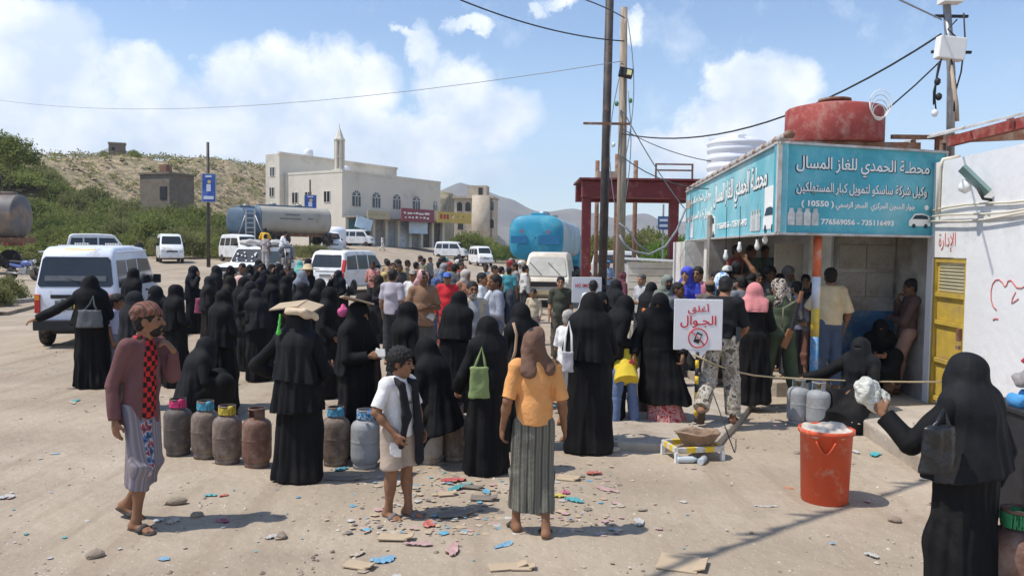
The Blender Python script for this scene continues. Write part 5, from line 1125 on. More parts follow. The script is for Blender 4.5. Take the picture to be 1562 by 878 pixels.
for i in range(7): so.ell((random.uniform(-.5, .5), random.uniform(-1.6, .1), 2.06), (random.uniform(.25, .42), random.uniform(.25, .45), random.uniform(.1, .17)))
o = mobj('roof_load', so.mesh('load', .05, wrinkles(.03, 8)), cloth((.5, .48, .44)), None, sw.location, -R(192)); tag(o, 'pale bundles tied on the rack of the white station wagon', 'load')
# white boarded lorry bed behind the wooden pole
lp = stand(1012, 450, 22.0); lb = thing('boarded_truck', lp, 'pale truck bed with ribbed white side boards behind the crowd', 'truck', R(-6))
zt_ = at(1005, 399, 22).z-lp.z
for i in range(6): B().box((.25, 0, zt_-.1-i*.19), (2.5, .05+.015*(i % 2), .175)).build('side_board', mat('dusty_white_paint', (.62, .58, .5)), lb)
B().box((.25, .95, zt_-.45), (2.44, 1.8, .8)).build('bed', VANW, lb); B().box((.25, .9, zt_+.02), (2.6, 2.0, .05), M=Matrix.Rotation(R(2), 3, 'Y')).build('cover', VANW, lb); wheels(lb, (.9,), .8, .34, .2)
# motorbikes
def motorbike(loc, az, label, col):
    t = thing('motorbike', loc, label, 'motorbike', -R(az))
    for y in (-.62, .62):
        M = Matrix.Rotation(math.pi/2, 3, 'Y'); o = B().lathe([(.2, -.05), (.28, -.05), (.3, 0), (.28, .05), (.2, .05)], 18, M=M).build('wheel', RUBBER, t, (0, y, .3)); B().lathe([(.2, -.02), (.03, -.03), (.03, .03), (.2, .02)], 14, M=M).build('rim', STEEL, o)
    s = Solid(.05); s.ell((0, .12, .78), (.14, .26, .13)); s.cone((0, -.1, .62), (0, -.62, .72), .1, .09); s.cone((0, .3, .7), (0, .5, .85), .07, .05); mobj('tank', s.mesh('tank', .02), col, t)
    s = Solid(.04); s.cone((0, -.05, .82), (0, -.65, .86), .09, .08, sc=(1.3, 1, .6)); mobj('saddle', s.mesh('saddle', .02), DARK, t)
    B().box((0, .05, .42), (.24, .36, .3)).build('engine', STEEL, t, bevel=.03); B().tube([(-.09, .62, .3), (-.09, .45, .95)], .025, 6).tube([(.09, .62, .3), (.09, .45, .95)], .025, 6).build('fork', STEEL, t)
    B().tube([(-.36, .3, 1.02), (-.1, .44, .98), (.1, .44, .98), (.36, .3, 1.02)], .018, 6).build('handlebar', DARK, t); B().lathe([(.09, 0), (.08, .07), (.03, .1)], 12, M=Matrix.Rotation(math.pi/2, 3, 'X'), c=(0, .6, .88)).build('headlight', MATS['lamp_glass'], t)
    B().tube([(.12, .0, .3), (.14, -.7, .36)], .04, 8).build('exhaust', STEEL, t)
    return t
motorbike(stand(36, 410, 36)+Vector((0, 0, .0)), 100, 'motorbike with a blue and white load parked by the dark tanker', mat('bike_blue', (.12, .16, .4), .4, .1))
fp = stand(424, 425, 33.3); fb = thing('flat_trailer', fp, 'dark flat trailer with a motorbike on it before the white station wagon', 'trailer', R(12))
B().box((0, 0, .88), (2.0, 1.5, .12)).build('deck', RUST, fb)
for y in (-.72, .72): B().box((0, y, .99), (1.96, .05, .12)).build('side_rail', RUST, fb)
B().tube([(1.0, 0, .8), (1.9, 0, .55)], .05, 6).build('drawbar', RUST, fb); wheels(fb, (0.,), .82, .36, .2)
for x in (-.9, .9): B().box((x, 0, .41), (.08, .9, .82)).build('leg', RUST, fb)
motorbike(stand(434, 425, 33.3)+Vector((0, 0, .94)), 150, 'black motorbike standing on a flat trailer beside the white station wagon', mat('bike_black', (.03, .03, .035), .35, .1))
# ------------------------------------------------------------------ trees and bushes: many small leaves gathered in sprays
LEAF = [mat('acacia_leaf', (.22, .25, .075), .7, .35, .5, spec=.15, thin=.5), mat('dull_acacia_leaf', (.25, .25, .1), .75, .35, .5, spec=.15, thin=.5), mat('bright_leaf', (.12, .22, .035), .6, .25, 1.5, spec=.2, thin=.5)]
BARK = mat('bark', (.16, .12, .085), .9, .2, 5, .4, 14)
def crown_mesh(seed, nspray, per, rx, rz, leaf, droop=.25, top=.0):
    nspray = int(nspray*.82)
    rs = np.random.RandomState(seed); Vs = []; 
    lob = rs.normal(size=(9, 3)); lob /= np.linalg.norm(lob, axis=1)[:, None]
    for i in range(nspray):
        d = rs.normal(size=3); d /= np.linalg.norm(d); d[2] = abs(d[2])*.9-.15
        bump = .6+.45*max(0, (lob @ d).max())**4+.16*rs.uniform(-1, 1); rr = bump*rs.uniform(.5, 1)**.45
        c = np.array([d[0]*rx*rr, d[1]*rx*rr, d[2]*rz*rr]); ax = d+rs.normal(size=3)*.5; ax[2] -= droop; ax /= np.linalg.norm(ax)
        L = leaf*rs.uniform(3, 6); tpos = rs.uniform(-.5, .5, per)*L
        p = c+ax*tpos[:, None]+rs.normal(size=(per, 3))*leaf*1.1
        n = rs.normal(size=(per, 3)); n /= np.linalg.norm(n, axis=1)[:, None]; u = np.cross(n, rs.normal(size=(per, 3))); u /= np.linalg.norm(u, axis=1)[:, None]+1e-9; v = np.cross(n, u)
        sz = leaf*rs.uniform(.6, 1.2, (per, 1)); Vs.append(np.stack([p-u*sz, p-v*sz*.42, p+u*sz, p+v*sz*.42], 1))
    V = np.concatenate(Vs).reshape(-1, 3); return np_mesh('crown', V, np.arange(len(V)).reshape(-1, 4), False)
def trunk_mesh(seed, h, spread, r):
    rs = random.Random(seed); b = B()
    for i in range(5):
        a = rs.uniform(0, 6.28); q = [Vector((0, 0, -.5)), Vector((.1*math.cos(a), .1*math.sin(a), h*.3)), Vector((spread*.45*math.cos(a), spread*.45*math.sin(a), h*.68)), Vector((spread*.8*math.cos(a+.3), spread*.8*math.sin(a+.3), h))]
        b.tube(q, [r, r*.8, r*.5, r*.18], 6)
    return b.mesh('trunk')
KINDS = [(crown_mesh(1, 620, 16, 1.0, .95, .042), trunk_mesh(1, .7, .8, .035)), (crown_mesh(2, 620, 16, 1.05, .8, .042, .5), trunk_mesh(2, .6, .9, .035)), (crown_mesh(3, 560, 16, .9, 1.1, .045), trunk_mesh(3, .8, .7, .035)), (crown_mesh(4, 560, 16, 1.15, .7, .04, .6), trunk_mesh(4, .5, 1., .03))]
def bush(p, r, h, kind, m, label, group, nm='acacia_bush', cat='bush', rz=0., lift=.0):
    t = thing(nm, p, label, cat, rz, group); cm, tm = KINDS[kind % 4]
    o = mobj('crown', cm, m, t, (0, 0, lift+h*.22)); o.scale = (r, r, h*.8)
    o = mobj('trunk', tm, BARK, t); o.scale = (r*.8, r*.8, lift+h*.75)
    return t
rb = random.Random(11)
GB_ = 'acacia bushes covering the slope'
rows = [(63, 340, 19, 2.4, 3.2), (68, 318, 19, 2.8, 4.4), (74, 298, 20, 3.1, 5.4), (81, 282, 21, 3.3, 6.0), (90, 270, 18, 3.1, 5.2)]
n = 0
for px_ in (206, 222, 240, 258, 276, 294): bush(stand(px_, 380, 78+rb.uniform(-1, 1))-Vector((0, 0, .2)), 2.7, 6.9*rb.uniform(.92, 1.05), rb.randrange(4), LEAF[rb.randrange(2)], 'feathery green acacia bush in the thicket on the slope', GB_, rz=rb.uniform(0, 6))
for ri, (Y, py, cnt, r, h) in enumerate(rows):
    for i in range(cnt):
        px = -190+(570, 570, 575, 560, 480)[ri]*(i+rb.uniform(.2, .8))/cnt
        if ri == 0 and px > 370: continue
        y = Y+rb.uniform(-2.5, 4); p = stand(px, 380, y); 
        # the thicket's crest falls away towards the mosque
        q = rb.uniform(.8, 1.15)
        bush(p-Vector((0, 0, .2)), r*q, h*q*(.68 if px < 60 else (1.05 if px < 310 else .95)), rb.randrange(4), LEAF[0] if rb.random() < .6 else LEAF[1], 'feathery green acacia bush in the thicket on the slope', GB_, rz=rb.uniform(0, 6)); n += 1
bush(stand(8, 375, 70)+Vector((0, 0, 1)), 3.1, 4.2, 2, LEAF[0], 'taller tree standing above the thicket at the edge of the slope', None, 'acacia_tree', 'tree', lift=6.2)
for px, py, Y, r, lab in ((160, 238, 121, 1.1, 'small shrub beside the hut on the ridge'), (205, 243, 119, 1.3, 'low green shrub in front of the hut on the ridge'), (400, 262, 118, 1.6, 'lone shrub on the ridge beside the mosque rear block')):
    p = at(px, py, Y); bush(Vector((p.x, Y, gh(p.x, Y)-.2)), r, 2.2, 1, LEAF[0], lab, None, 'shrub', 'shrub')
for px, Y, r, h, lab, mm in ((716, 96, 3.5, 5.2, 'dark spreading tree at the end of the shop row', 0), (741, 110, 3.0, 4.6, 'rounded green bush between the shops and the blue tanker', 0), (764, 118, 2.6, 3.4, 'smaller bush half hidden by the blue tanker', 1), (757, 100, 1.8, 2.6, 'low bright bush below the stone villa', 2),
                             (914, 60, 2.8, 4.3, 'bush behind the foot of the red canopy column', 0), (970, 55, 3.0, 4.5, 'wide green bush between the wooden pole and the shop', 1), (998, 62, 3.2, 5.0, 'green bush behind the looped cable', 0), (1026, 40, 2.1, 3.5, 'bright leafy bush against the pale pillar of the shop', 2), (1040, 48, 2.7, 4.3, 'second bright bush behind the pale pillar', 2), (940, 75, 3.3, 5.0, 'distant bush between the two big poles', 1), (885, 80, 2.4, 3.2, 'dry bush behind the blue tanker', 1), (700, 122, 2.6, 4.2, 'dark green tree crown between the yellow sign and the villa', 0), (775, 104, 2.8, 4.0, 'broad green bush rising beside the edge of the blue tanker', 0), (905, 90, 3.2, 4.4, 'tall green bush seen past the canopy column', 0), (985, 82, 3.4, 4.6, 'tall hazy green bush far behind the cable loop', 1),
                             (480, 62, 1.8, 1.9, 'dusty pale shrub beside the white people carrier', 1), (455, 66, 1.5, 1.6, 'dusty low shrub below the beige tanker', 1), (512, 58, 1.2, 1.5, 'thin dusty shrub just behind the people carrier', 1), (6, 26, .8, 1.2, 'dry scrubby bush by the kerb at the road edge', 1), (-20, 24, .9, 1.3, 'dry scrubby bush on the verge beyond the kerb', 1), (45, 44, 1.4, 1.6, 'straggly shrub on the verge above the motorbike', 1)):
    bush(stand(px, 400, Y), r, h, int(px) % 4, LEAF[mm], lab, None, 'shrub' if r < 2 else 'bush', 'shrub' if r < 2 else 'bush', px*.37)
# ------------------------------------------------------------------ poses
POSES.update({
 # crowd women
 'wa': dict(wL=(-.1, .17, 1.03), eL=(-.24, .02, 1.1), wR=(.08, .18, 1.06), eR=(.24, .02, 1.1)),
 'wb': dict(wR=(.1, .17, 1.45), eR=(.27, .12, 1.2), handR=dict(d=(-.2, -.1, 1), n=(-.3, -.9, 0)), wL=(-.16, .18, 1.0), nod=8),
 'wc': dict(lean=14, wL=(-.12, .32, 1.0), wR=(.1, .34, 1.02), nod=-14, aL=(-.11, -.12, .085), kL=(-.1, 0, .49)),
 'wd': dict(wL=(-.24, .06, .88), wR=(.22, .14, .95), yaw=35),
 'we': dict(lean=5, side=4, wL=(-.2, .1, .95), wR=(.05, .2, 1.12), yaw=-30, nod=-10, aL=(-.12, .06, .085)), 'wf': dict(side=-4, wL=(-.05, .2, 1.1), eR=(.3, -.06, 1.12), wR=(.22, .12, 1.02), yaw=40, tilt=6, nod=4),
 'ws': dict(drop=.36, lean=12, hL=(-.1, .0, .56), hR=(.1, .0, .56), kL=(-.14, .42, .52), kR=(.14, .42, .52), aL=(-.13, .4, .09), aR=(.13, .4, .09), wL=(-.1, .36, .7), wR=(.12, .36, .7), eL=(-.26, .12, .74), eR=(.26, .12, .74), nod=-6),
 'wg': dict(drop=.66, lean=16, hL=(-.1, .0, .24), hR=(.1, .0, .24), kL=(-.2, .34, .44), kR=(.2, .34, .44), aL=(-.16, .36, .09), aR=(.16, .36, .09), wL=(-.1, .36, .46), wR=(.12, .36, .46), eL=(-.3, .1, .48), eR=(.3, .1, .48)),
 'bend': dict(lean=52, wL=(-.12, .62, .72), wR=(.14, .62, .75), eL=(-.24, .45, .98), eR=(.24, .45, .98), nod=-10, aL=(-.1, -.08, .085)),
 # heroes, women
 'w_point': dict(eL=(-.44, .03, 1.2), wL=(-.74, .08, 1.05), handL=dict(d=(-1, .1, -.35), n=(0, .3, -1), curl=.4), wR=(.14, .2, 1.0), eR=(.25, .0, 1.1), aL=(-.09, .12, .085), aR=(.1, -.12, .09)),
 'w_hip': dict(eL=(-.44, -.04, 1.13), wL=(-.27, .06, 1.02), handL=dict(d=(.7, .5, -.4), n=(.3, .9, 0)), eR=(.29, .02, 1.08), wR=(.2, .2, 1.07), handR=dict(d=(.3, .5, .3), n=(-1, 0, 0)), yaw=-12),
 'w_pay': dict(eL=(-.25, .06, 1.1), wL=(-.07, .25, 1.13), handL=dict(d=(.85, .4, .15), n=(.3, -.6, -.5), curl=.8), eR=(.25, .06, 1.1), wR=(.1, .25, 1.13), handR=dict(d=(-.7, .6, .1), n=(-.3, -.6, -.4), curl=.7), nod=-12, yaw=10),
 'w_bagL': dict(eL=(-.26, .06, 1.08), wL=(-.24, .22, .9), handL=dict(d=(0, .3, -1), n=(1, 0, 0), curl=1.), wR=(.12, .2, 1.02), yaw=25),
 'w_tall': dict(eR=(.25, .05, 1.1), wR=(.2, .25, 1.0), eL=(-.24, .06, 1.1), wL=(-.14, .24, 1.08), yaw=20),
 'w_front': dict(lean=6, eR=(.3, .02, 1.1), wR=(.3, .16, .9), handR=dict(d=(.1, .4, -.9), n=(-1, 0, 0), curl=.9), eL=(-.3, .05, 1.1), wL=(-.3, .2, .93), handL=dict(d=(0, .4, -.9), n=(1, 0, 0), curl=.9), nod=-12, yaw=-10, kL=(-.2, .05, .5), aL=(-.3, .02, .085)),
 'w_raise': dict(eL=(-.37, .1, 1.13), wL=(-.4, .3, 1.29), handL=dict(d=(-.1, .4, .9), n=(.7, .4, 0), curl=.7), eR=(.3, -.05, 1.08), wR=(.33, .05, .82), yaw=16, tilt=0),
 'w_curb': dict(drop=.62, lean=-4, hL=(-.1, .0, .28), hR=(.1, .0, .28), kL=(-.16, .42, .38), kR=(.18, .44, .34), aL=(-.14, .62, .03), aR=(.2, .66, .03), eR=(.4, .05, .6), wR=(.68, .12, .5), handR=dict(d=(.9, .1, -.3), n=(0, 0, -1), curl=.6), eL=(-.22, .12, .5), wL=(-.05, .3, .46), handL=dict(d=(.5, .7, -.3), n=(0, 0, -1), curl=.5)),
 # crowd men
 'ma': dict(), 'mb': dict(eL=(-.25, -.02, 1.1), wL=(-.12, .2, 1.12), eR=(.25, -.02, 1.1), wR=(.1, .22, 1.1), yaw=20),
 'mc': dict(kL=(-.095, .16, .5), aL=(-.1, .2, .085), kR=(.095, .03, .5), aR=(.1, -.24, .13), fpitchR=-25, eL=(-.22, -.14, 1.12), wL=(-.22, -.1, .87), eR=(.22, .04, 1.11), wR=(.22, .2, .92)),
 'md': dict(eR=(.24, .06, 1.12), wR=(.06, .2, 1.36), handR=dict(d=(-.3, -.1, 1), n=(-.2, -1, 0)), eL=(-.22, .02, 1.1), wL=(.02, .2, 1.08), yaw=-15),
 'mu': dict(eR=(.3, .1, 1.5), wR=(.16, .16, 1.72), handR=dict(d=(-.5, .2, .7), n=(0, -1, 0))),
 'mq': dict(drop=.58, lean=24, hL=(-.1, 0, .34), hR=(.1, 0, .34), kL=(-.18, .36, .5), kR=(.18, .36, .5), aL=(-.14, .1, .085), aR=(.14, .1, .085), eL=(-.24, .2, .62), eR=(.24, .2, .62), wL=(-.1, .4, .52), wR=(.1, .4, .52), nod=10),
 'ms': dict(drop=.5, lean=10, hL=(-.1, 0, .43), hR=(.1, 0, .43), kL=(-.15, .42, .44), kR=(.15, .42, .44), aL=(-.13, .45, .03), aR=(.13, .45, .03), wL=(-.1, .36, .56), wR=(.1, .36, .56), eL=(-.25, .12, .62), eR=(.25, .12, .62)),
 # heroes, men
 'h_walk': dict(fat=.84, side=-2, lean=4, eR=(.19, -.08, 1.1), wR=(.2, -.04, .84), handR=dict(d=(.02, .12, -1), n=(-1, .1, 0), curl=.35), eL=(-.2, .12, 1.13), wL=(-.13, .2, 1.335), handL=dict(d=(.45, -.35, .8), n=(.55, -.8, -.1), curl=.9), yaw=30, nod=4,
              kR=(.09, .1, .5), aR=(.1, .05, .085), kL=(-.08, .03, .5), aL=(-.09, -.22, .13), fpitchL=-22),
 'h_boy': dict(kid=1, fat=.86, eR=(.27, -.03, 1.12), wR=(.17, .14, .9), handR=dict(d=(-.2, .4, -.8), n=(-.8, -.2, 0), curl=.7), eL=(-.25, .0, 1.1), wL=(-.22, .1, .88), yaw=28, nod=-6, aL=(-.08, .06, .085), aR=(.09, -.04, .085)),
 'h_orange': dict(fat=.92, eL=(-.225, -.05, 1.12), wL=(-.25, .06, .87), handL=dict(d=(-.02, .2, -1), n=(1, .2, 0), curl=.6), eR=(.225, -.02, 1.1), wR=(.27, .1, .86), handR=dict(d=(.2, .4, -.85), n=(-1, .2, 0), curl=.5), yaw=-14, nod=14, aL=(-.12, .12, .085), kL=(-.11, .09, .5), aR=(.1, -.06, .085)),
 'h_camo': dict(lean=16, twist=-12, eR=(.27, .12, 1.08), wR=(.24, .34, .98), eL=(-.28, .14, 1.08), wL=(-.18, .36, 1.0), kR=(.13, .06, .5), aR=(.15, -.0, .085), kL=(-.14, -.0, .47), aL=(-.22, -.34, .2), fpitchL=-48, nod=-10),
 'h_soldier': dict(lean=8, kL=(-.14, .1, .5), aL=(-.17, .12, .085), kR=(.14, -.02, .5), aR=(.18, -.16, .1), eR=(.26, .08, 1.1), wR=(.1, .28, 1.12), eL=(-.26, .06, 1.1), wL=(-.22, .28, 1.04), nod=-6, yaw=18),
 'h_beige': dict(fat=1.04, eL=(-.25, .1, 1.14), wL=(-.17, .36, 1.28), eR=(.25, -.03, 1.1), wR=(.235, .06, .86), yaw=-10, aL=(-.12, .1, .085)),
 'h_lean': dict(eR=(.22, .08, 1.13), wR=(.05, .13, 1.38), handR=dict(d=(-.25, -.05, 1), n=(-.2, -1, 0), curl=.9), eL=(-.22, .1, 1.08), wL=(.06, .2, 1.12), side=0, lean=-4, kL=(-.1, .16, .5), aL=(-.08, .26, .085), kR=(.1, .06, .5), aR=(.1, .12, .085), nod=-12),
 'h_child': dict(kid=1, fat=.9, lean=38, eL=(-.22, .34, .98), wL=(-.14, .48, .76), eR=(.22, .34, .98), wR=(.16, .5, .8), nod=-12, aL=(-.15, -.03, .085), aR=(.16, .02, .085), kL=(-.13, .03, .48), kR=(.13, .05, .48)),
 'kida': dict(kid=1, fat=.88), 'kidb': dict(kid=1, fat=.88, eL=(-.25, 0, 1.1), wL=(-.12, .2, 1.12), eR=(.25, 0, 1.1), wR=(.1, .22, 1.1), yaw=20),
})
yhz = lambda px: HZ+.0131*(px-W0/2)
def place(px, ytop, H, zb=0., d=None):
    """ground point and depth of someone of height H whose head reaches image height ytop"""
    if d is None: d = min(40., max(5., (CAMZ-H-zb)*F/max(4., ytop-yhz(px))))
    p = at(px, (ytop+yhz(px))/2+.4*H*F/d, d); return Vector((p.x, d, (gh(p.x, d) if zb == 0 else zb)))
GW = 'veiled women waiting in the yard'; GM = 'men and boys in the yard crowd'
A = lambda seed, **k: ('fn', 'abaya%d%s' % (seed, k), 'abaya', abaya_fn(seed=seed, **k))
VL = lambda seed, **k: ('fn', 'veil%d%s' % (seed, k), 'veil', veil_fn(seed=seed, **k))
def woman(px, ytop, H, pk, az, label, seed=1, vb=1.0, zb=0., vox=.014, m=None, mv=None, slit=True, d=None, group=GW, ab=None, vk=None, extra=(), cols=None, skin=0):
    loc = place(px, ytop, H, zb, d) if not isinstance(px, Vector) else px
    Hn = H if pk not in ('ws', 'wg', 'w_curb', 'bend') else cols.pop('H') if cols and 'H' in cols else 1.55
    c = {'abaya': m or BLACK, 'veil': mv or m or BLACK}; c.update(cols or {})
    return build_person(pk, [A(seed, **(ab or {})), VL(seed, bottom=vb, slit=slit, **(vk or {}))]+list(extra), Hn, loc, az, label, c, group, vox, skin, thin=.86)
def man(px, ytop, H, pk, az, label, top, bottom, head=('hair', 'short'), cols=None, zb=0., vox=.014, d=None, group=GM, skin=0, extra=(), sleeve=None, Hn=None):
    """top and bottom are (part tuple, material)"""
    loc = place(px, ytop, H, zb, d) if not isinstance(px, Vector) else px
    parts = [top[0], bottom[0], head, ('shoes', 'sandal')]+list(extra); c = {top[0][0]: top[1], 'trousers': bottom[1], 'sarong': bottom[1], 'shorts': bottom[1]}
    if head[0] == 'head': parts.append(('hair', 'short'))
    c.update(cols or {})
    return build_person(pk, parts, Hn or H, loc, az, label, c, group, vox, skin)
SS = ('shirt', .5, .9, .016); LS = ('shirt', 1., .88, .016); TR = ('trousers', 1, .022); SG = ('sarong', .5); JK = ('jacket', 1., .84, .035); SH = ('trousers', .85, .03)
# cloths
CAMO = pattern('desert_camouflage', 'blotch', [(.2, .17, .13), (.42, .38, .32), (.3, .26, .2), (.5, .47, .42), (.12, .1, .08)], 14)
CHECK = pattern('red_black_check', 'check', [(.5, .03, .03), (.02, .015, .015)], 26)
FUTA = pattern('grey_futa', 'stripe', [(.2, .17, .18), (.25, .22, .23), (.13, .12, .16), (.28, .25, .26), (.19, .16, .17)], 3.5, stretch=(1, 1, .08))
STRIPE = pattern('olive_striped_futa', 'stripe', [(.06, .05, .045), (.15, .15, .12), (.1, .11, .075), (.27, .25, .21), (.085, .08, .07), (.17, .17, .14)], 5.5, stretch=(1, 1, .05))
KEF = pattern('black_white_scarf', 'blotch', [(.03, .025, .02), (.5, .45, .38), (.12, .08, .05), (.55, .5, .45), (.05, .04, .035)], 16)
REDKEF = pattern('red_white_scarf', 'check', [(.55, .12, .12), (.65, .55, .52)], 60)
FLOR = pattern('red_floral_print', 'blotch', [(.4, .04, .05), (.55, .4, .38), (.45, .05, .06), (.5, .3, .3)], 22)
TURB = pattern('brown_orange_turban', 'stripe', [(.1, .06, .05), (.13, .08, .06), (.36, .12, .07), (.1, .06, .05), (.28, .12, .08), (.09, .055, .045)], 6, stretch=(1, 1, 2.5))
BSTR = pattern('striped_shirt_cloth', 'stripe', [(.6, .6, .6), (.1, .1, .12), (.6, .6, .6)], 14)
BLUW = pattern('blue_white_cloth', 'blotch', [(.55, .65, .75), (.6, .7, .8), (.12, .25, .5), (.6, .68, .75)], 9)
# a woven patch of blue, red and white on the grey wrap
nt_ = FUTA.node_tree; N_ = nt_.nodes; L_ = nt_.links; pb_ = N_['Principled BSDF']; old_ = pb_.inputs['Base Color'].links[0].from_socket; tc_ = [x for x in N_ if x.type == 'TEX_COORD'][0]
sx_ = N_.new('ShaderNodeSeparateXYZ'); L_.new(tc_.outputs['Object'], sx_.inputs[0])
def mm_(op, a, b):
    n = N_.new('ShaderNodeMath'); n.operation = op
    for i, v in enumerate((a, b)):
        if isinstance(v, (int, float)): n.inputs[i].default_value = v
        else: L_.new(v, n.inputs[i])
    return n.outputs[0]
msk_ = mm_('MULTIPLY', mm_('LESS_THAN', mm_('ABSOLUTE', mm_('SUBTRACT', sx_.outputs[2], .62), 0), .2), mm_('MULTIPLY', mm_('LESS_THAN', mm_('ABSOLUTE', mm_('SUBTRACT', sx_.outputs[0], .03), 0), .065), mm_('GREATER_THAN', sx_.outputs[1], 0.)))
no_ = N_.new('ShaderNodeTexNoise'); no_.inputs['Scale'].default_value = 15; L_.new(tc_.outputs['Object'], no_.inputs['Vector']); ra_ = N_.new('ShaderNodeValToRGB'); ra_.color_ramp.interpolation = 'CONSTANT'; L_.new(no_.outputs[0], ra_.inputs[0]); ra_.color_ramp.elements[0].color = (.05, .06, .1, 1); ra_.color_ramp.elements[1].position = .42; ra_.color_ramp.elements[1].color = (.1, .18, .35, 1)
for p_, c_ in ((.5, (.45, .42, .42, 1)), (.56, (.4, .06, .06, 1)), (.62, (.06, .06, .1, 1))): ra_.color_ramp.elements.new(p_).color = c_
mx_ = N_.new('ShaderNodeMix'); mx_.data_type = 'RGBA'; L_.new(msk_, mx_.inputs[0]); L_.new(old_, mx_.inputs[6]); L_.new(ra_.outputs[0], mx_.inputs[7]); L_.new(mx_.outputs[2], pb_.inputs['Base Color'])
# ------------------------------------------------------------------ main figures
def tier(J, pose, vox):
    s = Solid(.05); pv = J['pv']; s.cone(J['nk']-V3(0, .01, .15), pv+V3(0, -.01, -.27), .17, .27, sc=(1.05, .85, 1), flat=True); s.plane(pv+V3(0, 0, -.25), (.05, .03, -1)); fd = folds(.03, 10, 1.2, .7, 8)
    return s.mesh('tier', vox, fd)
hero = .0095
def ft(px, py): return on(px, py)
m1 = man(ft(216, 806), 0, 1.62, 'h_walk', 110, 'man in maroon jacket and red checked shirt striding past with a hand at his chin', (('shirt', 0, .84, .006), CHECK), (('sarong', .45), FUTA), ('head', 'turban'), {'turban': TURB, 'jacket': (.15, .07, .07)}, vox=hero, group=None, extra=(('jacket', 1., .8, .022), ('beard', 1), ('eyes', 1)))
m2 = man(ft(607, 787), 0, 1.28, 'h_boy', 128, 'curly haired boy in white T-shirt and beige shorts with a black scarf round his neck', (('shirt', .5, .86, .02), (.72, .7, .68)), (('trousers', .95, .02), (.42, .33, .26)), ('hair', 'curly'), {'sandal': (.16, .15, .15)}, vox=hero, group=None, extra=(('eyes', 1),))
m3 = man(ft(812, 824), 0, 1.49, 'h_orange', 352, 'man in orange shirt and striped sarong, brown scarf on his head, seen from behind', (('shirt', .55, .93, .016), (.66, .31, .11)), (('sarong', .72), STRIPE), ('head', 'headscarf'), {'headscarf': (.15, .085, .06)}, vox=hero, group=None)
w1 = woman(ft(140, 592), 0, 1.58, 'w_point', 335, 'veiled woman by the white minibus stretching an arm out, grey bag on her back', 3, .95, vox=.011, group=None)
w2 = woman(ft(455, 733), 0, 1.5, 'w_hip', 12, 'veiled woman in tiered cloak, hand on hip, cardboard and cloth on her head', 4, .98, vox=hero, group=None, slit=False, ab=dict(flare=.25), extra=(('fn', 'tier', 'cloak_tier', lambda J, p, v: tier(J, p, v)),), mv=BLACK2)
# ------------------------------------------------------------------ people in the yard, row by row
def underdress(J, vox):
    s = Solid(.05); c = (J['aL']+J['aR'])/2; s.cone((float(c[0])*.7, float(c[1])*.5, .42), (float(c[0]), float(c[1]), .04), .17, .25, sc=(1.05, .82, 1), flat=True); return s.mesh('dress', vox, folds(.03, 9, .35, 0, 4, (float(c[0]), float(c[1])), 0))
w3 = woman(545, 462, 1.5, 'w_pay', 118, 'veiled woman holding folded paper in both hands, cardboard on her head', 5, .92, d=7.75, vox=hero, group=None)
w4 = woman(620, 462, 1.47, 'wa', 60, 'veiled woman standing just behind the curly haired boy', 6, .85, d=8.25, vox=.011, group=None)
w5 = woman(668, 516, 1.2, 'ws', 300, 'veiled woman sitting on a pale gas cylinder with her back turned', 7, .7, d=7.42, vox=.011, group=None, cols={'H': 1.52}, slit=False)
w6 = woman(ft(741, 724), 0, 1.42, 'w_bagL', 325, 'veiled woman with a green shoulder bag standing before the litter', 8, .9, vox=hero, group=None)
w7 = woman(795, 473, 1.48, 'wa', 325, 'veiled woman with a beige strap over her shoulder, behind the orange shirt', 9, .9, d=8.15, vox=.011, group=None)
w8 = woman(ft(897, 688), 0, 1.6, 'w_tall', 5, 'tall veiled woman seen from behind with a small grey bag on a white strap', 10, .98, vox=hero, group=None, slit=False)
w9 = woman(935, 464, 1.52, 'wc', 75, 'veiled woman bending forward next to the child in yellow, orange cloth at her face', 11, .9, d=9.3, vox=.011, group=None, slit=False)
c1 = build_person('h_child', [('trousers', 1, .008), ('jacket', 1., .8, .03), ('hair', 'short'), ('shoes', 'sandal')], 1.2, ft(952, 652), 355, 'child in bright yellow jacket and jeans bending down, back turned', {'jacket': (.68, .5, .05), 'trousers': (.12, .17, .3), 'sandal': (.3, .1, .05)}, None, .011)
w10 = woman(ft(1003, 650), 0, 1.56, 'w_front', 195, 'veiled woman facing the yard, red flowered dress showing below her cloak', 12, .95, vox=.01, group=None, ab=dict(hem=.3, flare=.28), extra=(('fn', 'underdress', 'dress', lambda J, p, v: underdress(J, v)),), cols={'dress': FLOR})
def on_slab(px, py, z): d = (CAMZ-z)*F/(py-yhz(px)); p = at(px, py, d); return Vector((p.x, d, z))
s1 = man(on_slab(1097, 645, .085), 0, 1.7, 'h_camo', 12, 'man in black shirt and desert camouflage trousers bending towards the crowd', (('shirt', .55, .95, .02), (.015, .015, .017)), (('trousers', 1, .03), CAMO), vox=.0105, group=None, cols={'sandal': (.07, .05, .035)})
s2 = man(on_slab(1188, 612, .085), 0, 1.62, 'h_soldier', 350, 'soldier in green uniform with a patterned scarf and rifle on his back', (('shirt', 1., .88, .03), (.075, .095, .06)), (('trousers', 1, .03), (.065, .085, .05)), ('head', 'headscarf'), {'headscarf': KEF, 'sandal': (.03, .028, .025)}, vox=.0105, group=None)
p1_ = at(1268, 408, 11.2)
s3 = man(Vector((p1_.x, 11.2, .07)), 0, p1_.z-.07, 'h_beige', 355, 'man in beige T-shirt and blue trousers leaning at the painted post', (('shirt', .6, .93, .022), (.56, .46, .3)), (('trousers', 1, .022), (.07, .1, .16)), vox=.0105, group=None)
p1_ = at(1387, 425, 11.35)
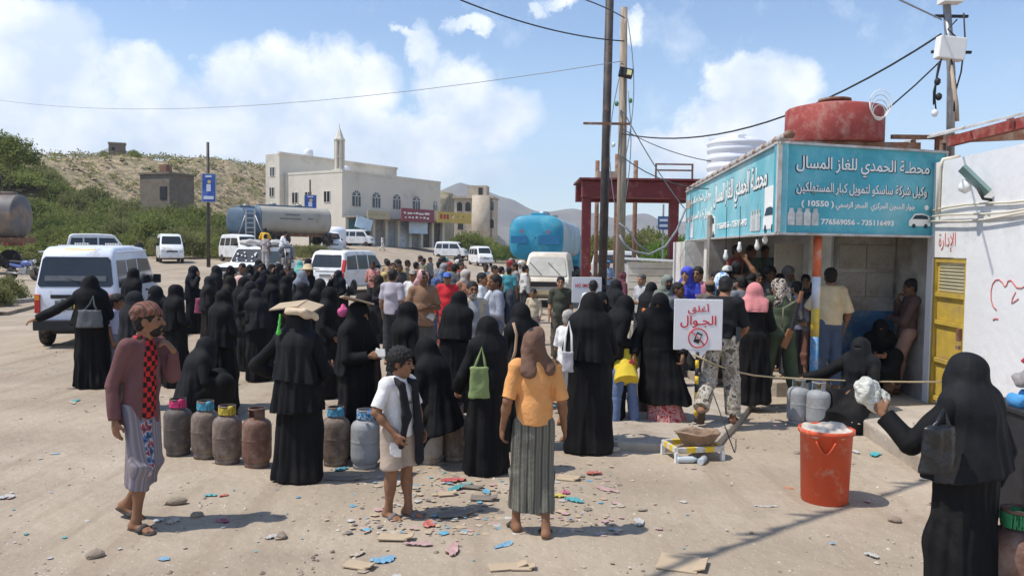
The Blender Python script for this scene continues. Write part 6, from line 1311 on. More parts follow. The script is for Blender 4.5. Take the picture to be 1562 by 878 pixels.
s4 = man(Vector((p1_.x, 11.35, .0)), 0, p1_.z, 'h_lean', 282, 'youth in brown jacket leaning on the wall with a hand on his mouth', (('shirt', 1., .85, .02), (.09, .055, .05)), (('trousers', 1, .02), (.26, .16, .12)), vox=.0105, group=None, skin=1, extra=(('eyes', 1),))
pg = at(1312, 600, 9.45)
w11 = woman(Vector((pg.x, 9.5, 0)), 0, 1, 'w_curb', 222, 'veiled woman sitting on the kerb with one hand resting towards the grey cylinders', 13, .72, vox=.0105, group=None, cols={'H': 1.62}, mv=BLACK2)
pw = at(1480, 540, 4.4)
w12 = woman(Vector((pw.x, 4.4, 0)), 0, pw.z, 'w_raise', 336, 'large veiled woman close by raising a white bag, black handbag on her arm', 14, .93, vox=.009, group=None, slit=False, m=BLACK, mv=BLACK2, ab=dict(flare=.24), vk=dict(spread=.26))
w13 = woman(1342, 514, .85, "wg", 200, 'veiled woman crouching in the dark corner under the blue wall', 15, .5, zb=.2, d=11.5, cols={'H': 1.5}, group=None)
w14 = woman(1150, 440, 1.55, 'wa', 20, 'woman in black with a pink headscarf pressed in the queue at the shop', 16, 1.3, zb=.085, d=10.2, mv=(.58, .22, .22), slit=False, group=None, vk=dict(spread=.17, nf=5), m=BLACK)
w15 = woman(292, 528, .86, 'wg', 60, 'veiled woman crouching on the ground beside the man in maroon jacket', 17, .45, d=9.3, cols={'H': 1.6}, vox=.011, group=None, slit=False, mv=BLACK2)
w16 = woman(340, 443, 1.48, 'wa', 40, 'veiled woman standing alone in front of the crowd beside the crouching one', 18, .9, vox=.012, group=None, d=9.9)
w17 = woman(205, 455, 1.45, 'wa', 30, 'veiled woman partly hidden behind the turbaned man', 19, .9, group=None, d=9.8, mv=BLACK3)
w18 = woman(203, 402, 1.6, 'wd', 30, 'veiled woman standing by the side door of the white minibus', 20, .95, group=None, d=14.2)
k1 = man(177, 445, 1.3, 'kida', 95, 'curly haired child in lilac shirt by the minibus bumper', (SS, (.45, .45, .6)), (TR, (.2, .2, .25)), ('hair', 'curly'), group=None, d=11.5, extra=(('eyes', 1),))
# the packed group of veiled women: px, head top, height, pose, facing, label
LW = [(268, 434, 1.5, 'wa', 60, 'veiled woman close behind the turbaned man, facing the crowd'), (244, 436, 1.45, 'wa', 200, 'veiled woman whose covered head shows over the maroon shoulder'),
 (295, 406, 1.55, 'wb', 110, 'veiled woman at the edge of the group shading her face above a pink handbag'), (330, 405, 1.55, 'wd', 60, 'veiled woman next to the one with the dark pink handbag, seen from behind'), (354, 405, 1.5, 'wa', 150, 'veiled woman whose head shows just below the pale road'),
 (350, 421, 1.5, 'wa', 80, 'veiled woman right behind the one standing alone'), (381, 404, 1.5, 'wa', 180, 'veiled woman at the far edge of the group below the station wagon'), (391, 396, 1.55, 'wa', 60, 'veiled woman nearest the bumper of the station wagon'), (400, 401, 1.52, 'wb', 140, 'veiled woman shading her eyes below the station wagon'),
 (403, 412, 1.5, 'wa', 110, 'veiled woman standing shoulder to shoulder in the thick of the group'), (383, 429, 1.45, 'wa', 150, 'veiled woman in the group with a hand showing at her chest'), (416, 419, 1.5, 'wd', 50, 'taller veiled woman in the middle of the group, back turned'), (415, 402, 1.52, 'wa', 240, 'veiled woman below the motorbike, head turned away'),
 (425, 402, 1.52, 'wb', 200, 'veiled woman behind the group close to the motorbike'), (436, 421, 1.48, 'wa', 90, 'veiled woman just before the one with the cardboard'), (446, 413, 1.5, 'wa', 160, 'veiled woman between the straw hat and the station wagon'), (470, 394, 1.55, 'wb', 250, 'veiled woman raising a hand at the far rim of the group'),
 (460, 431, 1.45, 'wa', 100, 'veiled woman half hidden by the cardboard on the tall woman'), (502, 439, 1.48, 'wd', 70, 'veiled woman between the two women carrying cardboard'), (562, 447, 1.45, 'wa', 230, 'veiled woman behind the one counting paper'), (395, 440, 1.4, 'wc', 320, 'veiled woman leaning forward beyond the cylinders'), (372, 423, 1.5, 'wa', 30, 'veiled woman in the front of the group next to the pink scarf'),
 (485, 425, 1.5, 'wa', 120, 'veiled woman standing behind the second cardboard'), (516, 412, 1.5, 'wb', 200, 'veiled woman beside the people carrier holding up a hand'), (320, 421, 1.45, 'wa', 100, 'veiled woman glimpsed between two taller ones at the edge of the group'),
 (694, 445, 1.5, 'wa', 30, 'veiled woman standing in front of the red jacket, back turned'), (578, 420, 1.45, 'wa', 250, 'veiled woman by the lilac shirted man, face turned aside')]
rp_ = random.Random(4)
for i, (px, yt, H, pk, az, lab) in enumerate(LW):
    az += rp_.uniform(-25, 25); H *= rp_.uniform(.97, 1.02)
    woman(px, yt, H, pk if pk != 'wa' else ('wa', 'we', 'wf')[i % 3], az, lab, 20+i % 4, (.9, 1.0, .85, 1.05)[i % 4], m=(BLACK, NAVY, BLACK2, BLACK, UMBER)[i % 5], mv=(BLACK, BLACK2, NAVY, BLACK3, BLACK, UMBER, BLACK2)[i % 7], slit=True)
for px, yt, H, az, lab, mv in ((365, 421, 1.45, 60, 'woman in the group with a pale pink headscarf', (.65, .42, .36)), (523, 425, 1.2, 200, 'small girl in a white headscarf beside the cardboard', (.72, .71, .7)), (457, 398, 1.5, 30, 'woman in a teal headscarf behind the group', (.12, .42, .38)), (460, 413, 1.5, 120, 'woman with a grey blue headscarf in the group', (.2, .22, .26))):
    woman(px, yt, H, 'wa', az, lab, 22, 1.2 if H > 1.3 else 1.0, mv=mv, slit=False, m=BLACK)
w = man(470, 407, 1.5, 'ma', 200, 'figure in a broad straw hat at the back of the group', (LS, BLACK), (SG, BLACK), ('hair', 'short')); hat = B().lathe([(.3, 0), (.31, .01), (.12, .03), (.11, .11), (.06, .14), (.01, .145)], 20).build('straw_hat', cloth((.6, .46, .28)), None, wpt(w, (0, .02, 1.63))); tag(hat, 'broad straw hat worn above the veiled group', 'hat')
# men and boys of the middle crowd
W_, LIL, GRY, KHK, BRN = (.62, .6, .57), (.42, .38, .42), (.22, .22, .22), (.36, .31, .22), (.16, .09, .06); DKT, JNS, SND = (.05, .05, .055), (.09, .11, .17), (.3, .25, .18)
short, curly = ('hair', 'short'), ('hair', 'curly'); H_ = lambda s: ('head', s)
b_ = (('beard', 1),)
MEN = [(370, 401, 1.62, 'ma', 190, 'bareheaded man standing among the veiled women', LS, (.1, .09, .08), TR, DKT, short, {}),
 (569, 398, 1.62, 'mb', 200, 'man in red flowered shirt beside the people carrier', SS, pattern('faded_floral', 'blotch', [(.45, .16, .14), (.55, .35, .3), (.4, .1, .1)], 16), TR, DKT, short, {}),
 (589, 394, 1.62, 'ma', 150, 'man in grey green shirt behind the red flowered one', LS, (.2, .22, .2), TR, DKT, short, {}), (599, 400, 1.6, 'mb', 170, 'brown shirted man with close cropped head in the crowd', SS, (.35, .2, .13), TR, DKT, ('hair', 'bald'), {}), (609, 402, 1.6, 'ma', 150, 'bald man in dark jacket in the crowd', LS, (.07, .07, .07), TR, DKT, ('hair', 'bald'), {}),
 (599, 410, 1.66, 'ma', 20, 'man in pale lilac shirt standing with his back turned', SS, LIL, TR, DKT, short, {}), (586, 415, 1.4, 'mb', 160, 'boy with yellow scarf behind the lilac shirt', SS, (.5, .42, .3), TR, DKT, H_('keffiyeh'), {'headscarf': (.5, .38, .15)}), (630, 411, 1.6, 'mb', 200, 'man in white shirt and grey cap beside the brown waistcoat', SS, W_, TR, KHK, H_('cap'), {'cap': (.3, .26, .22)}),
 (645, 412, 1.68, 'mb', 170, 'man in brown waistcoat with a red and white scarf round his head', ('shirt', .5, .82, .03), (.26, .15, .09), SG, (.1, .09, .08), H_('headscarf'), {'headscarf': REDKEF}), (664, 423, 1.4, 'ma', 110, 'boy in blue hood between waistcoat and red jacket', LS, (.1, .15, .3), TR, JNS, H_('hood'), {'hood': (.09, .13, .27)}),
 (682, 415, 1.58, 'ma', 185, 'boy in bright red jacket and blue cap', ('shirt', 1., .84, .03), (.55, .03, .04), TR, (.3, .08, .08), H_('cap'), {'cap': (.08, .15, .45)}), (677, 391, 1.7, 'ma', 10, 'man in cream T-shirt standing above the crowd, back turned', SS, (.68, .62, .54), TR, JNS, short, {}),
 (669, 398, 1.6, 'mb', 60, 'man with dark hair just before the cream T-shirt', LS, (.2, .2, .22), TR, DKT, short, {}), (656, 392, 1.62, 'ma', 120, 'dark haired man at the back of the crowd in grey', LS, GRY, TR, DKT, short, {}), (646, 394, 1.62, 'mb', 230, 'man in olive shirt looking away at the back of the crowd', LS, (.17, .17, .11), TR, KHK, curly, {}),
 (634, 399, 1.6, 'mb', 60, 'man in tan shirt in the crowd behind the waistcoat', LS, KHK, SG, BRN, short, {}), (710, 411, 1.6, 'mb', 150, 'man in grey patterned headcloth near the blue tanker', LS, (.4, .2, .12), SG, GRY, H_('keffiyeh'), {'headscarf': (.42, .38, .34)}),
 (720, 428, 1.62, 'ma', 165, 'old man with a beige shawl over a grey shirt and purple sarong', ('shirt', 1., .6, .02), (.34, .35, .36), ('sarong', .75), (.12, .06, .13), ('hair', 'bald'), {'jacket': (.52, .42, .29), 'beard': HAIRG}), (734, 415, 1.62, 'md', 100, 'young man in white shirt seen from the side', LS, (.66, .67, .68), TR, (.32, .36, .42), short, {}),
 (757, 418, 1.66, 'mb', 260, 'man in grey with a dark backpack looking down', LS, (.28, .29, .34), TR, (.16, .16, .2), short, {}), (741, 402, 1.6, 'ma', 190, 'man in pale shirt beyond the white shirted youth', SS, (.5, .5, .48), TR, DKT, short, {}), (754, 404, 1.6, 'mb', 130, 'man in orange brown shirt at the back near the tanker', SS, (.42, .22, .1), TR, DKT, short, {}),
 (764, 406, 1.55, 'mc', 60, 'boy in cream shirt walking towards the tanker', SS, (.62, .56, .45), TR, KHK, short, {}), (704, 400, 1.6, 'ma', 160, 'man in dark red jacket in the far crowd', LS, (.3, .06, .05), TR, DKT, short, {}), (692, 402, 1.58, 'mb', 220, 'man in teal shirt in the far crowd', LS, (.08, .25, .27), TR, DKT, short, {}), (621, 396, 1.62, 'ma', 90, 'man in sand coloured shirt in the far crowd', LS, SND, SG, GRY, short, {}),
 (814, 440, 1.2, 'kida', 200, 'small child in cream jacket before the dusty van', LS, (.5, .42, .3), TR, (.3, .28, .25), short, {}), (855, 421, 1.55, 'ma', 185, 'youth in dark olive T-shirt standing before the dusty van', SS, (.06, .062, .045), TR, (.1, .09, .07), short, {}),
 (866, 472, 1.35, 'mb', 60, 'grey haired man in white shirt behind the tall veiled woman', SS, (.72, .71, .7), SG, GRY, short, {'hair': HAIRG}),
 (926, 397, 1.68, 'mb', 170, 'man in bright blue beret and striped blue shirt', LS, pattern('blue_white_stripe', 'stripe', [(.1, .25, .5), (.6, .65, .7), (.1, .25, .5)], 10), TR, JNS, H_('beret'), {'beret': (.06, .3, .6)}), (948, 414, 1.55, 'ma', 60, 'figure under a maroon headcloth by the wooden pole', LS, (.15, .05, .07), SG, (.1, .05, .06), H_('keffiyeh'), {'headscarf': (.18, .06, .075)}),
 (974, 397, 1.68, 'mb', 262, 'youth with thick hair in profile before the boarded truck', SS, (.5, .36, .22), TR, DKT, curly, {}), (979, 417, 1.6, 'mb', 240, 'greying man in striped shirt with a hand at his face', SS, BSTR, TR, DKT, short, {'hair': mat('greying_hair', (.1, .09, .085), .8, .3, 30)}), (904, 427, 1.52, 'mb', 30, 'dark haired person in white scarf behind the no smoking sign', LS, (.6, .6, .58), TR, DKT, short, {}),
 (1017, 419, 1.58, 'mb', 190, 'bearded man in a grey green hood', LS, (.17, .19, .16), SG, (.14, .07, .05), H_('hood'), {'hood': (.19, .21, .18)}), (1047, 406, 1.62, 'md', 200, 'youth in bright blue hooded top with a scarf across his mouth', LS, (.06, .08, .48), TR, DKT, H_('hood'), {'hood': (.07, .08, .46)}), (1064, 404, 1.66, 'ma', 215, 'man in pink shirt by the pale pillar', SS, (.55, .2, .24), TR, DKT, short, {}),
 (1092, 412, 1.6, 'ma', 330, 'dark haired man facing into the shop by the pillar', LS, DKT, TR, DKT, short, {}), (1122, 398, 1.68, 'mu', 10, 'man in black with an arm held up in the shop queue', SS, (.02, .02, .022), TR, DKT, short, {}), (1157, 415, 1.6, 'ma', 185, 'young man in the shade looking out between the queue', SS, (.12, .1, .1), TR, DKT, short, {}),
 (1173, 406, 1.64, 'ma', 175, 'man with thick hair in the shade behind the queue', LS, (.1, .1, .1), TR, DKT, curly, {}), (1201, 405, 1.66, 'mb', 190, 'man in grey hood and dark glasses facing out of the shop', LS, (.22, .22, .24), TR, DKT, H_('hood'), {'hood': (.16, .15, .14)}), (1215, 429, 1.55, 'ma', 340, 'dark haired man in lilac grey next to the hooded one', LS, (.3, .3, .38), TR, DKT, short, {}),
 (1082, 427, 1.6, 'mb', 20, 'man in brown cap pressed into the queue behind the phone sign', LS, (.12, .1, .09), TR, DKT, H_('cap'), {'cap': (.2, .13, .08)}), (1130, 420, 1.6, 'ma', 340, 'man with short hair facing the counter behind the man in black shirt', LS, (.16, .17, .2), TR, DKT, short, {}), (1143, 428, 1.6, 'mb', 10, 'boy in dark teal shirt squeezed before the pink headscarf', SS, (.05, .1, .11), TR, DKT, short, {}), (1188, 417, 1.6, 'ma', 185, 'man in rust coloured shirt in the shade behind the soldier', LS, (.2, .08, .05), TR, DKT, short, {}), (1206, 448, 1.5, 'mb', 20, 'boy in cream vest squeezed beside the soldier', SS, (.4, .36, .28), TR, DKT, short, {}), (1228, 418, 1.6, 'ma', 200, 'man in dark shirt deep in the shop behind the post', LS, (.06, .06, .07), TR, DKT, short, {}), (1108, 405, 1.6, 'ma', 20, 'man in white cap deep in the queue by the counter', LS, (.2, .19, .18), TR, DKT, H_('cap'), {'cap': (.55, .54, .5)}), (1033, 430, 1.5, 'mb', 150, 'boy in grey jacket between the two hooded youths', LS, (.15, .15, .17), TR, DKT, short, {}),
 (1241, 430, 1.5, 'ma', 200, 'boy in the shade at the painted post', LS, (.08, .07, .07), TR, DKT, short, {}), (1232, 446, 1.48, 'mb', 300, 'man in dark headcloth and grey shirt right before the post', SS, (.17, .16, .18), SG, (.16, .08, .06), H_('headscarf'), {'headscarf': (.035, .035, .04)})]
for (px, yt, H, pk, az, lab, tp_, tc_, bt_, bc_, hd, cols) in MEN:
    ex = []
    if 'beard' in cols or 'beard' in lab: ex.append(('beard', 1))
    if 'jacket' in cols: ex.append(('jacket', 1., .7, .035))
    if 120 < az < 240: ex.append(('eyes', 1))
    zb, dd = 0., None
    if px > 1000:                                   # on the pavement and the shop's raised floor
        zb, dd = (.2 if px > 1080 else .085), (12.3 if yt < 420 else 11.5); H = min(1.72, at(px, yt, dd).z-zb)
    o = man(px, yt, H, pk, az, lab, (tp_, tc_), (bt_, bc_), hd, dict(cols), zb=zb, d=dd, extra=tuple(ex), group=GM, skin=(0, 1, 0, 2)[int(px) % 4])
    if 'waistcoat with' in lab:
        mobj('white_sash', B().lathe([(.165, .9), (.17, .95), (.16, 1.02)], 20, M=Matrix.Diagonal((1.1, .85, 1))).mesh('sash'), cloth(W_), o)
    if 'glasses' in lab: B().box((0, .12, 1.585), (.13, .03, .04)).build('dark_glasses', GLASS, o)
    if 'backpack' in lab:
        s = Solid(.03); s.cone((0, 0, -.16), (0, 0, .14), .13, .12, sc=(1.1, .7, 1)); bpk = mobj('backpack', s.mesh('backpack', .02, wrinkles(.008, 20)), cloth((.05, .055, .07)), None, wpt(o, (0, -.2, 1.22)), -R(260)); tag(bpk, 'dark backpack worn by the man in grey', 'backpack')
# standing on the platform inside, dim against the back wall
for px, yt, az, lab, c in ((1122, 384, 150, 'man on the shop platform in the shade with a reddish scarf', (.25, .06, .05)), (1144, 379, 170, 'man in dark green standing on the shop platform under the bulbs', (.07, .08, .06)), (1166, 367, 195, 'tallest man on the shop platform, dark against the back wall', (.07, .09, .08))):
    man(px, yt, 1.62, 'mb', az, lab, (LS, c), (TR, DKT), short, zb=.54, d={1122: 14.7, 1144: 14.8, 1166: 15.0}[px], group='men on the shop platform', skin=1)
for px, yt, H, pk, az, lab, mv in ((939, 427, 1.5, 'wa', 60, 'woman in dark grey veil below the maroon headcloth', BLACK3), (993, 431, 1.5, 'wa', 30, 'woman in dark veil behind the bending ones, back turned', BLACK2), (916, 446, 1.48, 'wa', 150, 'veiled woman peering over the shoulder of the tall one', BLACK), (915, 421, 1.5, 'wa', 70, 'person in black hood edged with white by the no smoking sign', BLACK), (1072, 436, 1.5, 'wa', 350, 'veiled woman directly behind the phone sign', BLACK2), (1112, 437, 1.48, 'wa', 10, 'veiled woman between the phone sign and the man in black shirt', BLACK)):
    woman(px, yt, H, pk, az, lab, 21, 1.0, mv=mv)
woman(1101, 421, 1.52, 'wa', 300, 'woman under a pale blue and white headcloth in the shop queue', 22, 1.15, mv=BLUW, slit=False, zb=.2, d=11.6)
k2 = man(819, 466, .98, 'mq', 210, 'boy in olive shirt crouching beyond the veiled women', (SS, (.13, .13, .07)), (TR, KHK), short, d=10.4, Hn=1.45, group=GM)
# on and around the station wagon
def up_on(px, yt, d, hgt_): p = at(px, yt, d); return Vector((p.x, d, p.z-hgt_))
man(up_on(404, 344, 36.6, 1.22), 0, 1.6, 'ms', 350, 'man in yellow shirt sitting on the loaded roof of the station wagon', (SS, (.72, .42, .05)), (TR, DKT), short, group=None)
man(up_on(430, 349, 33.3, 1.2), 0, 1.6, 'ms', 60, 'man in white shirt sitting up on the black motorbike', (LS, (.66, .66, .68)), (TR, (.25, .25, .27)), short, group=None)
man(Vector((at(405, 400, 33.2).x, 33.2, gh(-10, 33.2)+.94)), 0, 1.55, 'ma', 20, 'man in grey shirt and pale trousers standing on the flat trailer', (SS, (.36, .32, .32)), (TR, (.4, .38, .36)), short, group=None)
# far figures, a few pixels each
rf = random.Random(8); FC = [(.6, .58, .55), (.1, .1, .11), (.3, .05, .05), (.12, .2, .35), (.45, .32, .2), (.06, .25, .3), (.5, .42, .1), (.25, .25, .25)]
FN = ['white', 'black', 'dark red', 'blue', 'tan', 'teal', 'mustard', 'grey']
WH = ['under the end of the blue tanker', 'before the lone minivan on the lot', 'at the far rim of the crowd below the mosque', 'beside the dusty van', 'behind the men in the crowd below the shops', 'between tanker and dusty van']
used_ = set()
for i in range(30):
    z_ = i % 6; px = (rf.uniform(775, 800), rf.uniform(690, 725), rf.uniform(640, 700), rf.uniform(782, 803), rf.uniform(575, 690), rf.uniform(768, 800))[z_]; d = rf.uniform(21, 33); j = rf.randrange(8)
    while (j, i % 3, z_) in used_: j = (j+1) % 8
    used_.add((j, i % 3, z_))
    c = stand(px, 400, d); man(c, 0, rf.uniform(1.5, 1.7), ('ma', 'mb', 'mc')[i % 3], rf.uniform(0, 360), ('man in %s %s %s' % (FN[j], ('shirt and dark trousers', 'top and sarong', 'shirt walking')[i % 3], WH[z_])), (LS if i % 2 else SS, FC[j]), ((SG, BRN) if i % 3 == 1 else (TR, DKT)), (short, curly, H_('keffiyeh'))[i % 3], cols={'headscarf': FC[(j+4) % 8]}, vox=.014, group='small figures in the far crowd')
man(stand(583, 385, 88), 0, 1.65, 'mc', 100, 'man in white walking past the shuttered shops', (LS, W_), (TR, W_), short, group=None)
man(stand(212, 390, 52), 0, 1.65, 'ma', 160, 'man in dark clothes standing on the road beside the far minivan', (LS, DKT), (TR, DKT), short, group=None)
# ------------------------------------------------------------------ gas cylinders
def cyl_mat(k, c, dirt, amt): return mat('cylinder_'+k, c, .6, .2, 5, .25, 30, dirt=dirt, dirt_amt=amt, ds=5)
CB = cyl_mat('brown', (.14, .1, .08), (.3, .245, .2), .5); CR = cyl_mat('rust', (.16, .08, .055), (.27, .2, .16), .45); CD = cyl_mat('dark', (.085, .068, .06), (.2, .165, .14), .35); CG = cyl_mat('grey', (.3, .31, .32), (.2, .17, .14), .35); CP = cyl_mat('pale', (.36, .33, .3), (.2, .13, .09), .5)
def cylinder(loc, m, label, wrap=None, tilt=None, rz=0., group='gas cylinders standing in the queue', s=1.):
    t = thing('gas_cylinder', loc, label, 'gas cylinder', rz, group); t.scale = (s, s, s)
    if tilt: t.rotation_euler = (tilt[0], tilt[1], rz)
    r = .158
    B().lathe([(.06, .045), (r*.8, .05), (r*.97, .09), (r, .14), (r, .15), (r, .28), (r, .29), (r*1.012, .295), (r*1.012, .31), (r, .315), (r, .325), (r, .435), (r, .445), (r*.965, .475), (r*.85, .505), (r*.6, .53), (r*.3, .54), (.02, .545)], 28).build('tank', m, t)
    B().lathe([(r*.8, 0), (r*.84, 0), (r*.84, .07), (r*.8, .07)], 24, cap=False).build('foot_ring', m, t)
    n = 20
    for k in range(n):
        if k % 10 in (0, 1, 2, 3, 4): continue
        if k % 10 == 5: b = B()
        a0, a1 = 2*math.pi*k/n, 2*math.pi*(k+1)/n; q = []
        for rr in (.082, .09):
            for a in (a0, a1):
                for z in (.525, .64): q.append((rr*math.cos(a), rr*math.sin(a), z))
        b.add(q, [(0, 1, 3, 2), (4, 6, 7, 5), (1, 5, 7, 3), (0, 2, 6, 4), (0, 4, 5, 1), (2, 3, 7, 6)])
        if k % 10 == 9: b.build('collar', m, t)
    B().lathe([(.084, .632), (.094, .632), (.094, .648), (.084, .648)], 20, cap=False).build('collar_rim', m, t)
    B().lathe([(.022, .54), (.022, .6), (.03, .6), (.03, .625), (.012, .63)], 10).tube([(0, 0, .575), (.05, 0, .575)], .014, 7).build('valve', mat('brass', (.4, .28, .1), .4, .1, 9, metal=.6), t)
    if wrap is not None:
        so = Solid(.005); so.cone((0, 0, .548), (0, 0, .632), .094, .094, flat=True); so.cone((0, 0, .5), (0, 0, .7), .086, .086, flat=True, op='-'); so.ell((.06, -.07, .63), (.03, .028, .024))
        mobj('cloth_wrap', so.mesh('wrap', .007, wrinkles(.003, 50, 3)), wrap, t)
    return t
WB_ = pattern('blue_printed_plastic', 'blotch', [(.05, .2, .45), (.1, .35, .55), (.5, .55, .6), (.05, .15, .35)], 18)
for px, py, m, lab, wr in ((272, 696, CD, 'darkest brown gas cylinder, nearly hidden by the turbaned man, pink cloth on its valve', cloth((.55, .05, .16))), (314, 701, CB, 'brown gas cylinder with a blue wrap round its collar', cloth((.08, .3, .42))), (347, 709, CB, 'rust brown gas cylinder with a yellow wrap round its collar', cloth((.5, .38, .06))), (392, 716, CR, 'reddest gas cylinder, bare collar with a blue rag, beside the tall veiled woman', None),
                           (512, 714, CB, 'brown gas cylinder with a blue collar wrap just past the tall veiled woman', cloth((.1, .33, .5))), (557, 719, CG, 'grey gas cylinder with blue printed wrap beside the boy', WB_), (655, 711, CP, 'pale scuffed gas cylinder under the sitting woman', None), (694, 706, CB, 'brown gas cylinder half hidden between sitting woman and green bag', None),
                           (870, 640, CB, 'brown gas cylinder behind the tall veiled woman', None), (655, 500, CB, 'brown gas cylinder behind the man in waistcoat', None), (985, 640, CB, 'brown gas cylinder beside the child in yellow', None)):
    cylinder(ft(px, py-3), m, lab, wr, s=.84)
cylinder(ft(1217, 648), CG, 'grey gas cylinder standing behind its twin near the red bin', None, group='grey gas cylinders at the shop', s=.84); cylinder(ft(1247, 655), CG, 'grey gas cylinder in front of its twin beside the seated woman', None, group='grey gas cylinders at the shop', s=.84)
cylinder(Vector((ft(158, 583).x, ft(158, 583).y, .12)), CB, 'brown gas cylinder carried slanting by the woman at the minibus', None, (R(8), R(14)), group=None, s=.86)
pz = at(1552, 860, 4.35); cylinder(Vector((pz.x, pz.y, 0)), CR, 'rusty red gas cylinder standing beside the large veiled woman', cloth((.05, .25, .1)), group=None, s=1.0)
# ------------------------------------------------------------------ signs on the ground
ps = on_slab(1061, 648, .085)
sg = thing('phone_sign', ps, 'white notice board on a black and yellow post telling people to turn phones off', 'sign', R(-1))
s_ = F/ps.y; bh, bw = 78/s_, 74/s_; zt_ = at(1060, 456, ps.y).z-ps.z; zb_ = zt_-bh
for i in range(9):
    z0 = i*(zb_-.02)/9; B().lathe([(.022, z0), (.022, z0+(zb_-.02)/9)], 10).build('post_band', YELLOW if i % 2 else DARK, sg)
B().box((0, 0, zb_+bh/2), (bw, .02, bh)).build('board', mat('sign_white', (.74, .73, .74), .5, .04, 3, dirt=(.6, .57, .53), dirt_amt=.2), sg, bevel=.006); B().prism([(-bw*.2, zb_), (bw*.2, zb_), (.03, zb_-.1), (-.03, zb_-.1)], -.008, .008, lambda x, y, z: (x, z, y)).build('gusset', MATS['sign_white'], sg)
RP = mat('red_print', (.55, .03, .04), .6, .08, 12)
text('أغلق', bh*.2, RP, sg, face((0, -.012, zb_+bh*.81), (1, 0, 0), (0, 0, 1), (0, -1, 0)), bold=.01, ext=.002, width=bw*.44); text('الجـوال', bh*.24, RP, sg, face((0, -.012, zb_+bh*.56), (1, 0, 0), (0, 0, 1), (0, -1, 0)), bold=.012, ext=.002, width=bw*.74)
cz = zb_+bh*.24; rr = bh*.185
b = B(); n = 32
b.tube([(rr*math.cos(a), -.013, cz+rr*math.sin(a)) for a in [2*math.pi*k/n for k in range(n+1)]], .007, 6, cap=False); b.tube([(-rr*.7, -.016, cz+rr*.7), (rr*.7, -.016, cz-rr*.7)], .006, 6); b.build('ban_ring', RP, sg)
B().box((0, -.0125, cz), (rr*.62, .004, rr*1.1), M=Matrix.Rotation(R(22), 3, 'Y')).build('printed_phone', DARK, sg); B().box((.005, -.0155, cz+.012), (rr*.42, .003, rr*.5), M=Matrix.Rotation(R(22), 3, 'Y')).build('printed_screen', mat('print_grey_0', (.5, .5, .48), .6), sg)
pn = at(895, 442, 14.3); ns = thing('no_smoking_sign', (pn.x, pn.y, 0), 'white no smoking board half hidden behind heads in the queue', 'sign', R(4))
B().box((0, 0, pn.z), (.54, .02, .46)).build('board', MATS['sign_white'], ns, bevel=.006); B().lathe([(.02, 0), (.02, pn.z-.2)], 8).build('post', STEEL, ns)
text('NO SMOKING', .065, RP, ns, face((0.0, -.012, pn.z+.08), (1, 0, 0), (0, 0, 1), (0, -1, 0)), bold=.02, ext=.002, width=.42)
# rope from the sign post across the shop front
ra = at(1057, 540, ps.y-.06); rbp = at(1180, 575, 9.3); rc = at(1440, 582, 9.9)
rp_pts = [ra]+[ra.lerp(rbp, t)-Vector((0, 0, .06*math.sin(t*math.pi))) for t in (.25, .5, .75)]+[rbp]+[rbp.lerp(rc, t)-Vector((0, 0, .02*math.sin(t*math.pi))) for t in (.2, .4, .6, .8)]+[rc]
o = B().tube([p-ra for p in rp_pts], .011, 6).build('rope', mat('hemp_rope', (.45, .36, .22), .9, .2, 30), None, ra); tag(o, 'tan rope strung from the phone sign across the shop front', 'rope')
o = B().tube([at(1078, 615, 8.9)-ra, ra.lerp(ft(1118, 690), .5)-ra+Vector((0, 0, .1)), ft(1120, 693)-ra+Vector((0, 0, .01))], .006, 5).build('cord', DARK, None, ra); tag(o, 'thin dark cord running from the sign to the kerb edge', 'cord')
# ------------------------------------------------------------------ red bin
pb = ft(1257, 765); bn = thing('red_bin', pb, 'scratched orange red plastic bin filled with pale sacking', 'bin')
RB = mat('red_bin_plastic', (.6, .085, .03), .45, .08, 3, .05, 20, dirt=(.5, .36, .27), dirt_amt=.16, ds=7)
B().lathe([(.175, 0), (.185, .01), (.205, .56), (.222, .57), (.222, .605), (.205, .605), (.19, .5), (.17, .03), (.02, .02)], 36, cap=False).build('tub', RB, bn)
for a in (-1.95,): B().tube([(.214*math.cos(a+d), .214*math.sin(a+d), .5-.1*math.sin((d+.35)/.7*math.pi)+.03) for d in np.linspace(-.35, .35, 13)], .009, 6).build('handle', RB, bn)
so = Solid(.02); so.cone((0, 0, .55), (0, 0, .6), .2, .2, flat=True); so.ell((.05, .05, .6), (.13, .1, .045)); so.ell((-.1, .02, .6), (.1, .1, .03))
mobj('sacking', so.mesh('sack', .011, wrinkles(.011, 30)), mat('pale_sacking', (.52, .46, .38), .9, .2, 9, .8, 30), bn)
# ------------------------------------------------------------------ broken stone basin in a striped frame
pb = ft(1063, 700); bs = thing('stone_basin', (pb.x, pb.y, -.02), 'broken clay basin resting in a low frame', 'basin')
so = Solid(.03); so.cone((0, 0, .14), (0, 0, .29), .13, .225, flat=True, sc=(1, .8, 1)); so.cone((0, 0, .18), (0, 0, .35), .11, .225, flat=True, sc=(1, .8, 1), op='-')
mobj('basin', so.mesh('basin', .013, lambda V, N: V+N*(.006*wob(V, 34, 2))[:, None]+np.stack([0*V[:, 0], 0*V[:, 0], np.where(V[:, 2] > .26, .016*wob(V, 15, 4), 0)], 1).astype(np.float32)), mat('baked_clay', (.27, .18, .12), .95, .25, 6, .8, 22, dirt=(.4, .31, .23), dirt_amt=.4), bs)
fr = thing('striped_frame', (pb.x-.02, pb.y, 0), 'low yellow and white striped metal frame under the clay basin', 'frame', R(12))
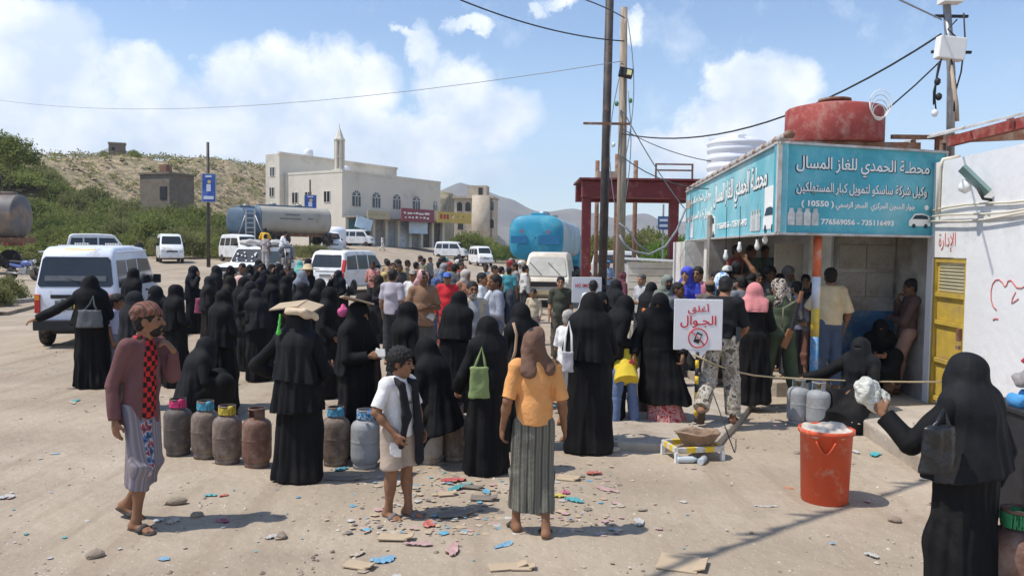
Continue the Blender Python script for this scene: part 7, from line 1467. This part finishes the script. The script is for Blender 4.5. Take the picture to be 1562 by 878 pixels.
for (a, b_) in (((-.26, -.15), (.22, -.15)), ((.22, -.15), (.22, .19)), ((.22, .19), (-.26, .19)), ((-.26, .19), (-.26, -.15))):
    a, b_ = Vector((*a, .12)), Vector((*b_, .12)); n = 5
    for i in range(n): q0, q1 = a.lerp(b_, i/n), a.lerp(b_, (i+1)/n); B().box((q0+q1)/2, ((q1-q0).length, .035, .05), math.atan2((q1-q0).y, (q1-q0).x)).build('stripe', YELLOW if i % 2 else mat('chipped_white_paint', (.6, .58, .53), .7, .1, 9, dirt=(.35, .27, .2), dirt_amt=.45, ds=14), fr)
for x, y in ((-.26, -.15), (.22, -.15), (.22, .19), (-.26, .19)): B().box((x, y, .05), (.035, .036, .1)).build('leg', WHITE, fr)
for i, (px, py, lab) in enumerate(((1048, 708, 'empty clear bottle lying under the striped frame'), (1072, 706, 'bottle with blue cap lying under the clay basin'))):
    p = ft(px, py); t = thing('bottle', (p.x, p.y, .035), lab, 'bottle', i*1.1); M = Matrix.Rotation(math.pi/2, 3, 'Y'); B().lathe([(.03, -.1), (.033, -.08), (.033, .05), (.012, .1)], 12, M=M).build('body', mat('clear_plastic', (.5, .55, .58), .15, .1, 5), t); B().lathe([(.014, .1), (.014, .125)], 10, M=M).build('cap', mat('blue_cap', (.05, .15, .4), .4), t)
# ------------------------------------------------------------------ bags and things carried
def bag(loc, d, m, label, nm='handbag', cat='bag', strap=None, az=0., sm=None):
    t = thing(nm, loc, label, cat, -R(az)); w_, t_, h_ = d; s = Solid(.03)
    s.cone((0, 0, -h_*.5), (0, 0, h_*.5), w_*.5, w_*.4, sc=(1, t_/w_, 1), flat=True); s.cone((-w_*.4, 0, h_*.46), (w_*.4, 0, h_*.46), .008, .008, k=.01)
    mobj('pouch', s.mesh('pouch', .01, wrinkles(.004, 40, 2)), m, t)
    if strap: B().tube([Vector(p)-Vector(loc) for p in strap], .012, 6).build('strap', sm or m, t)
    return t
def unrot(pts, az, loc): Mx = Matrix.Rotation(R(az), 3, 'Z'); return [Vector(loc)+Mx @ (Vector(p)-Vector(loc)) for p in pts]
def carried(px, py, Y, d, m, label, top=None, az=0., sm=None, **k):
    L_ = at(px, py, Y); st = None
    if top: T = at(top[0], top[1], Y+top[2] if len(top) > 2 else Y); st = unrot([L_+Vector((-d[0]*.32, 0, d[2]*.3)), (L_*.35+T*.65)+Vector((-.03, 0, 0)), T, (L_*.35+T*.65)+Vector((.03, .0, 0)), L_+Vector((d[0]*.32, 0, d[2]*.3))], az, L_)
    return bag(L_, d, m, label, strap=st, az=az, sm=sm, **k)
GRN = mat('green_bag_cloth', (.2, .26, .1), .7, .12, 4, .2, 30); LTH = mat('black_leather', (.012, .012, .013), .32, .2, 8, .3, 40, spec=.5); GRL = mat('grey_leather', (.1, .105, .11), .4, .2, 8, .2, 40)
carried(731, 583, 6.85, (.19, .07, .27), GRN, 'olive green shoulder bag hanging on a veiled woman', (735, 530, .05), -8)
carried(866, 552, 7.72, (.12, .06, .2), mat('pale_grey_bag', (.42, .4, .42), .6, .1), 'small pale grey bag hanging from a white strap', (868, 490, .1), 0, WHITE)
carried(137, 486, 10.92, (.36, .12, .24), GRL, 'grey leather handbag on the back of the woman by the minibus', (142, 452, .05), -10)
carried(1432, 684, 4.12, (.25, .1, .24), LTH, 'black quilted handbag on the arm of the large veiled woman', (1440, 625, .05), -20)
carried(308, 466, 15.2, (.3, .1, .28), mat('maroon_leather', (.24, .05, .09), .45, .1), 'dark pink handbag held at the edge of the veiled group', None, 0)
b = B().tube([at(x, y, 7.92)-at(790, 520, 7.92) for x, y in ((783, 492), (788, 510), (786, 535), (778, 560))], .016, 6).build('bag_strap', cloth((.45, .3, .2)), None, at(790, 520, 7.92)); tag(b, 'beige shoulder strap across the back of a veiled woman', 'strap')
# cardboard and cloth carried on heads
CARD = mat('cardboard', (.44, .34, .23), .9, .08, 3, .15, 20)
hw = wpt(w2, (0, .0, 1.7)); cbd = thing('cardboard', hw+Vector((-.02, -.02, .0)), 'bent sheet of cardboard balanced on the head of the tiered cloak woman', 'cardboard', R(-8))
B().box((-.06, 0, .03), (.26, .24, .012), M=Matrix.Rotation(R(-8), 3, 'Y') @ Matrix.Rotation(R(10), 3, 'X')).build('flap', CARD, cbd); B().box((.13, 0, .025), (.16, .24, .012), M=Matrix.Rotation(R(14), 3, 'Y') @ Matrix.Rotation(R(10), 3, 'X')).build('flap', CARD, cbd)
so = Solid(.03); so.cone((-.06, -.13, -.01), (.1, -.14, -.03), .035, .042); so.cone((.1, -.14, -.03), (.17, -.08, -.06), .042, .034)
o = mobj('rolled_cloth', so.mesh('roll', .01, wrinkles(.012, 34, 5)), cloth((.6, .47, .33)), None, hw); tag(o, 'rolled cream cloth lying over the cardboard on her head', 'cloth')
b = Solid(.02); b.cone((-.12, -.12, -.04), (-.14, -.1, -.2), .012, .018); o = mobj('green_ribbon', b.mesh('r', .009, wrinkles(.01, 40)), cloth((.12, .55, .1)), None, hw); tag(o, 'bright green ribbon hanging beside the tiered cloak', 'ribbon')
hw = wpt(w3, (0, .02, 1.7)); o = B().box((-.02, 0, .02), (.3, .26, .014), M=Matrix.Rotation(R(16), 3, 'Y') @ Matrix.Rotation(R(-6), 3, 'X')).build('cardboard', CARD, None, hw, R(20)); tag(o, 'small flat cardboard on the head of the woman holding paper', 'cardboard')
so = Solid(.02); so.ell((0, 0, 0), (.05, .05, .06)); o = mobj('pink_cloth', so.mesh('p', .009, wrinkles(.012, 40)), cloth((.6, .12, .28)), None, hw+Vector((-.15, 0, -.08))); tag(o, 'scrap of pink cloth tucked under the second cardboard', 'cloth')
pp_ = wpt(w3, (.02, .33, 1.16)); o = B().box((0, 0, 0), (.11, .014, .075), M=Matrix.Rotation(R(15), 3, 'Y')).box((.015, -.012, .01), (.1, .008, .07), M=Matrix.Rotation(R(-6), 3, 'Y')).build('folded_paper', WHITE, None, pp_, R(-25)); tag(o, 'folded white paper held in two hands', 'paper')
oc = wpt(w9, (.1, .42, 1.36)); so = Solid(.03); so.cone((0, 0, .1), (.02, 0, -.16), .05, .04); o = mobj('orange_cloth', so.mesh('oc', .012, wrinkles(.014, 36)), cloth((.55, .16, .06)), None, oc); tag(o, 'orange cloth bunched before the bending woman', 'cloth')
hp_ = wpt(w10, (.33, .24, .83)); o = B().box((0, 0, 0), (.035, .02, .1), M=Matrix.Rotation(R(50), 3, 'Y')).build('red_phone', mat('red_plastic', (.55, .04, .08), .35), None, hp_); tag(o, 'small red phone in the hand of the flowered dress woman', 'phone')
# white sack lifted by the large woman
wb = wpt(w12, (-.42, .385, 1.4)); so = Solid(.04); so.ell((-.02, 0, .03), (.075, .055, .07)); so.ell((.035, 0, -.03), (.065, .05, .07)); so.ell((.07, 0, -.08), (.035, .03, .04)); o = mobj('white_sack', so.mesh('sack', .006, wrinkles(.012, 60, 7)), mat('white_plastic_bag', (.62, .61, .55), .4, .1, 4, .8, 40, dirt=(.3, .32, .24), dirt_amt=.4, ds=16), None, wb); tag(o, 'crumpled white sack lifted in the hand of the large veiled woman', 'sack')
# boy's scarf, pocket
so = Solid(.03)
so.cone((-.075, .115, 1.17), (-.1, .15, .78), .028, .034, sc=(1.3, .6, 1)); so.cone((-.1, .15, .78), (-.1, .16, .5), .034, .04, sc=(1.3, .6, 1)); so.cone((.07, .115, 1.17), (.06, .16, .9), .028, .034, sc=(1.3, .6, 1)); so.cone((.06, .16, .9), (.12, .16, .66), .034, .03, sc=(1.3, .6, 1)); so.cone((-.08, .1, 1.17), (-.05, -.06, 1.235), .03, .03); so.cone((-.05, -.06, 1.235), (.05, -.06, 1.235), .03, .03); so.cone((.05, -.06, 1.235), (.075, .1, 1.17), .03, .03)
mobj('scarf', so.mesh('scarf', .009, wrinkles(.005, 24, 4, .4)), BLACK3, m2)
B().box((-.0, .122, 1.01), (.13, .006, .022)).build('shirt_print', mat('dim_black_print', (.1, .1, .1), .7, .6, 60), m2)
B().box((.115, .085, .62), (.1, .05, .13), M=Matrix.Rotation(R(-45), 3, 'Z')).build('pocket', cloth((.7, .68, .65)), m2, bevel=.01)
# rifle on the soldier's back, belt
rl = thing('rifle', wpt(s2, (.1, -.19, 1.2)), 'rifle slung across the soldier\'s back', 'rifle', -R(350)); rl.rotation_euler = (0, R(14), -R(350))
B().box((0, 0, -.02), (.045, .045, .36)).build('receiver', DARK, rl, bevel=.006); B().tube([(0, 0, .16), (0, 0, .5)], .011, 7).build('barrel', DARK, rl); B().box((.0, -.005, .24), (.045, .045, .16)).build('handguard', mat('rifle_wood', (.24, .1, .04), .5, .2, 9), rl, bevel=.01); B().box((-.03, 0, -.32), (.09, .035, .26), M=Matrix.Rotation(R(10), 3, 'Y')).build('stock', MATS['rifle_wood'], rl, bevel=.01); B().tube([(.03, 0, -.02), (.09, 0, -.06), (.15, 0, -.02)], .024, 6).build('magazine', DARK, rl)
B().tube([(0, .03, .2), (-.16, .05, .05), (-.1, .04, -.2)], .012, 5).build('sling', cloth((.2, .2, .13)), rl)
hs = wpt(s1, (.17, -.05, 1.02)); o = B().box((0, 0, 0), (.05, .09, .16), M=Matrix.Rotation(R(-12), 3, 'X')).build('pistol_holster', LTH, None, hs); tag(o, 'dark holster on the hip of the man in camouflage trousers', 'holster')
# black crate with bags at the edge
pc = at(1556, 640, 5.6); cr = thing('black_crate', (pc.x+.12, 5.6, .17), 'tall black plastic bin loaded with bags behind the large veiled woman', 'bin')
zc = at(1556, 622, 5.6).z-.17
b = B(); b.box((0, 0, zc/2), (.5, .5, zc)); b.build('tub', DARK, cr, bevel=.02); B().box((0, 0, zc+.01), (.54, .54, .04)).build('rim', DARK, cr, bevel=.01)
for i, (dx, dz, r_, c, lab) in enumerate(((-.15, .08, .09, (.08, .3, .6), 'blue plastic bag on the black bin'), (-.02, .1, .08, (.6, .15, .2), 'pink and red plastic bag on the black bin'), (.1, .09, .11, (.6, .58, .5), 'cream bundle on the black bin'), (-.1, .22, .12, (.3, .28, .27), 'dark grey bundle heaped above the blue bag'), (.06, .26, .11, (.58, .56, .54), 'white folded sacks on top of the heap'))):
    so = Solid(.03); so.ell((0, 0, 0), (r_*1.2, r_, r_*.7)); so.ell((r_*.6, 0, r_*.2), (r_*.7, r_*.6, r_*.5)); o = mobj('plastic_bag', so.mesh('b', .012, wrinkles(.018, 30, i)), cloth(c, .5), None, (pc.x+.12+dx, 5.5, .17+zc+dz)); tag(o, lab, 'bag', 'bags heaped on the black bin')
o = B().tube([(pc.x+.05+.2*math.cos(a), 5.45, .17+zc+.2+.22*math.sin(a)) for a in np.linspace(.1, 2.4, 10)], .016, 7).build('red_hose', mat('red_plastic', (.55, .04, .08), .35), None); tag(o, 'red hose arching over the bags on the black bin', 'hose')
# ------------------------------------------------------------------ litter
def scrap(loc, rx, ry, m, label, nm, cat, h=.02, seed=0, rz=0., crumple=.018, group=None):
    """a crumpled sheet lying on the ground"""
    rs = np.random.RandomState(seed); n = 13; u = np.linspace(-1, 1, n); X, Y = np.meshgrid(u, u); P = np.stack([X.ravel(), Y.ravel(), 0*X.ravel()], 1)
    P[:, :2] = np.stack([P[:, 0]*np.sqrt(1-P[:, 1]**2/2), P[:, 1]*np.sqrt(1-P[:, 0]**2/2)], 1); th = np.arctan2(P[:, 1], P[:, 0]); rr = 1+.2*np.sin(2*th+seed)+.13*np.sin(3*th+2*seed)
    P[:, 0] *= rx*rr; P[:, 1] *= ry*rr; P[:, 2] = h+np.abs(wob(P, 9/max(.05, rx), seed))*crumple+rs.uniform(0, crumple*.6, len(P))
    i = np.arange(n*n).reshape(n, n); Q = np.stack([i[:-1, :-1], i[:-1, 1:], i[1:, 1:], i[1:, :-1]], -1).reshape(-1, 4)
    T = P.copy(); T[:, 2] -= .006; V = np.concatenate([P, T]); Q = np.concatenate([Q, Q[:, ::-1]+n*n])
    o = mobj(nm, np_mesh(nm, V, Q), m, None, loc, rz); tag(o, label, cat, group); return o
PL = lambda k, c: mat('bag_'+k, tuple(.72*x+.03 for x in c), .5, .2, 12, .3, 30, dirt=(.36, .29, .21), dirt_amt=.35, ds=9)
LT = [(690, 737, .13, .07, 'red', (.62, .1, .1), 'crumpled red plastic bag behind the boy, beside the green bag woman', 'bag'), (700, 749, .17, .05, 'teal', (.08, .42, .45), 'long strip of teal plastic lying below the red bag', 'bag'), (742, 752, .07, .05, 'sky', (.15, .45, .62), 'small sky blue scrap at the end of the teal strip', 'scrap'),
      (875, 766, .1, .06, 'teal', (.08, .42, .45), 'teal plastic bag beside the striped sarong', 'bag'), (850, 762, .09, .05, 'yellow', (.68, .56, .12), 'yellow plastic bag touching the teal one by the sarong', 'bag'), (862, 752, .07, .04, 'pink', (.6, .12, .22), 'pink scrap wedged above the yellow bag', 'scrap'), (925, 748, .14, .05, 'rose', (.62, .38, .36), 'faded pink wrapper on the ground before the tall veiled woman', 'wrapper'),
      (905, 725, .08, .05, 'redb', (.6, .14, .1), 'small red scrap near the hem of the tall veiled woman', 'scrap'), (1335, 696, .1, .07, 'cyan', (.06, .5, .55), 'bright turquoise plastic bag beyond the red bin', 'bag'), (1305, 690, .07, .05, 'whiteb', (.62, .6, .56), 'white scrap beside the turquoise bag', 'scrap'), (1203, 749, .06, .04, 'redy', (.62, .24, .1), 'red and yellow wrapper at the foot of the red bin', 'wrapper'),
      (585, 856, .12, .05, 'bluef', (.2, .45, .65), 'flattened blue plastic at the bottom edge of the yard', 'bag'), (690, 846, .14, .05, 'rose', (.62, .38, .36), 'faded pink plastic sheet trodden into the dirt', 'bag'), (340, 798, .06, .05, 'plum', (.45, .08, .14), 'plum coloured scrap in the shadow of the turbaned man', 'scrap'), (322, 762, .05, .04, 'teal', (.08, .42, .45), 'little teal plastic scrap before the cylinders', 'scrap'),
      (342, 758, .04, .03, 'redb', (.6, .14, .1), 'little red scrap next to the teal scrap', 'scrap'), (265, 797, .08, .05, 'cream', (.62, .5, .38), 'cream paper beside the sandal of the turbaned man', 'paper'), (242, 800, .06, .04, 'whiteb', (.62, .6, .56), 'white paper at the toe of the turbaned man', 'paper'), (520, 718, .09, .05, 'teald', (.06, .3, .4), 'dark teal bag at the hem of the tiered cloak', 'bag'),
      (115, 613, .1, .06, 'teal', (.08, .42, .45), 'teal scrap on the bare ground near the minibus', 'scrap'), (110, 616, .12, .05, 'cream', (.62, .5, .38), 'cream scrap beside the teal one near the minibus', 'scrap'), (640, 838, .1, .05, 'rose', (.62, .38, .36), 'pale pink scrap below the boy', 'scrap'), (770, 834, .1, .04, 'bluef', (.2, .45, .65), 'blue and red wrapper in front of the orange shirted man', 'wrapper'), (655, 801, .11, .05, 'redb', (.6, .14, .1), 'red wrapper in the boy\'s shadow', 'wrapper'),
      (10, 760, .08, .06, 'whiteb', (.62, .6, .56), 'white plastic scrap at the edge of the yard', 'scrap'), (415, 826, .06, .04, 'whiteb', (.62, .6, .56), 'white paper scrap in front of the turbaned man\'s shadow', 'paper'), (975, 800, .09, .05, 'whiteb', (.62, .6, .56), 'white crumpled paper on the open ground', 'paper'), (1330, 853, .05, .04, 'whiteb', (.62, .6, .56), 'white scrap near the bottom edge by the cable shadow', 'paper'), (1170, 775, .12, .02, 'whiteb', (.62, .6, .56), 'torn white strip on the ground before the red bin', 'paper'), (545, 852, .08, .03, 'cream', (.62, .5, .38), 'cream paper strip near the bottom edge', 'paper')]
for i, (px, py, rx, ry, k, c, lab, cat) in enumerate(LT): scrap(ft(px, py), rx*.8, ry*.8, PL(k, c), lab, 'plastic_bag' if cat == 'bag' else ('paper_scrap' if cat == 'paper' else 'wrapper'), cat, .006, i, i*.9, .011 if cat == 'bag' else .006)
CF = [(1035, 866, .2, .14, 'large flat piece of cardboard at the bottom edge of the yard'), (600, 826, .16, .06, 'long tan cardboard strip below the boy'), (770, 868, .16, .05, 'cardboard strip at the very bottom edge'), (545, 868, .13, .06, 'cardboard corner at the bottom edge beside the blue plastic'), (735, 762, .14, .06, 'cardboard scrap with a curled dark edge among the litter'), (680, 760, .1, .05, 'cardboard scrap beside the teal strip'), (865, 735, .13, .08, 'cardboard piece before the tall veiled woman'), (520, 735, .2, .05, 'dark cardboard strip along the hem of the tiered cloak'), (690, 790, .17, .06, 'dark torn sheet lying in the boy\'s shadow'), (720, 745, .12, .04, 'grey torn strip below the green bag'), (795, 872, .1, .05, 'pale cardboard scrap next to the bottom strip')]
for i, (px, py, rx, ry, lab) in enumerate(CF):
    m = CARD if 'dark' not in lab and 'grey' not in lab else mat('dirty_board', (.2, .17, .14), .9, .2, 5)
    p = ft(px, min(py, 874)); o = B().box((0, 0, .015), (rx*1.3, ry*1.7, .008), M=Matrix.Rotation(R(3+i % 3), 3, 'X')).box((rx*.7, 0, .026), (rx*.4, ry*1.4, .008), M=Matrix.Rotation(R(-18), 3, 'Y')).build('cardboard_scrap', m, None, p, R(-20+i*17 % 50)); tag(o, lab, 'cardboard')
ROCK = mat('field_stone', (.33, .265, .2), .95, .2, 8, .6, 25)
def stone_mesh(seed, n=2):
    import bmesh
    bm = bmesh.new(); bmesh.ops.create_icosphere(bm, subdivisions=n, radius=1); rs = random.Random(seed); a = [Vector((rs.gauss(0, 1), rs.gauss(0, 1), rs.gauss(0, 1))).normalized() for _ in range(7)]
    for v in bm.verts:
        d = min(1., min(.62+.5*abs(1-v.co.normalized().dot(q)) for q in a)); v.co *= d; v.co.z *= .6
    me = bpy.data.meshes.new('stone'); bm.to_mesh(me); bm.free(); return me
STN = [stone_mesh(i) for i in range(5)]
for i, (px, py, r_, lab) in enumerate(((935, 692, .06, 'pale broken block at the hem of the tall veiled woman'), (1216, 695, .05, 'dark stone behind the red bin'), (1365, 797, .05, 'flat mossy stone on the open ground by the cable shadow'), (145, 858, .06, 'flat stone at the bottom corner of the yard'), (430, 824, .05, 'small stone by the white paper'), (270, 773, .06, 'flat stone before the turbaned man\'s shadow'), (1440, 786, .05, 'small pale stone by the kerb'), (860, 520, .1, 'stone among the far feet'), (300, 790, .05, 'small stone beside the cream paper'), (480, 705, .05, 'stone between the cylinders'))):
    p = ft(px, py); o = mobj('stone', STN[i % 5], ROCK if i else mat('pale_block', (.5, .43, .33), .9, .1), None, p+Vector((0, 0, r_*.25)), i*1.3); o.scale = (r_*1.5, r_, r_); tag(o, lab, 'stone')
# grit, pebbles and tiny trodden scraps
def scatter(name, count, mats, rng, seed, flat=False, box=(-8, 7, 3.6, 15)):
    rs = np.random.RandomState(seed); Vs, Fs, Mi, n0 = [], [], [], 0
    base = np.array([(1, 0, 0), (.3, .9, 0), (-.8, .55, 0), (-.7, -.6, 0), (.35, -.9, 0), (.15, .1, .6), (-.2, -.2, .5)], float); fc = [(0, 1, 5), (1, 2, 5), (2, 6, 5), (2, 3, 6), (3, 4, 6), (4, 0, 5), (4, 5, 6)]
    for i in range(count):
        y = box[2]+(box[3]-box[2])*rs.uniform()**1.5; x = rs.uniform(box[0], box[1])*(y/9+.2); s = rng[0]*(rng[1]/rng[0])**(rs.uniform()**2.2); a = rs.uniform(0, 6.28)
        q = base*rs.uniform(.7, 1.2, base.shape)*s; 
        if flat: q[:, 2] = q[:, 2]*.12+.01
        if .5 < x < 3.5 and y > 8.1 or (x > 3.75 and y < 9.7): zz = .09 if x < 3.6 else .175
        else: zz = 0.
        c_, s__ = math.cos(a), math.sin(a); q = np.stack([q[:, 0]*c_-q[:, 1]*s__+x, q[:, 0]*s__+q[:, 1]*c_+y, q[:, 2]+zz-.002+.012*0], 1); Vs.append(q); Fs += [tuple(v+n0 for v in f) for f in fc]; Mi += [rs.randint(len(mats))]*len(fc); n0 += len(base)
    me = bpy.data.meshes.new(name); me.from_pydata(np.concatenate(Vs).tolist(), [], Fs)
    for m in mats: me.materials.append(m)
    me.polygons.foreach_set('material_index', Mi); o = bpy.data.objects.new(name, me); COL.objects.link(o); tag(o, kind='stuff'); return o
scatter('gravel', 9000, [ROCK, mat('pale_grit', (.5, .43, .34), .95, .15), mat('dark_grit', (.2, .16, .125), .95, .2)], (.004, .024), 3)
scatter('trodden_litter', 700, [PL('whiteb', (.62, .6, .56)), PL('rose', (.62, .38, .36)), CARD, PL('bluef', (.2, .45, .65)), PL('cream', (.62, .5, .38)), PL('whiteb', (.62, .6, .56)), PL('teal', (.08, .42, .45)), ROCK], (.012, .05), 5, True)
scatter('litter_heap_scraps', 620, [PL('whiteb', (.62, .6, .56)), CARD, PL('cream', (.62, .5, .38)), PL('rose', (.62, .38, .36)), PL('sky', (.15, .45, .62)), mat('dirty_board', (.2, .17, .14), .9), CARD], (.012, .05), 9, True, box=(-1.4, 1.0, 5.6, 7.6))
# scrub and rubble on the hill, past counting
def hillside(name, cnt, m, seed, leaf=None):
    rs = np.random.RandomState(seed); Vs = []; Fs = []; n0 = 0
    for i in range(cnt):
        x = rs.uniform(-140, -22); y = rs.uniform(80, 160); z = gh(x, y)
        if z < 4: continue
        if leaf:
            k = 26; c = rs.normal(size=(k, 3))*np.array([.5, .5, .25])*rs.uniform(.5, 1.3); n = rs.normal(size=(k, 3)); n /= np.linalg.norm(n, axis=1)[:, None]; u = np.cross(n, rs.normal(size=(k, 3))); u /= np.linalg.norm(u, axis=1)[:, None]+1e-9; v = np.cross(n, u); sz = .2
            V = np.stack([c-u*sz, c-v*sz*.5, c+u*sz, c+v*sz*.5], 1).reshape(-1, 3)+np.array([x, y, z+.35]); Fs.append(np.arange(4*k).reshape(k, 4)+n0)
        else:
            s = rs.uniform(.08, .36); V = np.array([(-1, -1, -.4), (1, -1, -.4), (1, 1, -.4), (-1, 1, -.4), (-.6, -.7, .6), (.7, -.6, .5), (.6, .7, .7), (-.7, .5, .5)])*s*rs.uniform(.6, 1.2, (8, 3))*np.array([1, 1, .7])+np.array([x, y, z+.25]); Fs.append(np.array([(4, 5, 6, 7), (0, 1, 5, 4), (1, 2, 6, 5), (2, 3, 7, 6), (3, 0, 4, 7)])+n0)
        Vs.append(V); n0 += len(V)
    o = mobj(name, np_mesh(name, np.concatenate(Vs), np.concatenate(Fs), False), m); tag(o, kind='stuff')
hillside('rubble', 4200, mat('hill_rock', (.38, .3, .2), .95, .3, 1.), 1)
hillside('scrub', 1500, LEAF[1], 2, True)
# ------------------------------------------------------------------ air
hz = B().box((0, 1330, 137), (5400, 3400, 290)).build('haze', None); tag(hz, kind='stuff')
hm = bpy.data.materials.new('pale_air'); hm.use_nodes = True; nt = hm.node_tree; nt.nodes.remove(nt.nodes['Principled BSDF'])
pv_ = nt.nodes.new('ShaderNodeVolumePrincipled'); pv_.inputs['Density'].default_value = .00029; pv_.inputs['Color'].default_value = (.8, .9, 1, 1); pv_.inputs['Anisotropy'].default_value = .1
nt.links.new(pv_.outputs[0], nt.nodes['Material Output'].inputs['Volume']); setmat(hz, hm)
